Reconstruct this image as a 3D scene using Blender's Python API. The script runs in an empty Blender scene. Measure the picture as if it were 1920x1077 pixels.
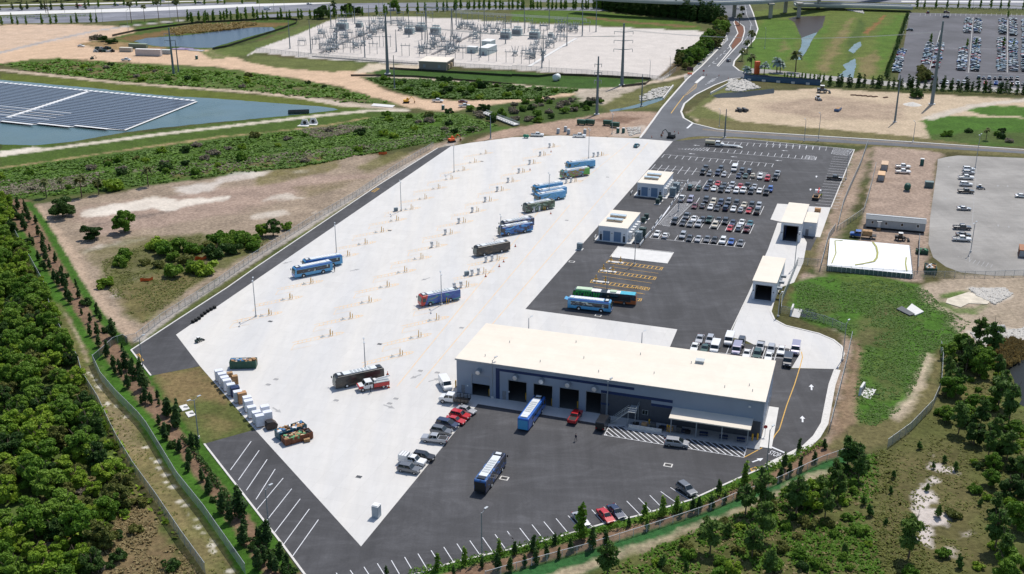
import bpy, bmesh, math, random
import numpy as np
from mathutils import Vector, Matrix
# ---------------------------------------------------------------- camera, sky, sun
scene = bpy.context.scene
FOC, PITCH, HCAM = 2093.0, math.radians(21.35), 118.0     # focal length in 1920-wide pixels, tilt, height in metres
cam_d = bpy.data.cameras.new('camera')
cam = bpy.data.objects.new('camera', cam_d)
scene.collection.objects.link(cam)
cam.location = (0, 0, HCAM)
cam.rotation_euler = (math.radians(90) - PITCH, 0, 0)
cam_d.sensor_width = 36.0
cam_d.lens = FOC / 1920 * 36.0
cam_d.clip_start = 1.0
cam_d.clip_end = 9000.0
scene.camera = cam
SUN_EL, SUN_AZ = math.radians(59), math.radians(30)        # azimuth: clockwise from the view heading
world = bpy.data.worlds.new('World')
scene.world = world
world.use_nodes = True
wn = world.node_tree.nodes
sky = wn.new('ShaderNodeTexSky')
sky.sky_type = 'NISHITA'
sky.sun_disc = False
sky.sun_elevation = SUN_EL
sky.sun_rotation = SUN_AZ
wn['Background'].inputs['Strength'].default_value = 0.13
world.node_tree.links.new(sky.outputs[0], wn['Background'].inputs['Color'])
sd = bpy.data.lights.new('sun', 'SUN')
sd.energy = 4.0
sd.angle = math.radians(0.53)
sd.color = (1.0, 0.95, 0.87)
sun = bpy.data.objects.new('sun', sd)
scene.collection.objects.link(sun)
sdir = Vector((math.sin(SUN_AZ) * math.cos(SUN_EL), math.cos(SUN_AZ) * math.cos(SUN_EL), math.sin(SUN_EL)))
sun.rotation_euler = sdir.to_track_quat('Z', 'Y').to_euler()
sun.location = (60, 100, 300)
scene.view_settings.view_transform = 'Standard'
scene.view_settings.look = 'None'
scene.view_settings.exposure = 0.0
scene.view_settings.gamma = 1.0
scene.render.engine = 'CYCLES'
scene.cycles.max_bounces = 5
scene.cycles.diffuse_bounces = 3
scene.cycles.transparent_max_bounces = 6
# ---------------------------------------------------------------- survey: plan positions read off the photograph
CP, SP = math.cos(PITCH), math.sin(PITCH)
def W(u, v, z=0.0):
 dx, dy = u - 960.0, 538.5 - v
 t = (z - HCAM) / (dy * CP - FOC * SP)
 return Vector((dx * t, (FOC * CP + dy * SP) * t, z))
def proj(p):
 Z = p[2] - HCAM
 fw = p[1] * CP - Z * SP
 return 960 + FOC * p[0] / fw, 538.5 - FOC * (p[1] * SP + Z * CP) / fw
def hz(u, v, vt):
 g = W(u, v); lo, hi = 0.0, 115.0
 for _ in range(40):
  m = (lo + hi) / 2
  if proj((g.x, g.y, m))[1] > vt: lo = m
  else: hi = m
 return lo
def Q(c, r, *pts):                       # points read in a quarter-width enlargement (column c, row r)
 oy = (0, 270, 540, 807)[r]
 return [(480 * c + x / 3.99, oy + y / 3.99) for x, y in pts]
SITE = math.radians(-19.3)               # the yard is turned this far from the view heading
ex = Vector((math.cos(SITE), math.sin(SITE), 0))
ey = Vector((-math.sin(SITE), math.cos(SITE), 0))
def ang(a, b):
 A, B = W(*a), W(*b)
 return math.atan2(B.y - A.y, B.x - A.x)
# ---------------------------------------------------------------- objects
COL = scene.collection
KIDS = {}
def tag(o, label=None, cat=None, group=None, kind=None):
 if label: o['label'] = label
 if cat: o['category'] = cat
 if group: o['group'] = group
 if kind: o['kind'] = kind
 return o
def thing(name, label, cat, loc=(0, 0, 0), rz=0.0, group=None):
 o = bpy.data.objects.new(name, None)
 COL.objects.link(o)
 o.empty_display_size = 0.5
 o.location = loc; o.rotation_euler = (0, 0, rz)
 KIDS[o.name] = []
 return tag(o, label, cat, group)
class MB:
 def __init__(s): s.v = []; s.f = []; s.m = []
 def add(s, vs, fs, mi=0):
  b = len(s.v); s.v += [tuple(x) for x in vs]
  s.f += [tuple(i + b for i in f) for f in fs]; s.m += [mi] * len(fs); return s
 def box(s, x0, x1, y0, y1, z0, z1, mi=0):
  return s.add([(x0, y0, z0), (x1, y0, z0), (x1, y1, z0), (x0, y1, z0), (x0, y0, z1), (x1, y0, z1), (x1, y1, z1), (x0, y1, z1)],
                     [(3, 2, 1, 0), (4, 5, 6, 7), (0, 1, 5, 4), (1, 2, 6, 5), (2, 3, 7, 6), (3, 0, 4, 7)], mi)
 def obox(s, c, ax, hx, hy, z0, z1, mi=0):
  a = Vector((math.cos(ax), math.sin(ax), 0)); b = Vector((-a.y, a.x, 0)); c = Vector((c[0], c[1], 0))
  q = [c - a * hx - b * hy, c + a * hx - b * hy, c + a * hx + b * hy, c - a * hx + b * hy]
  return s.add([(p.x, p.y, z0) for p in q] + [(p.x, p.y, z1) for p in q],
                     [(3, 2, 1, 0), (4, 5, 6, 7), (0, 1, 5, 4), (1, 2, 6, 5), (2, 3, 7, 6), (3, 0, 4, 7)], mi)
 def tube(s, p, q, r0, r1=None, n=8, mi=0, caps=True):
  if r1 is None: r1 = r0
  p, q = Vector(p), Vector(q); d = (q - p).normalized()
  a = d.cross(Vector((0, 0, 1)) if abs(d.z) < .9 else Vector((1, 0, 0))).normalized(); b = d.cross(a)
  vs = []
  for c, r in ((p, r0), (q, r1)):
   vs += [c + (a * math.cos(k * math.tau / n) + b * math.sin(k * math.tau / n)) * r for k in range(n)]
  fs = [(k, (k + 1) % n, n + (k + 1) % n, n + k) for k in range(n)]
  if caps: fs += [tuple(range(n - 1, -1, -1)), tuple(range(n, 2 * n))]
  return s.add(vs, fs, mi)
 def prism(s, prof, y0, y1, mi=0):          # profile in x,z swept along y
  n = len(prof)
  return s.add([(x, y0, z) for x, z in prof] + [(x, y1, z) for x, z in prof],
                     [tuple(range(n)), tuple(range(2 * n - 1, n - 1, -1))] + [((k + 1) % n, k, n + k, n + (k + 1) % n) for k in range(n)], mi)
 def ball(s, c, rx, ry, rz, n=10, m=6, mi=0):
  vs = [(c[0], c[1], c[2] - rz)]; fs = []
  for j in range(1, m):
   t = -math.pi / 2 + math.pi * j / m
   vs += [(c[0] + rx * math.cos(t) * math.cos(k * math.tau / n), c[1] + ry * math.cos(t) * math.sin(k * math.tau / n), c[2] + rz * math.sin(t)) for k in range(n)]
  vs.append((c[0], c[1], c[2] + rz)); L = len(vs) - 1
  for k in range(n):
   fs.append((0, 1 + (k + 1) % n, 1 + k))
   for j in range(m - 2):
    a = 1 + j * n
    fs.append((a + k, a + (k + 1) % n, a + n + (k + 1) % n, a + n + k))
   fs.append((1 + (m - 2) * n + k, 1 + (m - 2) * n + (k + 1) % n, L))
  return s.add(vs, fs, mi)
 def mesh(s, name, mats, bevel=0.0, smooth=False, fix=True, seg=2):
  me = bpy.data.meshes.new(name)
  me.from_pydata(s.v, [], s.f)
  me.polygons.foreach_set('material_index', s.m)
  if fix or bevel:
   bm = bmesh.new(); bm.from_mesh(me)
   bmesh.ops.recalc_face_normals(bm, faces=bm.faces)
   if bevel:
    bmesh.ops.remove_doubles(bm, verts=bm.verts, dist=1e-4)
    es = [e for e in bm.edges if len(e.link_faces) == 2 and e.calc_face_angle(0) > 0.45]
    bmesh.ops.bevel(bm, geom=es, offset=bevel, segments=seg, affect='EDGES', profile=0.5, clamp_overlap=True)
   bm.to_mesh(me); bm.free()
  for m in (mats if isinstance(mats, (list, tuple)) else [mats]): me.materials.append(m)
  if smooth: me.polygons.foreach_set('use_smooth', [True] * len(me.polygons))
  return me
def part(name, mb, mats, parent, loc=(0, 0, 0), rot=(0, 0, 0), label=None, **kw):
 me = mb if isinstance(mb, bpy.types.Mesh) else mb.mesh(name, mats, **kw)
 o = bpy.data.objects.new(name, me); COL.objects.link(o)
 o.location = loc; o.rotation_euler = rot
 KIDS[o.name] = []
 if parent is not None:
  o.parent = parent; KIDS[parent.name].append(o)
 if label: o['label'] = label
 return o
def solo(name, mb, mats, label, cat, loc=(0, 0, 0), rz=0.0, group=None, **kw):
 return tag(part(name, mb, mats, None, loc, (0, 0, rz), **kw), label, cat, group)
def struct(name, mb, mats, **kw):
 return tag(part(name, mb, mats, None, **kw), kind='structure')
def dup(o, parent=None):
 c = o.copy(); COL.objects.link(c); KIDS[c.name] = []
 if parent is not None: c.parent = parent; KIDS[parent.name].append(c)
 for k in KIDS[o.name]: dup(k, c)
 return c
USED = set()
def put(proto, loc, rz=0.0, label=None, group=None, cat=None, scale=None):
 o = proto
 if proto.name in USED: o = dup(proto)
 USED.add(proto.name)
 o.location = loc; o.rotation_euler = (0, 0, rz)
 if scale is not None: o.scale = scale if hasattr(scale, '__len__') else (scale,) * 3
 return tag(o, label, cat, group)
def repaint(o, frm, to):
 for x in [o] + KIDS[o.name]:
  if x.type != 'MESH': continue
  for i, s in enumerate(x.material_slots):
   if s.material == frm: s.link = 'OBJECT'; s.material = to
# ---------------------------------------------------------------- materials
MATS = {}
class NT:
 def __init__(s, name):
  s.m = bpy.data.materials.new(name); s.m.use_nodes = True
  s.t = s.m.node_tree; s.b = s.t.nodes['Principled BSDF']; s.tc = s.t.nodes.new('ShaderNodeTexCoord')
 def n(s, typ, ins=None, **at):
  x = s.t.nodes.new('ShaderNode' + typ)
  for k, v in at.items(): setattr(x, k, v)
  for k, v in (ins or {}).items():
   if isinstance(v, bpy.types.NodeSocket): s.t.links.new(v, x.inputs[k])
   else: x.inputs[k].default_value = v
  return x
 def map(s, coord='Object', rot=0.0, scale=(1, 1, 1)):
  return s.n('Mapping', {'Vector': s.tc.outputs[coord], 'Rotation': (0, 0, rot), 'Scale': scale}).outputs[0]
 def noise(s, vec, scale, detail=4, rough=.6, dist=0.0):
  return s.n('TexNoise', {'Vector': vec, 'Scale': scale, 'Detail': detail, 'Roughness': rough, 'Distortion': dist}).outputs[0]
 def ramp(s, fac, stops):
  r = s.n('ValToRGB', {'Fac': fac}); e = r.color_ramp.elements
  while len(e) < len(stops): e.new(.5)
  for x, (p, c) in zip(e, stops):
   x.position = p; x.color = (*c, 1) if hasattr(c, '__len__') else (c, c, c, 1)
  return r.outputs[0]
 def rng(s, fac, a, b, c, d):
  return s.n('MapRange', {'Value': fac, 'From Min': a, 'From Max': b, 'To Min': c, 'To Max': d}).outputs[0]
 def mix(s, a, b, fac, mode='MIX'):
  x = s.t.nodes.new('ShaderNodeMix'); x.data_type = 'RGBA'; x.blend_type = mode
  for i, v in ((0, fac), (6, a), (7, b)):
   if isinstance(v, bpy.types.NodeSocket): s.t.links.new(v, x.inputs[i])
   elif i: x.inputs[i].default_value = (*v, 1) if hasattr(v, '__len__') else (v, v, v, 1)
   else: x.inputs[i].default_value = v
  return x.outputs[2]
 def col(s, c): 
  if isinstance(c, bpy.types.NodeSocket): s.t.links.new(c, s.b.inputs['Base Color'])
  else: s.b.inputs['Base Color'].default_value = (*c, 1)
  return s
 def rough(s, r, metal=0.0, spec=None, coat=0.0):
  if isinstance(r, bpy.types.NodeSocket): s.t.links.new(r, s.b.inputs['Roughness'])
  else: s.b.inputs['Roughness'].default_value = r
  s.b.inputs['Metallic'].default_value = metal
  if spec is not None: s.b.inputs['Specular IOR Level'].default_value = spec
  s.b.inputs['Coat Weight'].default_value = coat
  s.b.inputs['Coat Roughness'].default_value = 0.08
  return s
 def bump(s, h, strength=.3, dist=.05):
  s.t.links.new(s.n('Bump', {'Height': h, 'Strength': strength, 'Distance': dist}).outputs[0], s.b.inputs['Normal']); return s
def M(name, col=None, rough=.6, metal=0.0, var=.12, scale=1.5, spec=.4, coat=0.0, rnd=0.0):
 if name in MATS: return MATS[name]
 k = NT(name)
 n = k.noise(k.map(), scale, 5)
 f = k.rng(n, .3, .7, 1 - var, 1 + var)
 if rnd:
  f = k.n('Math', {0: f, 1: k.rng(k.n('ObjectInfo').outputs['Random'], 0, 1, 1 - rnd, 1 + rnd)}, operation='MULTIPLY').outputs[0]
 k.col(k.mix(col, f, 1.0, 'MULTIPLY')).rough(rough, metal, spec, coat)
 MATS[name] = k.m
 return k.m
M('white_paint', (.74, .74, .73), .5); M('cream_roof', (.78, .70, .58), .7, var=.05, scale=.4)
M('steel', (.30, .33, .36), .5, .3); M('dark_steel', (.06, .065, .07), .5); M('grey_metal', (.42, .45, .48), .5, .2)
M('black', (.015, .015, .017), .5); M('tyre', (.018, .018, .018), .85); M('glass', (.012, .02, .022), .06, spec=.8)
M('hub', (.5, .5, .5), .35, .6); M('yellow_paint', (.65, .36, .03), .6); M('orange', (.75, .13, .03), .5)
M('lamp_red', (.35, .01, .01), .3); M('lamp_white', (.8, .8, .78), .2); M('galv', (.42, .45, .46), .5, .4)
M('wood', (.36, .22, .11), .8, var=.35); M('cardboard', (.42, .24, .12), .9); M('green_bin', (.015, .075, .05), .5)
M('rust', (.16, .06, .03), .85, var=.4); M('bark', (.14, .10, .07), .9, var=.3); M('concrete_light', (.62, .60, .57), .85)
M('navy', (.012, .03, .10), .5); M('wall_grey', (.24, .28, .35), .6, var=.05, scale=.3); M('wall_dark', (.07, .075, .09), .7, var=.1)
M('wall_pale', (.62, .65, .70), .6, var=.04, scale=.3); M('shutter_blue', (.13, .21, .33), .5, var=.06); M('skin', (.45, .25, .17), .6)
M('cloth_dark', (.03, .035, .06), .9); M('cloth_vest', (.45, .6, .05), .8); M('tan_paint', (.62, .46, .30), .7); M('red_paint', (.5, .02, .02), .35, coat=.5)
# ---------------------------------------------------------------- the ground: one sheet, earth / grass / sand colours by plan polygons
def vnoise(x, y, seed=0):
 xi, yi = np.floor(x).astype(np.int64), np.floor(y).astype(np.int64)
 fx, fy = x - xi, y - yi
 fx, fy = fx * fx * (3 - 2 * fx), fy * fy * (3 - 2 * fy)
 def h(a, b):
  n = (a * 374761393 + b * 668265263 + seed * 974711) & 0xffffffff
  n = ((n ^ (n >> 13)) * 1274126177) & 0xffffffff
  return ((n ^ (n >> 16)) & 0xffff) / 65535.0
 return (h(xi, yi) * (1 - fx) + h(xi + 1, yi) * fx) * (1 - fy) + (h(xi, yi + 1) * (1 - fx) + h(xi + 1, yi + 1) * fx) * fy
def fbm(x, y, s, seed=0, o=4):
 t = 0; a = .5
 for k in range(o):
  t = t + a * (vnoise(x * s, y * s, seed + k) - .5); s *= 2.1; a *= .55
 return t
NR, NC = 430, 780
vv = np.linspace(1150, -60, NR)
ty = np.array([W(960, v).y for v in vv]); tx = np.linspace(-.66, .66, NC)
GX = (ty[:, None] * tx[None, :]).ravel(); GY = np.repeat(ty, NC)
C = np.empty((NR * NC, 3)); C[:] = (.055, .075, .022)
C *= (1 + 1.1 * fbm(GX, GY, .05, 3))[:, None]
brown = np.clip(.5 + 2.4 * fbm(GX, GY, .03, 11), 0, 1)[:, None] * .55
C = C * (1 - brown) + np.array((.12, .085, .045)) * brown
def inside(px, py, P):
 r = np.zeros(len(px), bool); n = len(P)
 for i in range(n):
  x0, y0 = P[i]; x1, y1 = P[(i + 1) % n]
  if y0 == y1: continue
  r ^= ((y0 > py) != (y1 > py)) & (px < (x1 - x0) * (py - y0) / (y1 - y0) + x0)
 return r
def edist(px, py, P, closed=True):
 d = np.full(len(px), 1e9); n = len(P)
 for i in range(n if closed else n - 1):
  x0, y0 = P[i]; x1, y1 = P[(i + 1) % n]; ax, ay = x1 - x0, y1 - y0; L = ax * ax + ay * ay + 1e-9
  t = np.clip(((px - x0) * ax + (py - y0) * ay) / L, 0, 1)
  d = np.minimum(d, np.hypot(px - x0 - t * ax, py - y0 - t * ay))
 return d
def stain(d, sel, col, feather, rough, alpha, seed, mottle):
 x, y = GX[sel], GY[sel]
 d = d + rough * 3.2 * fbm(x, y, .35 / max(.4, rough), seed)
 w = np.clip(.5 + d / (2 * feather), 0, 1) * alpha
 if mottle: w = w * np.clip(1 - mottle * (1.4 * fbm(x, y, .12, seed + 5) + .9 * fbm(x, y, .6, seed + 9) + .35), 0, 1)
 C[sel] = C[sel] * (1 - w[:, None]) + np.array(col) * w[:, None]
SEED = [20]
def zone(pts, col, feather=1.0, rough=1.0, alpha=1.0, mottle=0.0):
 P = [tuple(W(*p))[:2] for p in pts]; SEED[0] += 7
 a = np.array(P); m = feather + rough * 2 + 1
 sel = np.where((GX > a[:, 0].min() - m) & (GX < a[:, 0].max() + m) & (GY > a[:, 1].min() - m) & (GY < a[:, 1].max() + m))[0]
 if len(sel) == 0: return
 d = edist(GX[sel], GY[sel], P); d = np.where(inside(GX[sel], GY[sel], P), d, -d)
 stain(d, sel, col, feather, rough, alpha, SEED[0], mottle)
def track(pts, width, col, feather=.6, rough=.5, alpha=1.0, mottle=0.0):
 P = [tuple(W(*p))[:2] for p in pts]; SEED[0] += 7
 a = np.array(P); m = feather + rough * 2 + 1 + width
 sel = np.where((GX > a[:, 0].min() - m) & (GX < a[:, 0].max() + m) & (GY > a[:, 1].min() - m) & (GY < a[:, 1].max() + m))[0]
 if len(sel) == 0: return
 stain(width / 2 - edist(GX[sel], GY[sel], P, False), sel, col, feather, rough, alpha, SEED[0], mottle)
LAWN = (.055, .095, .018); LIME = (.062, .13, .016); SAND = (.60, .54, .45); TAN = (.43, .34, .25); CLAY = (.54, .385, .265)
DIRT = (.275, .215, .16); MULCH = (.19, .12, .08); DRY = (.20, .155, .08); OLIVE = (.085, .075, .03); GRAV = (.56, .515, .475); REED = (.17, .10, .045); DKG = (.028, .055, .012)
MUD = (.10, .085, .075)
zone([(-60, -60), (1980, -60), (1980, 60), (-60, 60)], (.10, .11, .04), 4, 3, .6)
zone([(-40, 48), (60, 46), (190, 48), (250, 53), (260, 62), (200, 72), (150, 82), (200, 95), (400, 92), (470, 118), (560, 132), (690, 130), (760, 120), (800, 122), (720, 134), (680, 146), (720, 168), (790, 187), (880, 190), (1000, 183), (1080, 171), (1100, 168), (1060, 182), (960, 192), (900, 200), (840, 210), (760, 200), (690, 180), (640, 163), (560, 148), (480, 137), (400, 125), (300, 121), (200, 115), (110, 110), (50, 114), (-40, 124)], CLAY, 1.5, 2, 1)
zone([(-40, 48), (60, 46), (190, 48), (250, 53), (200, 66), (100, 80), (40, 90), (-40, 95)], (.50, .38, .29), 2, 3, .8, .4)
zone([(150, 82), (260, 70), (330, 75), (300, 95), (200, 96)], (.45, .27, .15), 3, 3, .6, .5)
track(Q(0, 0, (-40, 405), (350, 310), (700, 235), (1000, 190), (1350, 155)), 5, (.36, .34, .33), 1, .5)
zone(Q(0, 0, (880, 175), (1180, 150), (1180, 165), (960, 195)), LAWN, 1, 1)
zone(Q(0, 0, (1000, 215), (1330, 172), (1330, 185), (1010, 225)), LIME, 1, 1)
zone([(205, 75), (235, 64), (310, 52), (390, 44), (480, 38), (548, 37), (562, 44), (540, 56), (490, 72), (440, 84), (400, 92), (375, 95), (290, 88), (230, 80)], LAWN, 1, 1.5, 1, .3)
zone([(215, 73), (330, 54), (480, 43), (540, 43), (540, 48), (430, 58), (320, 66), (250, 78)], REED, 1, 2, .9, .4)
zone([(375, 98), (480, 80), (560, 52), (590, 45), (600, 50), (520, 80), (465, 104), (400, 112)], (.10, .13, .035), 1, 1, 1, .3)
zone([(0, 122), (50, 112), (110, 109), (200, 116), (400, 126), (560, 149), (640, 165), (690, 182), (750, 197), (700, 200), (640, 190), (580, 182), (480, 172), (330, 160), (220, 152), (110, 138), (40, 130)], (.085, .12, .03), 1, 2, 1, .3)
zone([(30, 122), (130, 112), (300, 125), (330, 150), (220, 148), (100, 135)], (.14, .10, .05), 3, 3, .7, .4)
zone([(480, 160), (560, 165), (640, 185), (700, 190), (640, 196), (520, 176)], (.13, .10, .06), 2, 3, .8, .4)
track([(0, 131), (110, 143), (220, 155), (330, 163), (480, 174), (570, 184), (640, 196), (680, 200)], 5, (.45, .36, .27), 1, 1)
zone([(560, 182), (640, 190), (720, 198), (760, 206), (700, 210), (640, 205), (600, 196)], (.48, .40, .32), 2, 2, 1, .3)
zone([(0, 137), (110, 146), (220, 158), (330, 166), (480, 178), (570, 187), (640, 200), (700, 203), (640, 212), (480, 212), (0, 170)], (.095, .115, .022), 1, .6)
zone([(0, 262), (140, 272), (240, 252), (480, 224), (640, 203), (750, 206), (735, 214), (600, 240), (480, 251), (300, 285), (150, 308), (0, 322)], (.060, .098, .018), 1, 1)
track([(0, 291), (60, 284), (150, 272), (300, 252), (480, 231), (600, 217), (693, 208), (760, 207)], 4.5, (.55, .49, .40), .8, .4)
zone([(0, 284), (30, 281), (60, 276), (80, 278), (40, 288), (0, 294)], (.62, .56, .48), 1, .5)
track([(0, 316), (100, 302), (200, 287), (313, 271), (420, 256), (500, 249), (615, 235), (690, 222)], 2.2, (.33, .24, .13), 1, 1)
zone([(0, 318), (200, 289), (480, 252), (615, 238), (735, 212), (860, 212), (930, 235), (960, 240), (850, 262), (700, 285), (560, 315), (430, 328), (250, 352), (140, 365), (0, 380)], (.060, .105, .020), 2, 2, 1)
for a in [((0, 352), (60, 350), (130, 330), (110, 325), (0, 340)), ((110, 320), (190, 300), (300, 295), (350, 283), (300, 310), (180, 330)), ((390, 290), (440, 282), (500, 280), (460, 292)), ((620, 250), (760, 228), (840, 222), (830, 240), (700, 262), (620, 262))]:
 zone(a, LIME, 2, 3, .9, .5)
for a in [((230, 318), (330, 312), (420, 300), (560, 285), (700, 270), (700, 282), (520, 308), (330, 330)), ((0, 358), (90, 340), (110, 350), (0, 368)), ((560, 245), (640, 238), (620, 252))]:
 zone(a, (.20, .165, .13), 2, 3, .8, .6)
zone([(320, 318), (420, 312), (640, 288), (720, 290), (600, 304), (440, 322), (330, 334)], (.11, .10, .035), 2, 2, .9)
zone([(675, 145), (720, 142), (880, 153), (1000, 161), (1080, 166), (1080, 174), (960, 188), (880, 186), (800, 184), (740, 170)], (.055, .095, .020), 1, 1.5, 1)
zone([(905, 200), (960, 193), (1020, 187), (1080, 178), (1140, 185), (1150, 200), (1100, 215), (1000, 240), (940, 220)], (.05, .08, .02), 2, 2)
zone([(1120, 190), (1200, 165), (1280, 150), (1240, 200), (1140, 210)], (.12, .12, .045), 2, 1.5)
zone([(62, 384), (100, 380), (150, 372), (230, 360), (300, 346), (420, 332), (480, 322), (560, 318), (630, 300), (640, 291), (700, 290), (720, 308), (760, 292), (835, 263), (872, 256), (855, 272), (760, 325), (640, 405), (560, 440), (470, 490), (400, 530), (300, 610), (250, 645), (235, 640), (160, 552), (110, 470), (75, 410)], DIRT, 1.2, 1.5, 1)
zone([(62, 385), (82, 387), (100, 420), (150, 480), (175, 530), (205, 572), (262, 625), (245, 648), (225, 632), (160, 550), (110, 468), (75, 412)], (.40, .30, .22), 1, 1, .9)
zone([(130, 395), (300, 370), (480, 345), (640, 325), (700, 330), (560, 365), (440, 400), (300, 425), (180, 440)], (.32, .235, .19), 3, 3, .8)
zone(Q(0, 1, (640, 620), (900, 560), (1250, 500), (1350, 490), (1050, 560), (800, 600)), MUD, 1.5, 1.5, .6)
zone(Q(0, 1, (600, 545), (640, 500), (900, 448), (1100, 403), (1250, 400), (1330, 420), (1720, 390), (1650, 425), (1250, 500), (1150, 470), (900, 520), (700, 542)), (.66, .60, .52), 1, 2, .95, .25)
zone(Q(0, 1, (1320, 330), (1500, 300), (1620, 280), (1750, 215), (1930, 200), (1930, 245), (1700, 285), (1600, 350), (1380, 385)), (.60, .55, .50), 1.5, 2, .8, .5)
for a in (Q(1, 1, (-20, 215), (60, 200), (120, 210), (60, 240), (-20, 245)), Q(1, 1, (110, 392), (250, 370), (340, 405), (200, 420), (60, 425)), Q(1, 1, (-20, 520), (230, 500), (210, 530), (100, 555), (-20, 560)), Q(1, 1, (430, 515), (540, 500), (550, 512)), Q(1, 1, (250, 205), (400, 190), (380, 215), (270, 220)), Q(0, 1, (920, 1010), (1000, 990), (1050, 1020), (1000, 1030)), Q(0, 1, (620, 790), (900, 730), (1080, 710), (880, 770), (640, 815)), Q(0, 2, (860, 60), (940, 20), (980, 50), (900, 80))):
 zone(a, (.55, .49, .42), 1, 1.5, .9, .4)
zone(Q(1, 1, (0, 250), (420, 110), (620, 90), (640, 180), (380, 240), (100, 300), (0, 305)), (.15, .13, .05), 1.5, 2, .9, .5)
zone(Q(1, 1, (740, 180), (900, 110), (1080, 60), (1150, 75), (1000, 150), (830, 215)), (.14, .13, .05), 1.5, 1.5, .9, .3)
zone(Q(1, 1, (300, 330), (520, 290), (760, 270), (560, 350), (400, 390)), (.17, .14, .07), 2, 2, .7, .5)
zone([(180, 497), (270, 455), (340, 440), (440, 440), (520, 445), (470, 475), (420, 500), (370, 530), (265, 612), (235, 585), (205, 545)], (.10, .105, .035), 1.5, 2, 1, .3)
zone([(215, 540), (300, 515), (380, 510), (340, 545), (265, 605), (240, 585)], (.15, .12, .05), 2, 2, .7, .4)
zone([(160, 470), (240, 447), (330, 440), (300, 460), (220, 480), (180, 495)], (.13, .12, .05), 2, 2, .8, .4)
track([(262, 636), (330, 583), (420, 523), (500, 472), (600, 410), (720, 333), (850, 268)], 3.2, (.34, .31, .28), .6, .5, .9)
track([(285, 628), (400, 547), (500, 486), (620, 405), (740, 331), (835, 275)], 1.5, (.10, .12, .035), .4, .4, .8, .3)
zone([(10, 365), (60, 378), (85, 420), (140, 520), (150, 540), (225, 635), (250, 660), (285, 707), (350, 802), (385, 852), (480, 967), (560, 1090), (450, 1090), (395, 985), (330, 905), (270, 810), (195, 722), (178, 684), (90, 540), (33, 436)], MULCH, .8, .6, 1, .15)
track([(33, 436), (72, 497), (95, 540), (125, 585), (175, 665), (200, 700), (232, 745), (275, 795), (335, 880), (395, 962), (470, 1077)], 4.0, (.046, .115, .014), .5, .4)
track([(52, 380), (83, 420), (140, 520), (185, 590), (225, 635), (250, 668), (283, 705), (350, 803), (383, 852), (480, 967), (550, 1085)], 2.6, (.044, .108, .014), .4, .4)
zone([(283, 707), (330, 690), (375, 687), (440, 745), (476, 806), (430, 820), (385, 832), (350, 802)], (.10, .115, .035), .8, .8)
zone([(300, 700), (375, 690), (440, 745), (420, 760), (370, 750), (330, 770)], (.20, .135, .07), 1.5, 2, .8, .4)
zone([(360, 780), (420, 770), (440, 800), (400, 815)], (.20, .14, .07), 1.5, 2, .6, .5)
zone([(90, 560), (120, 575), (150, 640), (178, 684), (200, 730), (262, 806), (325, 903), (390, 985), (440, 1080), (385, 1080), (310, 990), (240, 892), (205, 812), (165, 735), (150, 690), (125, 650)], (.125, .128, .046), .8, .8, 1)
zone([(200, 740), (262, 830), (330, 930), (420, 1080), (390, 1080), (300, 950), (230, 850)], (.21, .16, .08), 2, 2, .8, .5)
zone([(150, 690), (175, 690), (230, 770), (262, 806), (265, 850), (220, 830), (190, 780)], (.26, .205, .13), 1.5, 1.5, .6, .5)
zone([(92, 560), (122, 588), (150, 640), (172, 684), (150, 690), (125, 650)], (.085, .11, .03), .6, 1, .9, .3)
track([(122, 586), (150, 640), (165, 680)], .8, (.34, .27, .19), .4, .4, .8)
for p in Q(0, 2, (670, 640), (690, 660), (710, 690), (740, 740), (765, 765), (800, 870), (865, 890), (930, 970)) + Q(0, 3, (1090, 130), (1130, 215), (1185, 240), (1185, 290), (1230, 335), (1245, 390), (1295, 425), (1345, 530), (1390, 560), (1410, 620), (1455, 665), (1480, 725), (1520, 770), (1590, 865), (1575, 825), (1600, 905), (1720, 1060)):
 u, v = p; zone([(u - 5, v - 1), (u, v - 2.5), (u + 5, v), (u + 1, v + 2)], (.62, .58, .50), .4, .6, .9)
zone([(-80, 380), (0, 370), (30, 436), (60, 500), (90, 560), (150, 690), (205, 812), (240, 892), (310, 990), (385, 1090), (-80, 1090)], (.07, .10, .024), 1, 1)
zone([(215, 930), (262, 915), (300, 985), (380, 1085), (165, 1085), (205, 1010)], (.17, .12, .065), 1.5, 2, .95, .3)
zone([(80, 900), (130, 880), (170, 960), (150, 1085), (60, 1085)], (.13, .10, .05), 2.5, 3, .8, .3)
zone([(125, 600), (150, 690), (185, 790), (160, 780), (120, 690)], (.15, .115, .05), 1.5, 1.5, .8, .4)
zone([(545, 1077), (781, 1077), (851, 1055), (960, 1029), (1045, 1008), (1135, 982), (1200, 967), (1296, 938), (1346, 915), (1386, 897), (1440, 874), (1478, 856), (1525, 831), (1560, 845), (1590, 850), (1540, 868), (1467, 903), (1386, 933), (1331, 958), (1210, 998), (1100, 1034), (960, 1071), (900, 1090), (560, 1120)], MULCH, .6, .5, 1, .15)
track([(781, 1080), (851, 1058), (960, 1033), (1045, 1012), (1135, 986), (1200, 971), (1296, 942), (1346, 919), (1386, 901), (1440, 878), (1478, 860)], 3.2, (.046, .11, .014), .4, .3)
zone([(900, 1090), (960, 1071), (1100, 1034), (1210, 998), (1331, 958), (1386, 933), (1467, 903), (1540, 868), (1590, 850), (1600, 860), (1550, 890), (1480, 920), (1400, 955), (1300, 995), (1180, 1040), (1060, 1090)], (.03, .10, .03), .5, .3)
track([(1040, 1085), (1180, 1035), (1300, 992), (1400, 952), (1480, 917), (1545, 885)], 2.0, (.36, .29, .20), .7, 1, .9, .3)
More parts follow.
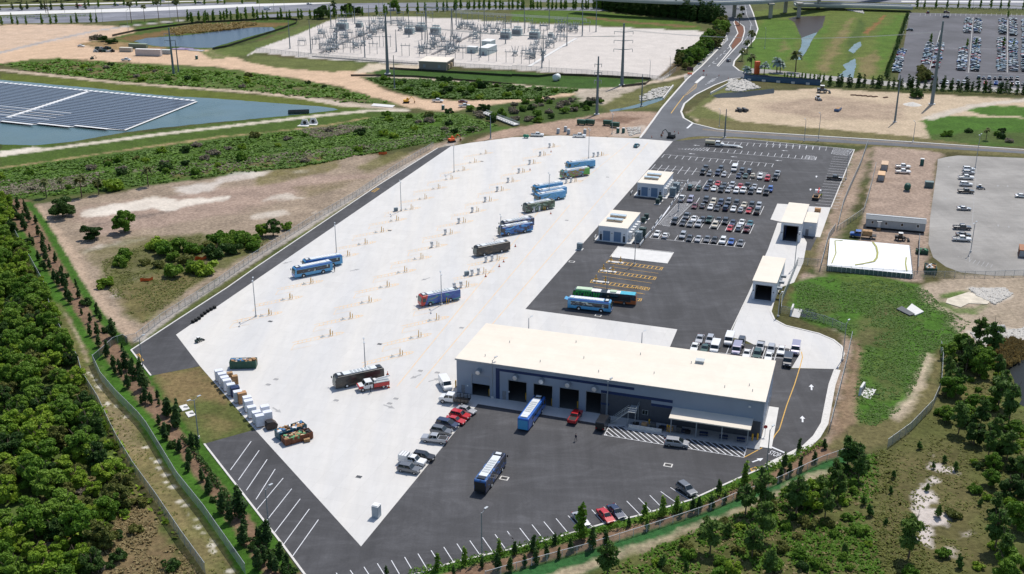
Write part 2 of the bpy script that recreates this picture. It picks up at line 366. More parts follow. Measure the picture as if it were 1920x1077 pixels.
zone([(1060, 1100), (1180, 1045), (1300, 1003), (1400, 963), (1480, 927), (1560, 893), (1660, 845), (1748, 770), (1763, 730), (1766, 660), (1980, 640), (1980, 1120), (1060, 1120)], (.088, .095, .031), 1.5, 2)
zone([(1630, 880), (1700, 835), (1790, 830), (1830, 900), (1850, 980), (1830, 1060), (1720, 1077), (1640, 1010)], (.12, .10, .045), 3, 3, .8, .4)
zone([(1770, 660), (1830, 650), (1880, 720), (1870, 790), (1790, 760)], (.13, .115, .045), 2, 3, .8, .4)
zone(Q(3, 3, (1190, 375), (1240, 370), (1180, 440), (1270, 490), (1260, 540), (1180, 570), (1270, 600), (1330, 640), (1365, 670), (1330, 710), (1250, 720), (1220, 770), (1240, 890), (1060, 815), (1090, 740), (1110, 620), (1090, 540), (1130, 440)), (.55, .49, .45), .5, 1.2, 1, .12)
zone(Q(3, 3, (1180, 285), (1220, 235), (1280, 250), (1400, 290), (1420, 325), (1350, 330), (1260, 315)), (.52, .46, .42), .4, 1, 1, .2)
for a in (Q(3, 3, (1340, 880), (1380, 870), (1430, 930), (1400, 970), (1340, 940)), Q(3, 3, (1390, 830), (1440, 790), (1510, 770), (1450, 830)), Q(3, 3, (1210, 180), (1240, 190), (1270, 210), (1240, 205))):
 zone(a, (.48, .42, .37), .5, 1, .8, .4)
zone([(1550, 840), (1640, 275), (1660, 262), (1770, 290), (1755, 300), (1740, 480), (1730, 530), (1620, 530), (1500, 510), (1490, 580), (1590, 630), (1600, 640), (1560, 830)], (.31, .235, .185), 1, 1)
zone([(1600, 285), (1640, 275), (1600, 390), (1560, 470), (1540, 530), (1520, 480), (1560, 390)], (.33, .245, .19), 1.5, 1.5, .9, .3)
zone([(1500, 480), (1515, 448), (1540, 450), (1525, 500), (1500, 520), (1480, 560)], (.13, .11, .05), 1, 1, .9, .4)
zone([(1490, 530), (1560, 512), (1660, 518), (1740, 540), (1770, 575), (1830, 600), (1790, 650), (1745, 660), (1722, 720), (1692, 770), (1640, 802), (1606, 792), (1600, 740), (1612, 690), (1606, 640), (1560, 615), (1500, 600), (1478, 570)], (.055, .125, .017), 1.2, 1.5)
zone([(1560, 515), (1660, 520), (1720, 545), (1660, 555), (1580, 540)], (.10, .12, .03), 2, 2, .7, .4)
zone([(1600, 560), (1680, 600), (1700, 660), (1640, 700), (1620, 620)], (.085, .09, .03), 3, 3, .7, .5)
for a in (((1520, 570), (1560, 560), (1580, 580), (1540, 590)), ((1600, 600), (1640, 590), (1650, 640), (1610, 650)), ((1640, 560), (1700, 570), (1720, 600), (1660, 590)), ((1650, 700), (1680, 690), (1690, 730), (1650, 750))): zone(a, (.11, .09, .045), 2, 3, .7, .5)
zone([(1606, 640), (1618, 660), (1606, 720), (1606, 790), (1560, 842), (1552, 838), (1590, 700)], (.24, .165, .11), 1, 1, .9, .2)
zone([(1556, 838), (1610, 795), (1690, 775), (1745, 700), (1762, 650), (1764, 740), (1745, 770), (1700, 810), (1640, 840), (1590, 850)], (.13, .115, .05), 1, 1.5)
zone(Q(3, 2, (1195, 490), (1230, 500), (1180, 700), (1130, 830), (980, 1000), (920, 970), (1050, 800), (1100, 680), (1140, 580)), (.46, .38, .28), 1, 1, .95, .3)
zone([(1715, 545), (1790, 515), (1980, 520), (1980, 600), (1900, 640), (1840, 655), (1800, 625), (1775, 585), (1740, 570)], (.36, .29, .22), 1.5, 2, 1, .2)
zone(Q(3, 2, (1480, 0), (1760, 0), (1830, 60), (1700, 130), (1560, 60)), (.58, .54, .48), 1, 1, .9, .2)
zone(Q(3, 2, (1500, 330), (1800, 300), (1930, 330), (1930, 440), (1700, 470), (1580, 420)), (.52, .48, .42), 1, 1, .9, .2)
zone(Q(3, 2, (1250, 60), (1500, 20), (1330, 100), (1420, 150), (1600, 130), (1580, 200), (1400, 180), (1260, 120)), (.07, .13, .02), 1, 1.5, .9, .3)
zone([(1840, 660), (1900, 640), (1940, 650), (1920, 680), (1890, 700), (1860, 690)], REED, 1, 1.5)
zone([(1880, 690), (1900, 720), (1905, 750), (1930, 770), (1890, 760), (1870, 720)], (.10, .13, .03), 1, 1)
zone([(1290, 212), (1345, 182), (1440, 172), (1530, 166), (1720, 176), (1980, 190), (1980, 275), (1640, 258), (1380, 242), (1330, 236), (1300, 224)], (.46, .365, .26), 1, 1.5)
zone([(1430, 195), (1560, 180), (1700, 200), (1680, 225), (1520, 222), (1440, 210)], (.30, .225, .17), 4, 4, .8, .3)
zone([(1730, 222), (1770, 217), (1980, 225), (1980, 278), (1745, 268)], (.055, .12, .018), 1, 2)
zone([(1795, 205), (1860, 198), (1980, 202), (1980, 222), (1850, 216)], (.06, .13, .02), 1, 1.5)
zone([(1740, 255), (1830, 245), (1980, 250), (1980, 275), (1760, 268)], (.07, .085, .03), 2, 3, .8, .4)
zone([(1285, 215), (1330, 180), (1370, 150), (1400, 160), (1400, 172), (1345, 182), (1320, 200), (1390, 230), (1330, 232)], (.12, .13, .045), 1, 1)
track([(1930, 187), (1880, 192), (1820, 200), (1740, 222)], 6, (.50, .44, .37), 1, 1)
zone([(1385, 40), (1420, 20), (1560, 10), (1720, 14), (1700, 20), (1655, 148), (1600, 152), (1385, 140), (1420, 100)], (.10, .13, .03), 1.5, 2)
for a in (((1395, 130), (1410, 60), (1440, 36), (1490, 36), (1500, 70), (1480, 110), (1440, 135)), ((1505, 110), (1530, 60), (1560, 40), (1540, 80), (1520, 130)), ((1650, 60), (1690, 25), (1700, 30), (1670, 110), (1650, 140), (1640, 110))):
 zone(a, (.07, .14, .02), 2, 3, .8, .3)
for a in (((1535, 130), (1560, 80), (1590, 40), (1600, 32), (1590, 60), (1565, 110), (1550, 138)), ((1612, 145), (1615, 110), (1640, 95), (1650, 110), (1640, 140), (1630, 148)), ((1460, 100), (1470, 70), (1480, 90))):
 zone(a, (.21, .155, .08), 2, 3, .75, .3)
zone([(1618, 60), (1640, 45), (1660, 28), (1650, 45), (1625, 65)], (.25, .10, .05), 1, 2, .9, .3)
zone([(1590, 130), (1605, 95), (1625, 45), (1610, 35), (1590, 80)], (.05, .085, .02), 1.5, 2, .8, .3)
zone([(1315, 222), (1700, 255), (1980, 292), (1980, 300), (1640, 275), (1380, 262), (1270, 268), (1275, 258)], (.14, .125, .055), .8, .8)
zone([(880, 268), (940, 245), (1010, 232), (1080, 222), (1150, 210), (1240, 210), (1210, 250), (1180, 260), (1000, 252)], (.33, .235, .175), 1, 1)
zone([(1110, 225), (1170, 218), (1200, 222), (1180, 232), (1130, 230)], (.13, .075, .05), 1, 1.5, .8, .3)
zone([(1150, 245), (1205, 235), (1230, 240), (1200, 258), (1150, 255)], (.45, .38, .32), 1, 1, .9, .3)
zone([(462, 106), (480, 93), (560, 64), (615, 40), (640, 34), (665, 33), (780, 32), (866, 36), (960, 43), (1103, 49), (1320, 59), (1311, 83), (1266, 110), (1266, 133), (1245, 150), (1168, 144), (1060, 138), (960, 131), (866, 126), (780, 122), (688, 116), (585, 110), (480, 98)], GRAV, .6, .4)
for a in (((585, 62), (700, 50), (760, 60), (740, 90), (640, 105), (590, 100)), ((790, 50), (900, 45), (960, 60), (900, 110), (800, 115), (780, 90))):
 zone(a, (.50, .46, .43), 4, 4, .5, .4)
zone([(470, 103), (585, 112), (688, 119), (760, 124), (700, 133), (620, 135), (520, 128), (465, 116)], (.11, .125, .04), 1, 1.5)
zone([(690, 120), (780, 121), (800, 128), (770, 130), (720, 130), (690, 137), (665, 138)], (.52, .44, .34), 1, 1)
zone([(684, 138), (720, 130), (800, 131), (960, 134), (1060, 141), (1168, 147), (1225, 152), (1200, 162), (1110, 168), (1000, 160), (880, 150), (740, 142)], (.04, .085, .016), .8, .6)
track([(690, 142), (800, 149), (900, 156), (1000, 163), (1090, 170), (1150, 166), (1200, 158), (1250, 150), (1300, 138)], 4.5, (.50, .41, .32), 1, 1)
zone([(1075, 170), (1180, 163), (1210, 160), (1150, 185), (1130, 196), (1090, 190)], (.45, .38, .31), 1.5, 2, .9, .3)
zone([(960, 22), (1080, 18), (1180, 28), (1290, 42), (1316, 52), (1316, 58), (1100, 46), (960, 40)], (.07, .12, .02), 1, 1)
track([(1110, 34), (1180, 42), (1290, 50)], 9, (.16, .10, .05), 2, 2)
zone([(1230, 150), (1268, 135), (1310, 110), (1370, 70), (1395, 40), (1360, 40), (1330, 80), (1280, 100)], (.10, .075, .04), 1, 1)
me = bpy.data.meshes.new('ground')
ii = np.arange(NR * NC).reshape(NR, NC)
quads = np.stack([ii[:-1, :-1], ii[:-1, 1:], ii[1:, 1:], ii[1:, :-1]], -1).reshape(-1, 4)
me.vertices.add(NR * NC); me.vertices.foreach_set('co', np.stack([GX, GY, np.zeros_like(GX)], 1).astype(np.float32).ravel())
me.loops.add(quads.size); me.loops.foreach_set('vertex_index', quads.ravel().astype(np.int32))
me.polygons.add(len(quads)); me.polygons.foreach_set('loop_start', np.arange(0, quads.size, 4, dtype=np.int32))
me.update(calc_edges=True)
ca = me.color_attributes.new('Col', 'FLOAT_COLOR', 'POINT')
ca.data.foreach_set('color', np.concatenate([np.clip(C, .005, .9), np.ones((len(C), 1))], 1).astype(np.float32).ravel())
k = NT('earth')
at = k.n('Attribute', attribute_name='Col').outputs['Color']
big = k.rng(k.noise(k.map(), .11, 6, .62), .3, .7, .78, 1.22)
fine = k.rng(k.noise(k.map(), 1.1, 6, .75), .3, .7, .68, 1.32)
tuft = k.rng(k.n('TexVoronoi', {'Vector': k.map(), 'Scale': .9}).outputs['Distance'], 0, .8, .80, 1.2)
f = k.n('Math', {0: big, 1: fine}, operation='MULTIPLY').outputs[0]
f = k.n('Math', {0: f, 1: tuft}, operation='MULTIPLY').outputs[0]
amp = k.rng(k.n('RGBToBW', {0: at}).outputs[0], .22, .5, 1.0, .35)
k.col(k.mix(at, k.mix((1, 1, 1), f, amp), 1.0, 'MULTIPLY')).rough(.95, spec=.1).bump(k.noise(k.map(), 1.4, 6, .7), .6, .5)
me.materials.append(k.m)
go = bpy.data.objects.new('ground', me); COL.objects.link(go); go['kind'] = 'structure'
k = NT('far_earth')
k.col(k.mix((.06, .085, .025), k.rng(k.noise(k.map(), .02, 6), .3, .7, .6, 1.5), 1.0, 'MULTIPLY')).rough(.95, spec=.1)
pl = MB().add([(-4000, -1500, -.4), (4000, -1500, -.4), (4000, 6000, -.4), (-4000, 6000, -.4)], [(0, 1, 2, 3)])
struct('terrain', pl, k.m)
# ---------------------------------------------------------------- paving, roads, water
def sheet(name, pts, z, m, rough=0.0):
 bm = bmesh.new()
 P = [W(*p) for p in pts]
 if rough:                                # ragged natural edge
  q = []
  rr = random.Random(len(pts) * 7 + int(P[0].x))
  for a, b in zip(P, P[1:] + P[:1]):
   n = max(1, int((b - a).length / 2.5)); nn = Vector((-(b - a).y, (b - a).x, 0)).normalized()
   for i in range(n): q.append(a.lerp(b, i / n) + nn * rr.uniform(-rough, rough) * (1 if i else .3))
  P = q
 bm.faces.new([bm.verts.new((p.x, p.y, z)) for p in P])
 bmesh.ops.recalc_face_normals(bm, faces=bm.faces)
 for f in bm.faces:
  if f.normal.z < 0: f.normal_flip()
 bmesh.ops.triangulate(bm, faces=bm.faces)
 me = bpy.data.meshes.new(name); bm.to_mesh(me); bm.free(); me.materials.append(m)
 o = bpy.data.objects.new(name, me); COL.objects.link(o); o['kind'] = 'structure'; KIDS[o.name] = []
 return o
def ribbon(mb, P, w, z0, z1=None, mi=0, closed=False):
 P = [Vector((p[0], p[1], 0)) for p in P]; n = len(P); L = []; R = []
 for i, p in enumerate(P):
  a = P[i - 1] if i or closed else p; b = P[(i + 1) % n] if i < n - 1 or closed else p
  d1 = (p - a).normalized() if p != a else (b - p).normalized(); d2 = (b - p).normalized() if b != p else d1
  t = (d1 + d2).normalized(); nn = Vector((-t.y, t.x, 0)) / max(.5, t.dot(d1))
  L.append(p + nn * w / 2); R.append(p - nn * w / 2)
 S = n if closed else n - 1
 if z1 is None:
  mb.add([(p.x, p.y, z0) for p in L + R], [(i, n + i, n + (i + 1) % n, (i + 1) % n) for i in range(S)], mi)
  mb.f[-S:] = [tuple(reversed(f)) if 0 else f for f in mb.f[-S:]]
  return
 vs = [(p.x, p.y, z) for z in (z0, z1) for p in L + R]; fs = []
 for i in range(S):
  j = (i + 1) % n; l0, l1, r0, r1 = i, j, n + i, n + j; o = 2 * n
  fs += [(o + l0, o + r0, o + r1, o + l1), (l0, l1, l1 + o, l0 + o), (r1, r0, r0 + o, r1 + o)]
 if not closed: fs += [(0, o, o + n, n), (n - 1, 2 * n - 1, 2 * n - 1 + o, n - 1 + o)]
 mb.add(vs, fs, mi)
def kerb(name, pts, w=.4, h=.14):
 mb = MB(); ribbon(mb, [W(*p) for p in pts], w, .0, h); return struct(name, mb, MATS['kerb_concrete'])
k = NT('yard_concrete')
v = k.map(rot=-SITE)
jn = k.n('TexBrick', {'Vector': v, 'Scale': 1.0, 'Mortar Size': .016, 'Mortar Smooth': .3, 'Brick Width': 4.6, 'Row Height': 4.6, 'Color1': (1, 1, 1, 1), 'Color2': (.955, .955, .955, 1), 'Mortar': (.74, .74, .73, 1)}, offset=0.0).outputs['Color']
lane = k.ramp(k.noise(k.map(rot=-SITE, scale=(.11, .006, 1)), 1.0, 3, .5), [(.3, (.585, .58, .575)), (.7, (.655, .63, .59))])
spot = k.rng(k.noise(k.map(), .35, 7, .7), .3, .72, 1.02, .95)
spot2 = k.rng(k.noise(k.map(rot=-SITE, scale=(1.2, .12, 1)), .5, 5, .65), .42, .75, 1.0, .93)
c = k.mix(k.mix(lane, jn, 1.0, 'MULTIPLY'), k.n('Math', {0: spot, 1: spot2}, operation='MULTIPLY').outputs[0], 1.0, 'MULTIPLY')
k.col(c).rough(.8, spec=.3).bump(spot, .1, .02); YC = k.m
def asphalt(name, base, warm=0.0, sweep=1.0):
 k = NT(name)
 v = k.map(rot=-SITE)
 big = k.rng(k.noise(k.map(), .035, 4), .3, .7, .76, 1.36)
 st = k.rng(k.noise(k.map(rot=-SITE, scale=(.9, .07, 1)), .45, 5, .65), .35, .75, 1 - .06 * sweep, 1 + .18 * sweep)
 sw = k.rng(k.noise(k.map(rot=.9, scale=(.35, .9, 1)), .12, 7, .72, 3.0), .46, .72, 1, 1 + .34 * sweep)
 gr = k.rng(k.noise(k.map(), 2.2, 5, .8), .3, .7, .85, 1.15)
 pr = k.n('Math', {0: k.n('Math', {0: big, 1: st}, operation='MULTIPLY').outputs[0], 1: k.n('Math', {0: sw, 1: gr}, operation='MULTIPLY').outputs[0]}, operation='MULTIPLY').outputs[0]
 k.col(k.mix(base, pr, 1.0, 'MULTIPLY')).rough(.82, spec=.35).bump(gr, .15, .02)
 MATS[name] = k.m; return k.m
ASP = asphalt('fresh_asphalt', (.050, .050, .054), sweep=1.5); ROAD = asphalt('road_asphalt', (.095, .10, .11), sweep=.5); OLD = asphalt('old_asphalt', (.25, .238, .222), sweep=.5); LOT = asphalt('lot_asphalt', (.078, .078, .09), sweep=.5)
HWY = asphalt('highway_asphalt', (.16, .165, .19), sweep=.4)
M('kerb_concrete', (.62, .60, .57), .85); M('pave_white', (.64, .63, .61), .85, var=.07, scale=.5)
k = NT('line_white'); k.col(k.mix((.72, .73, .76), k.rng(k.noise(k.map(), 1.6, 5, .7), .3, .7, .78, 1.08), 1.0, 'MULTIPLY')).rough(.7); LW = k.m
k = NT('line_yellow'); k.col(k.mix((.62, .36, .06), k.rng(k.noise(k.map(), 1.3, 5, .7), .3, .7, .75, 1.15), 1.0, 'MULTIPLY')).rough(.7); LY = k.m
k = NT('line_faded'); k.col(k.mix((.76, .47, .20), (.66, .57, .45), k.rng(k.noise(k.map(), .35, 6, .75), .35, .65, 0, 1))).rough(.8); LF = k.m
k = NT('line_grey'); k.col(k.mix((.33, .33, .33), k.rng(k.noise(k.map(), .6, 5, .7), .3, .7, .8, 1.2), 1.0, 'MULTIPLY')).rough(.8); LG = k.m
YARD = [(330, 628), (845, 275), (880, 268.5), (960, 258), (1050, 254.5), (1200, 260), (1262, 265), (985, 580), (1270, 618), (1254, 656), (1300, 700), (1380, 814), (1310, 800), (1140, 800), (1110, 793), (896, 758), (677, 1025), (478, 806), (375, 687)]
sheet('concrete_yard', YARD, .030, YC)
sheet('asphalt_strip', [(246, 657), (426, 540), (480, 502), (706, 350), (821, 278), (845, 273), (845, 275), (330, 628), (375, 687), (283, 705)], .022, ASP)
FRONT = [(385, 832), (478, 806), (677, 1025), (896, 758), (1110, 793), (1140, 800), (1310, 800), (1370, 816), (1400, 825), (1440, 692), (1568, 692), (1560, 720), (1545, 795), (1530, 820), (1510, 838), (1478, 855), (1440, 873), (1386, 897), (1346, 915), (1296, 938), (1200, 967), (1135, 982), (1045, 1008), (960, 1030), (851, 1055), (781, 1077), (700, 1098), (590, 1110), (545, 1047), (480, 958)]
sheet('asphalt_apron', FRONT, .018, ASP)
sheet('asphalt_car_park', [(1262, 265), (1330, 259), (1400, 262), (1602, 281), (1558, 389), (1520, 470), (1440, 468), (1370, 625), (1300, 680), (1250, 660), (1270, 618), (985, 580)], .022, ASP)
sheet('concrete_drive', [(1368, 632), (1401, 555), (1440, 468), (1458, 418), (1492, 420), (1513, 455), (1506, 493), (1489, 530), (1462, 540), (1452, 560), (1446, 585), (1452, 600), (1473, 612), (1535, 627), (1562, 638), (1577, 650), (1581, 665), (1568, 692.5), (1484, 690.5), (1440, 660), (1400, 640)], .036, YC)
sheet('wash_pad', Q(3, 1, (70, 448), (140, 452), (340, 470), (470, 476), (390, 700), (300, 690), (120, 590), (18, 566)), .032, YC)
sheet('concrete_pad', Q(2, 1, (795, 770), (1208, 815), (1160, 897), (735, 848)), .028, MATS['pave_white'])
kb = MB(); ribbon(kb, [W(*p) for p in Q(2, 1, (795, 770), (1208, 815), (1160, 897), (735, 848))], .25, .02, .16, closed=True); struct('pad_kerb', kb, MATS['kerb_concrete'])
kerb('kerb', [(480, 958), (383, 833)]); kerb('kerb', [(573, 1080), (530, 1022), (480, 958)])
kerb('kerb', [(283, 705), (246, 657), (330, 602), (426, 540), (480, 502), (706, 350), (821, 278)])
kerb('kerb', [(700, 1098), (781, 1077), (851, 1055), (960, 1030), (1045, 1008), (1135, 982), (1200, 967), (1296, 938), (1346, 915), (1386, 897), (1440, 873.5)])
kerb('sidewalk', [(1440, 873.5), (1479, 855), (1511, 839), (1531, 820), (1546, 795), (1560, 722), (1570, 694)], 1.6, .13)
kerb('kerb', [(1402, 555), (1370, 622)], .25); kerb('kerb', [(1570, 692), (1582, 665), (1578, 650), (1563, 638), (1535, 626), (1473, 611), (1452, 600), (1445, 585), (1452, 560), (1462, 540)], .5)
kerb('kerb', [(1558, 390), (1602, 281), (1400, 262), (1330, 259)], .35)
sheet('access_road', [(1200, 260), (1210, 250), (1226, 225), (1240, 205), (1256, 185), (1288, 150), (1315, 125), (1350, 90), (1360, 78), (1363, 60), (1354, 40), (1345, 20), (1335, 0), (1330, -12), (1400, -12), (1404, 8), (1412, 25), (1420, 55), (1414, 75), (1395, 95), (1377, 115), (1375, 124), (1385, 133), (1400, 137), (1398, 146), (1372, 148), (1340, 160), (1305, 178), (1283, 195), (1277, 210), (1282, 222), (1300, 232), (1345, 243), (1380, 246), (1640, 262), (1980, 285), (1980, 292), (1640, 272), (1380, 257), (1310, 256), (1290, 258), (1262, 265.5), (1200, 260.5)], .040, ROAD)
kerb('kerb', [(1200, 259), (1226, 224), (1240, 204), (1257, 184), (1288, 149), (1316, 124), (1350, 89), (1362, 66), (1352, 40), (1335, 0)], .9)
kerb('kerb', [(1980, 285), (1640, 262), (1380, 246), (1345, 243), (1300, 232), (1282, 222), (1277, 210), (1283, 195), (1304, 178), (1340, 160), (1372, 148), (1398, 146)], .9)
kerb('kerb', [(1404, 138), (1386, 133), (1375, 124), (1377, 115), (1395, 95), (1414, 75), (1421, 55), (1412, 25), (1404, 6)], .9)
md = MB(); ribbon(md, [W(*p) for p in Q(2, 0, (1535, 495), (1640, 370), (1625, 345), (1690, 250), (1660, 170), (1670, 150), (1735, 200), (1740, 240), (1720, 310), (1650, 385), (1545, 500))], .7, .04, .19, closed=True)
struct('median_kerb', md, MATS['kerb_concrete'])
sheet('median_mulch', Q(2, 0, (1640, 345), (1692, 250), (1663, 168), (1672, 155), (1730, 205), (1735, 240), (1712, 310), (1650, 370)), .06, M('mulch_red', (.16, .065, .035), .95, var=.3))
sheet('canal_road', [(1400, 138), (1445, 138), (1540, 150), (1700, 165), (1980, 178), (1980, 170), (1700, 156), (1560, 143), (1445, 131), (1400, 128)], .036, OLD)
sheet('highway', [(-80, 46), (-80, 33), (180, 25), (480, 10), (700, 6), (980, 4), (980, 10), (750, 14), (480, 24), (300, 34), (180, 42)], .030, HWY)
sheet('highway', [(-80, 18), (130, 12), (300, 8), (480, 4), (480, 8), (300, 13), (180, 17), (60, 21), (-80, 24)], .034, HWY)
sheet('highway_lane', [(-80, 25.5), (0, 22.5), (175, 18), (480, 7.5), (620, 5), (620, 6.5), (480, 12.5), (260, 22), (0, 28.5), (-80, 31)], .038, MATS['pave_white'])
sheet('highway_lane', [(-80, 11), (120, 7), (260, 4), (420, 1), (420, 2), (200, 7.5), (-80, 12)], .038, MATS['pave_white'])
sheet('frontage_road', [(480, 29), (590, 22.5), (730, 15), (960, 15), (1140, 14), (1140, 21), (960, 19), (740, 21), (600, 29), (480, 34)], .034, HWY)
sheet('highway', [(1000, -6), (1330, -10), (1980, -10), (1980, 13), (1700, 6), (1540, 2), (1100, 6), (1000, 4)], .028, HWY)
sheet('highway_lane', [(1690, 2), (1980, 3), (1980, 5.5), (1760, 4.5), (1690, 4)], .05, MATS['pave_white'])
sheet('frontage_road', [(1550, 6), (1700, 8), (1980, 14), (1980, 19), (1715, 13), (1550, 11)], .034, HWY)
sheet('old_car_park', Q(3, 1, (1270, 115), (1330, 100), (1420, 88), (1990, 110), (1990, 985), (1700, 988), (1440, 962), (1330, 920), (1235, 850), (1200, 750), (1213, 550), (1248, 300), (1265, 180)), .030, OLD)
sheet('far_car_park', [(1706, 24), (1980, 30), (1980, 170), (1700, 160), (1683, 150)], .034, LOT)
k = NT('water')
k.col(k.mix((.045, .10, .115), (.065, .115, .11), k.rng(k.noise(k.map(), .03, 4), .35, .65, 0, 1))).rough(k.rng(k.noise(k.map(), .05, 4), .3, .7, .12, .30), spec=.5).bump(k.noise(k.map(), 1.5, 3), .05, .05); WAT = k.m
k = NT('dark_water'); k.col((.012, .016, .018)).rough(.4, spec=.08).bump(k.noise(k.map(), .9, 3), .03, .05); DWAT = k.m
k = NT('pond_blue'); k.col((.025, .05, .085)).rough(.25, spec=.3).bump(k.noise(k.map(), 1.2, 3), .05, .05); PWAT = k.m
k = NT('brown_water'); k.col((.032, .019, .010)).rough(.4, spec=.1); BWAT = k.m
sheet('pond_water', [(-80, 148), (0, 150), (88, 158), (180, 166), (238, 173), (313, 180), (400, 185), (480, 191), (575, 198), (626, 203), (634, 206), (615, 209), (570, 214), (480, 223), (400, 230), (313, 239), (238, 248), (135, 266), (95, 270), (60, 273), (-80, 268)], .03, WAT, .5)
sheet('pond_water', Q(0, 0, (1000, 310), (1100, 285), (1350, 270), (1600, 240), (1800, 215), (1915, 205), (2040, 205), (2060, 225), (1915, 262), (1750, 310), (1590, 358), (1500, 360), (1350, 350), (1200, 350), (1100, 335)), .03, PWAT, .5)
sheet('canal_water', Q(3, 0, (200, 170), (150, 140), (200, 125), (430, 120), (410, 200), (360, 250), (330, 300), (285, 390), (240, 450), (190, 445), (250, 350), (252, 290)), .03, BWAT, .4)
sheet('canal_water', Q(3, 0, (252, 285), (370, 243), (330, 300), (285, 390), (240, 450), (190, 445), (250, 350)), .045, WAT, .3)
sheet('canal_water', Q(3, 0, (690, 312), (702, 340), (640, 402), (600, 380), (650, 330)), .03, WAT, .4)
sheet('canal_water', Q(3, 0, (560, 490), (650, 440), (660, 480), (635, 590), (520, 575), (585, 520)), .03, WAT, .4)
sheet('canal_water', Q(2, 0, (1500, 720), (1540, 735), (1700, 732), (1960, 700), (1960, 665), (1700, 690), (1560, 700)), .03, DWAT, .3)
sheet('canal_water', Q(2, 0, (730, 825), (850, 805), (960, 775), (1090, 735), (1140, 725), (1125, 750), (980, 800), (830, 825), (740, 838)), .03, WAT, .3)
sheet('pond_water', [(1990, 660), (1920, 675), (1900, 679), (1890, 693), (1900, 712), (1903, 738), (1915, 748), (1911, 758), (1930, 768), (1990, 770)], .03, DWAT, .5)
sheet('puddle', Q(3, 2, (220, 158), (360, 160), (380, 240), (300, 230), (215, 205)), .03, DWAT, .4)
sheet('puddle', Q(3, 2, (760, 770), (850, 790), (830, 800), (770, 800)), .03, DWAT, .3)
sheet('puddle', Q(0, 1, (610, 250), (760, 245), (800, 258), (700, 270), (600, 265)), .03, DWAT, .5)
sheet('puddle', Q(1, 0, (1380, 985), (1440, 978), (1450, 995), (1390, 1000)), .03, DWAT, .4)
# ---------------------------------------------------------------- painted markings
def ln(mb, a, b, w, z=.045): ribbon(mb, [W(*a), W(*b)], w, z)
def hatch(mb, poly, direc, step, w, z=.045):
 P = [W(*p) for p in poly]; P = [Vector((p.x, p.y)) for p in P]
 d = Vector((math.cos(direc), math.sin(direc))); n = Vector((-d.y, d.x))
 lo = min(p.dot(n) for p in P); hi = max(p.dot(n) for p in P); s = lo + step / 2
 while s < hi:
  xs = []
  for a, b in zip(P, P[1:] + P[:1]):
   fa, fb = a.dot(n) - s, b.dot(n) - s
   if (fa > 0) != (fb > 0): xs.append(a.lerp(b, fa / (fa - fb)).dot(d))
  xs.sort()
  for i in range(0, len(xs) - 1, 2):
   ribbon(mb, [d * xs[i] + n * s, d * xs[i + 1] + n * s], w, z)
  s += step
def outline(mb, poly, w, z=.045): ribbon(mb, [W(*p) for p in poly], w, z, closed=True)
wl = MB()
for a, b in (((432, 882), (471, 828)), ((447, 901), (486, 845)), ((462, 920), (501, 862)), ((480, 937), (516, 880)), ((481, 957), (531, 897)), ((499, 978), (547, 917)), ((515, 999), (563, 936)), ((532, 1021), (580, 955)), ((549, 1043), (597, 975))): ln(wl, a, b, .16)
for a, b in ((0, 0),): pass
F = Q(1, 3, (600, 1068), (705, 1048), (808, 1024), (908, 998), (1013, 975), (1112, 950), (1212, 925), (1310, 900), (1405, 875), (1503, 850), (1600, 827), (1695, 803), (1788, 780), (1880, 757)) + Q(2, 3, (-20, 780), (58, 733), (150, 708), (238, 685), (330, 662), (420, 640), (510, 618), (597, 596), (686, 573), (772, 551), (858, 531), (945, 508), (1030, 487), (1113, 460), (1185, 430))
G_ = Q(1, 3, (660, 1160), (765, 1140), (870, 1120), (970, 1098), (1072, 1076), (1168, 1045), (1285, 1048), (1388, 1022), (1478, 988), (1585, 975), (1685, 948), (1778, 922), (1873, 897), (1965, 873)) + Q(2, 3, (52, 872), (143, 843), (240, 823), (330, 797), (424, 775), (515, 752), (605, 730), (697, 705), (788, 682), (865, 655), (962, 637), (1050, 615), (1138, 597), (1240, 552), (1332, 522))
for a, b in zip(F, G_): ln(wl, a, b, .15)
ln(wl, *Q(2, 3, (1330, 470), (1400, 490)), .15)
hp = Q(2, 3, (690, 38), (735, -45), (840, -18), (870, -50), (1140, 12), (1280, 45), (1760, 105), (1735, 205))
hatch(wl, hp, ang((1180, 812), (1200, 828)), 1.0, .22); outline(wl, hp, .15)
def row(a, b, pitch, up, dn, base=True, skip=()):
 A, B = W(*a), W(*b); d = (B - A); L = d.length; d.normalize(); n = int(round(L / pitch))
 if base: ribbon(wl, [A, B], .17, .045)
 for i in range(n + 1):
  p = A + d * (L * i / n)
  if i in skip: continue
  if up or dn: ribbon(wl, [p - ey * dn, p + ey * up], .17, .045)
Z = lambda x, y, c=2, r=1: Q(c, r, (x, y))[0]
row(Z(1480, -23), Z(2355, 28), 2.75, 0, 5.5)
row(Z(1460, 55), Z(2270, 122), 2.75, 5.5, 0)
row(Z(1140, 80), Z(1956, 150), 2.75, 0, 5.5)
row(Z(1050, 180), Z(1960, 258), 2.75, 5.5, 5.5)
row(Z(1390, 300), Z(1930, 345), 2.75, 5.5, 5.5, False)
row(Z(1330, 428), Z(1870, 500), 2.75, 5.5, 5.5, False)
row(Z(1205, 560), Z(1795, 638), 2.75, 5.5, 5.5, False)
row(Z(1030, 705), Z(1725, 778), 2.75, 5.5, 0)
row(Z(-5, -12, 3), Z(490, 30, 3), 2.75, 0, 4.5, False)
for pts in (Q(2, 1, (1235, 450), (1350, 445), (1175, 618), (1095, 605)), Q(2, 1, (1320, 285), (1415, 285), (1380, 305), (1300, 300))): hatch(wl, pts, SITE, 1.0, .18); outline(wl, pts, .12)
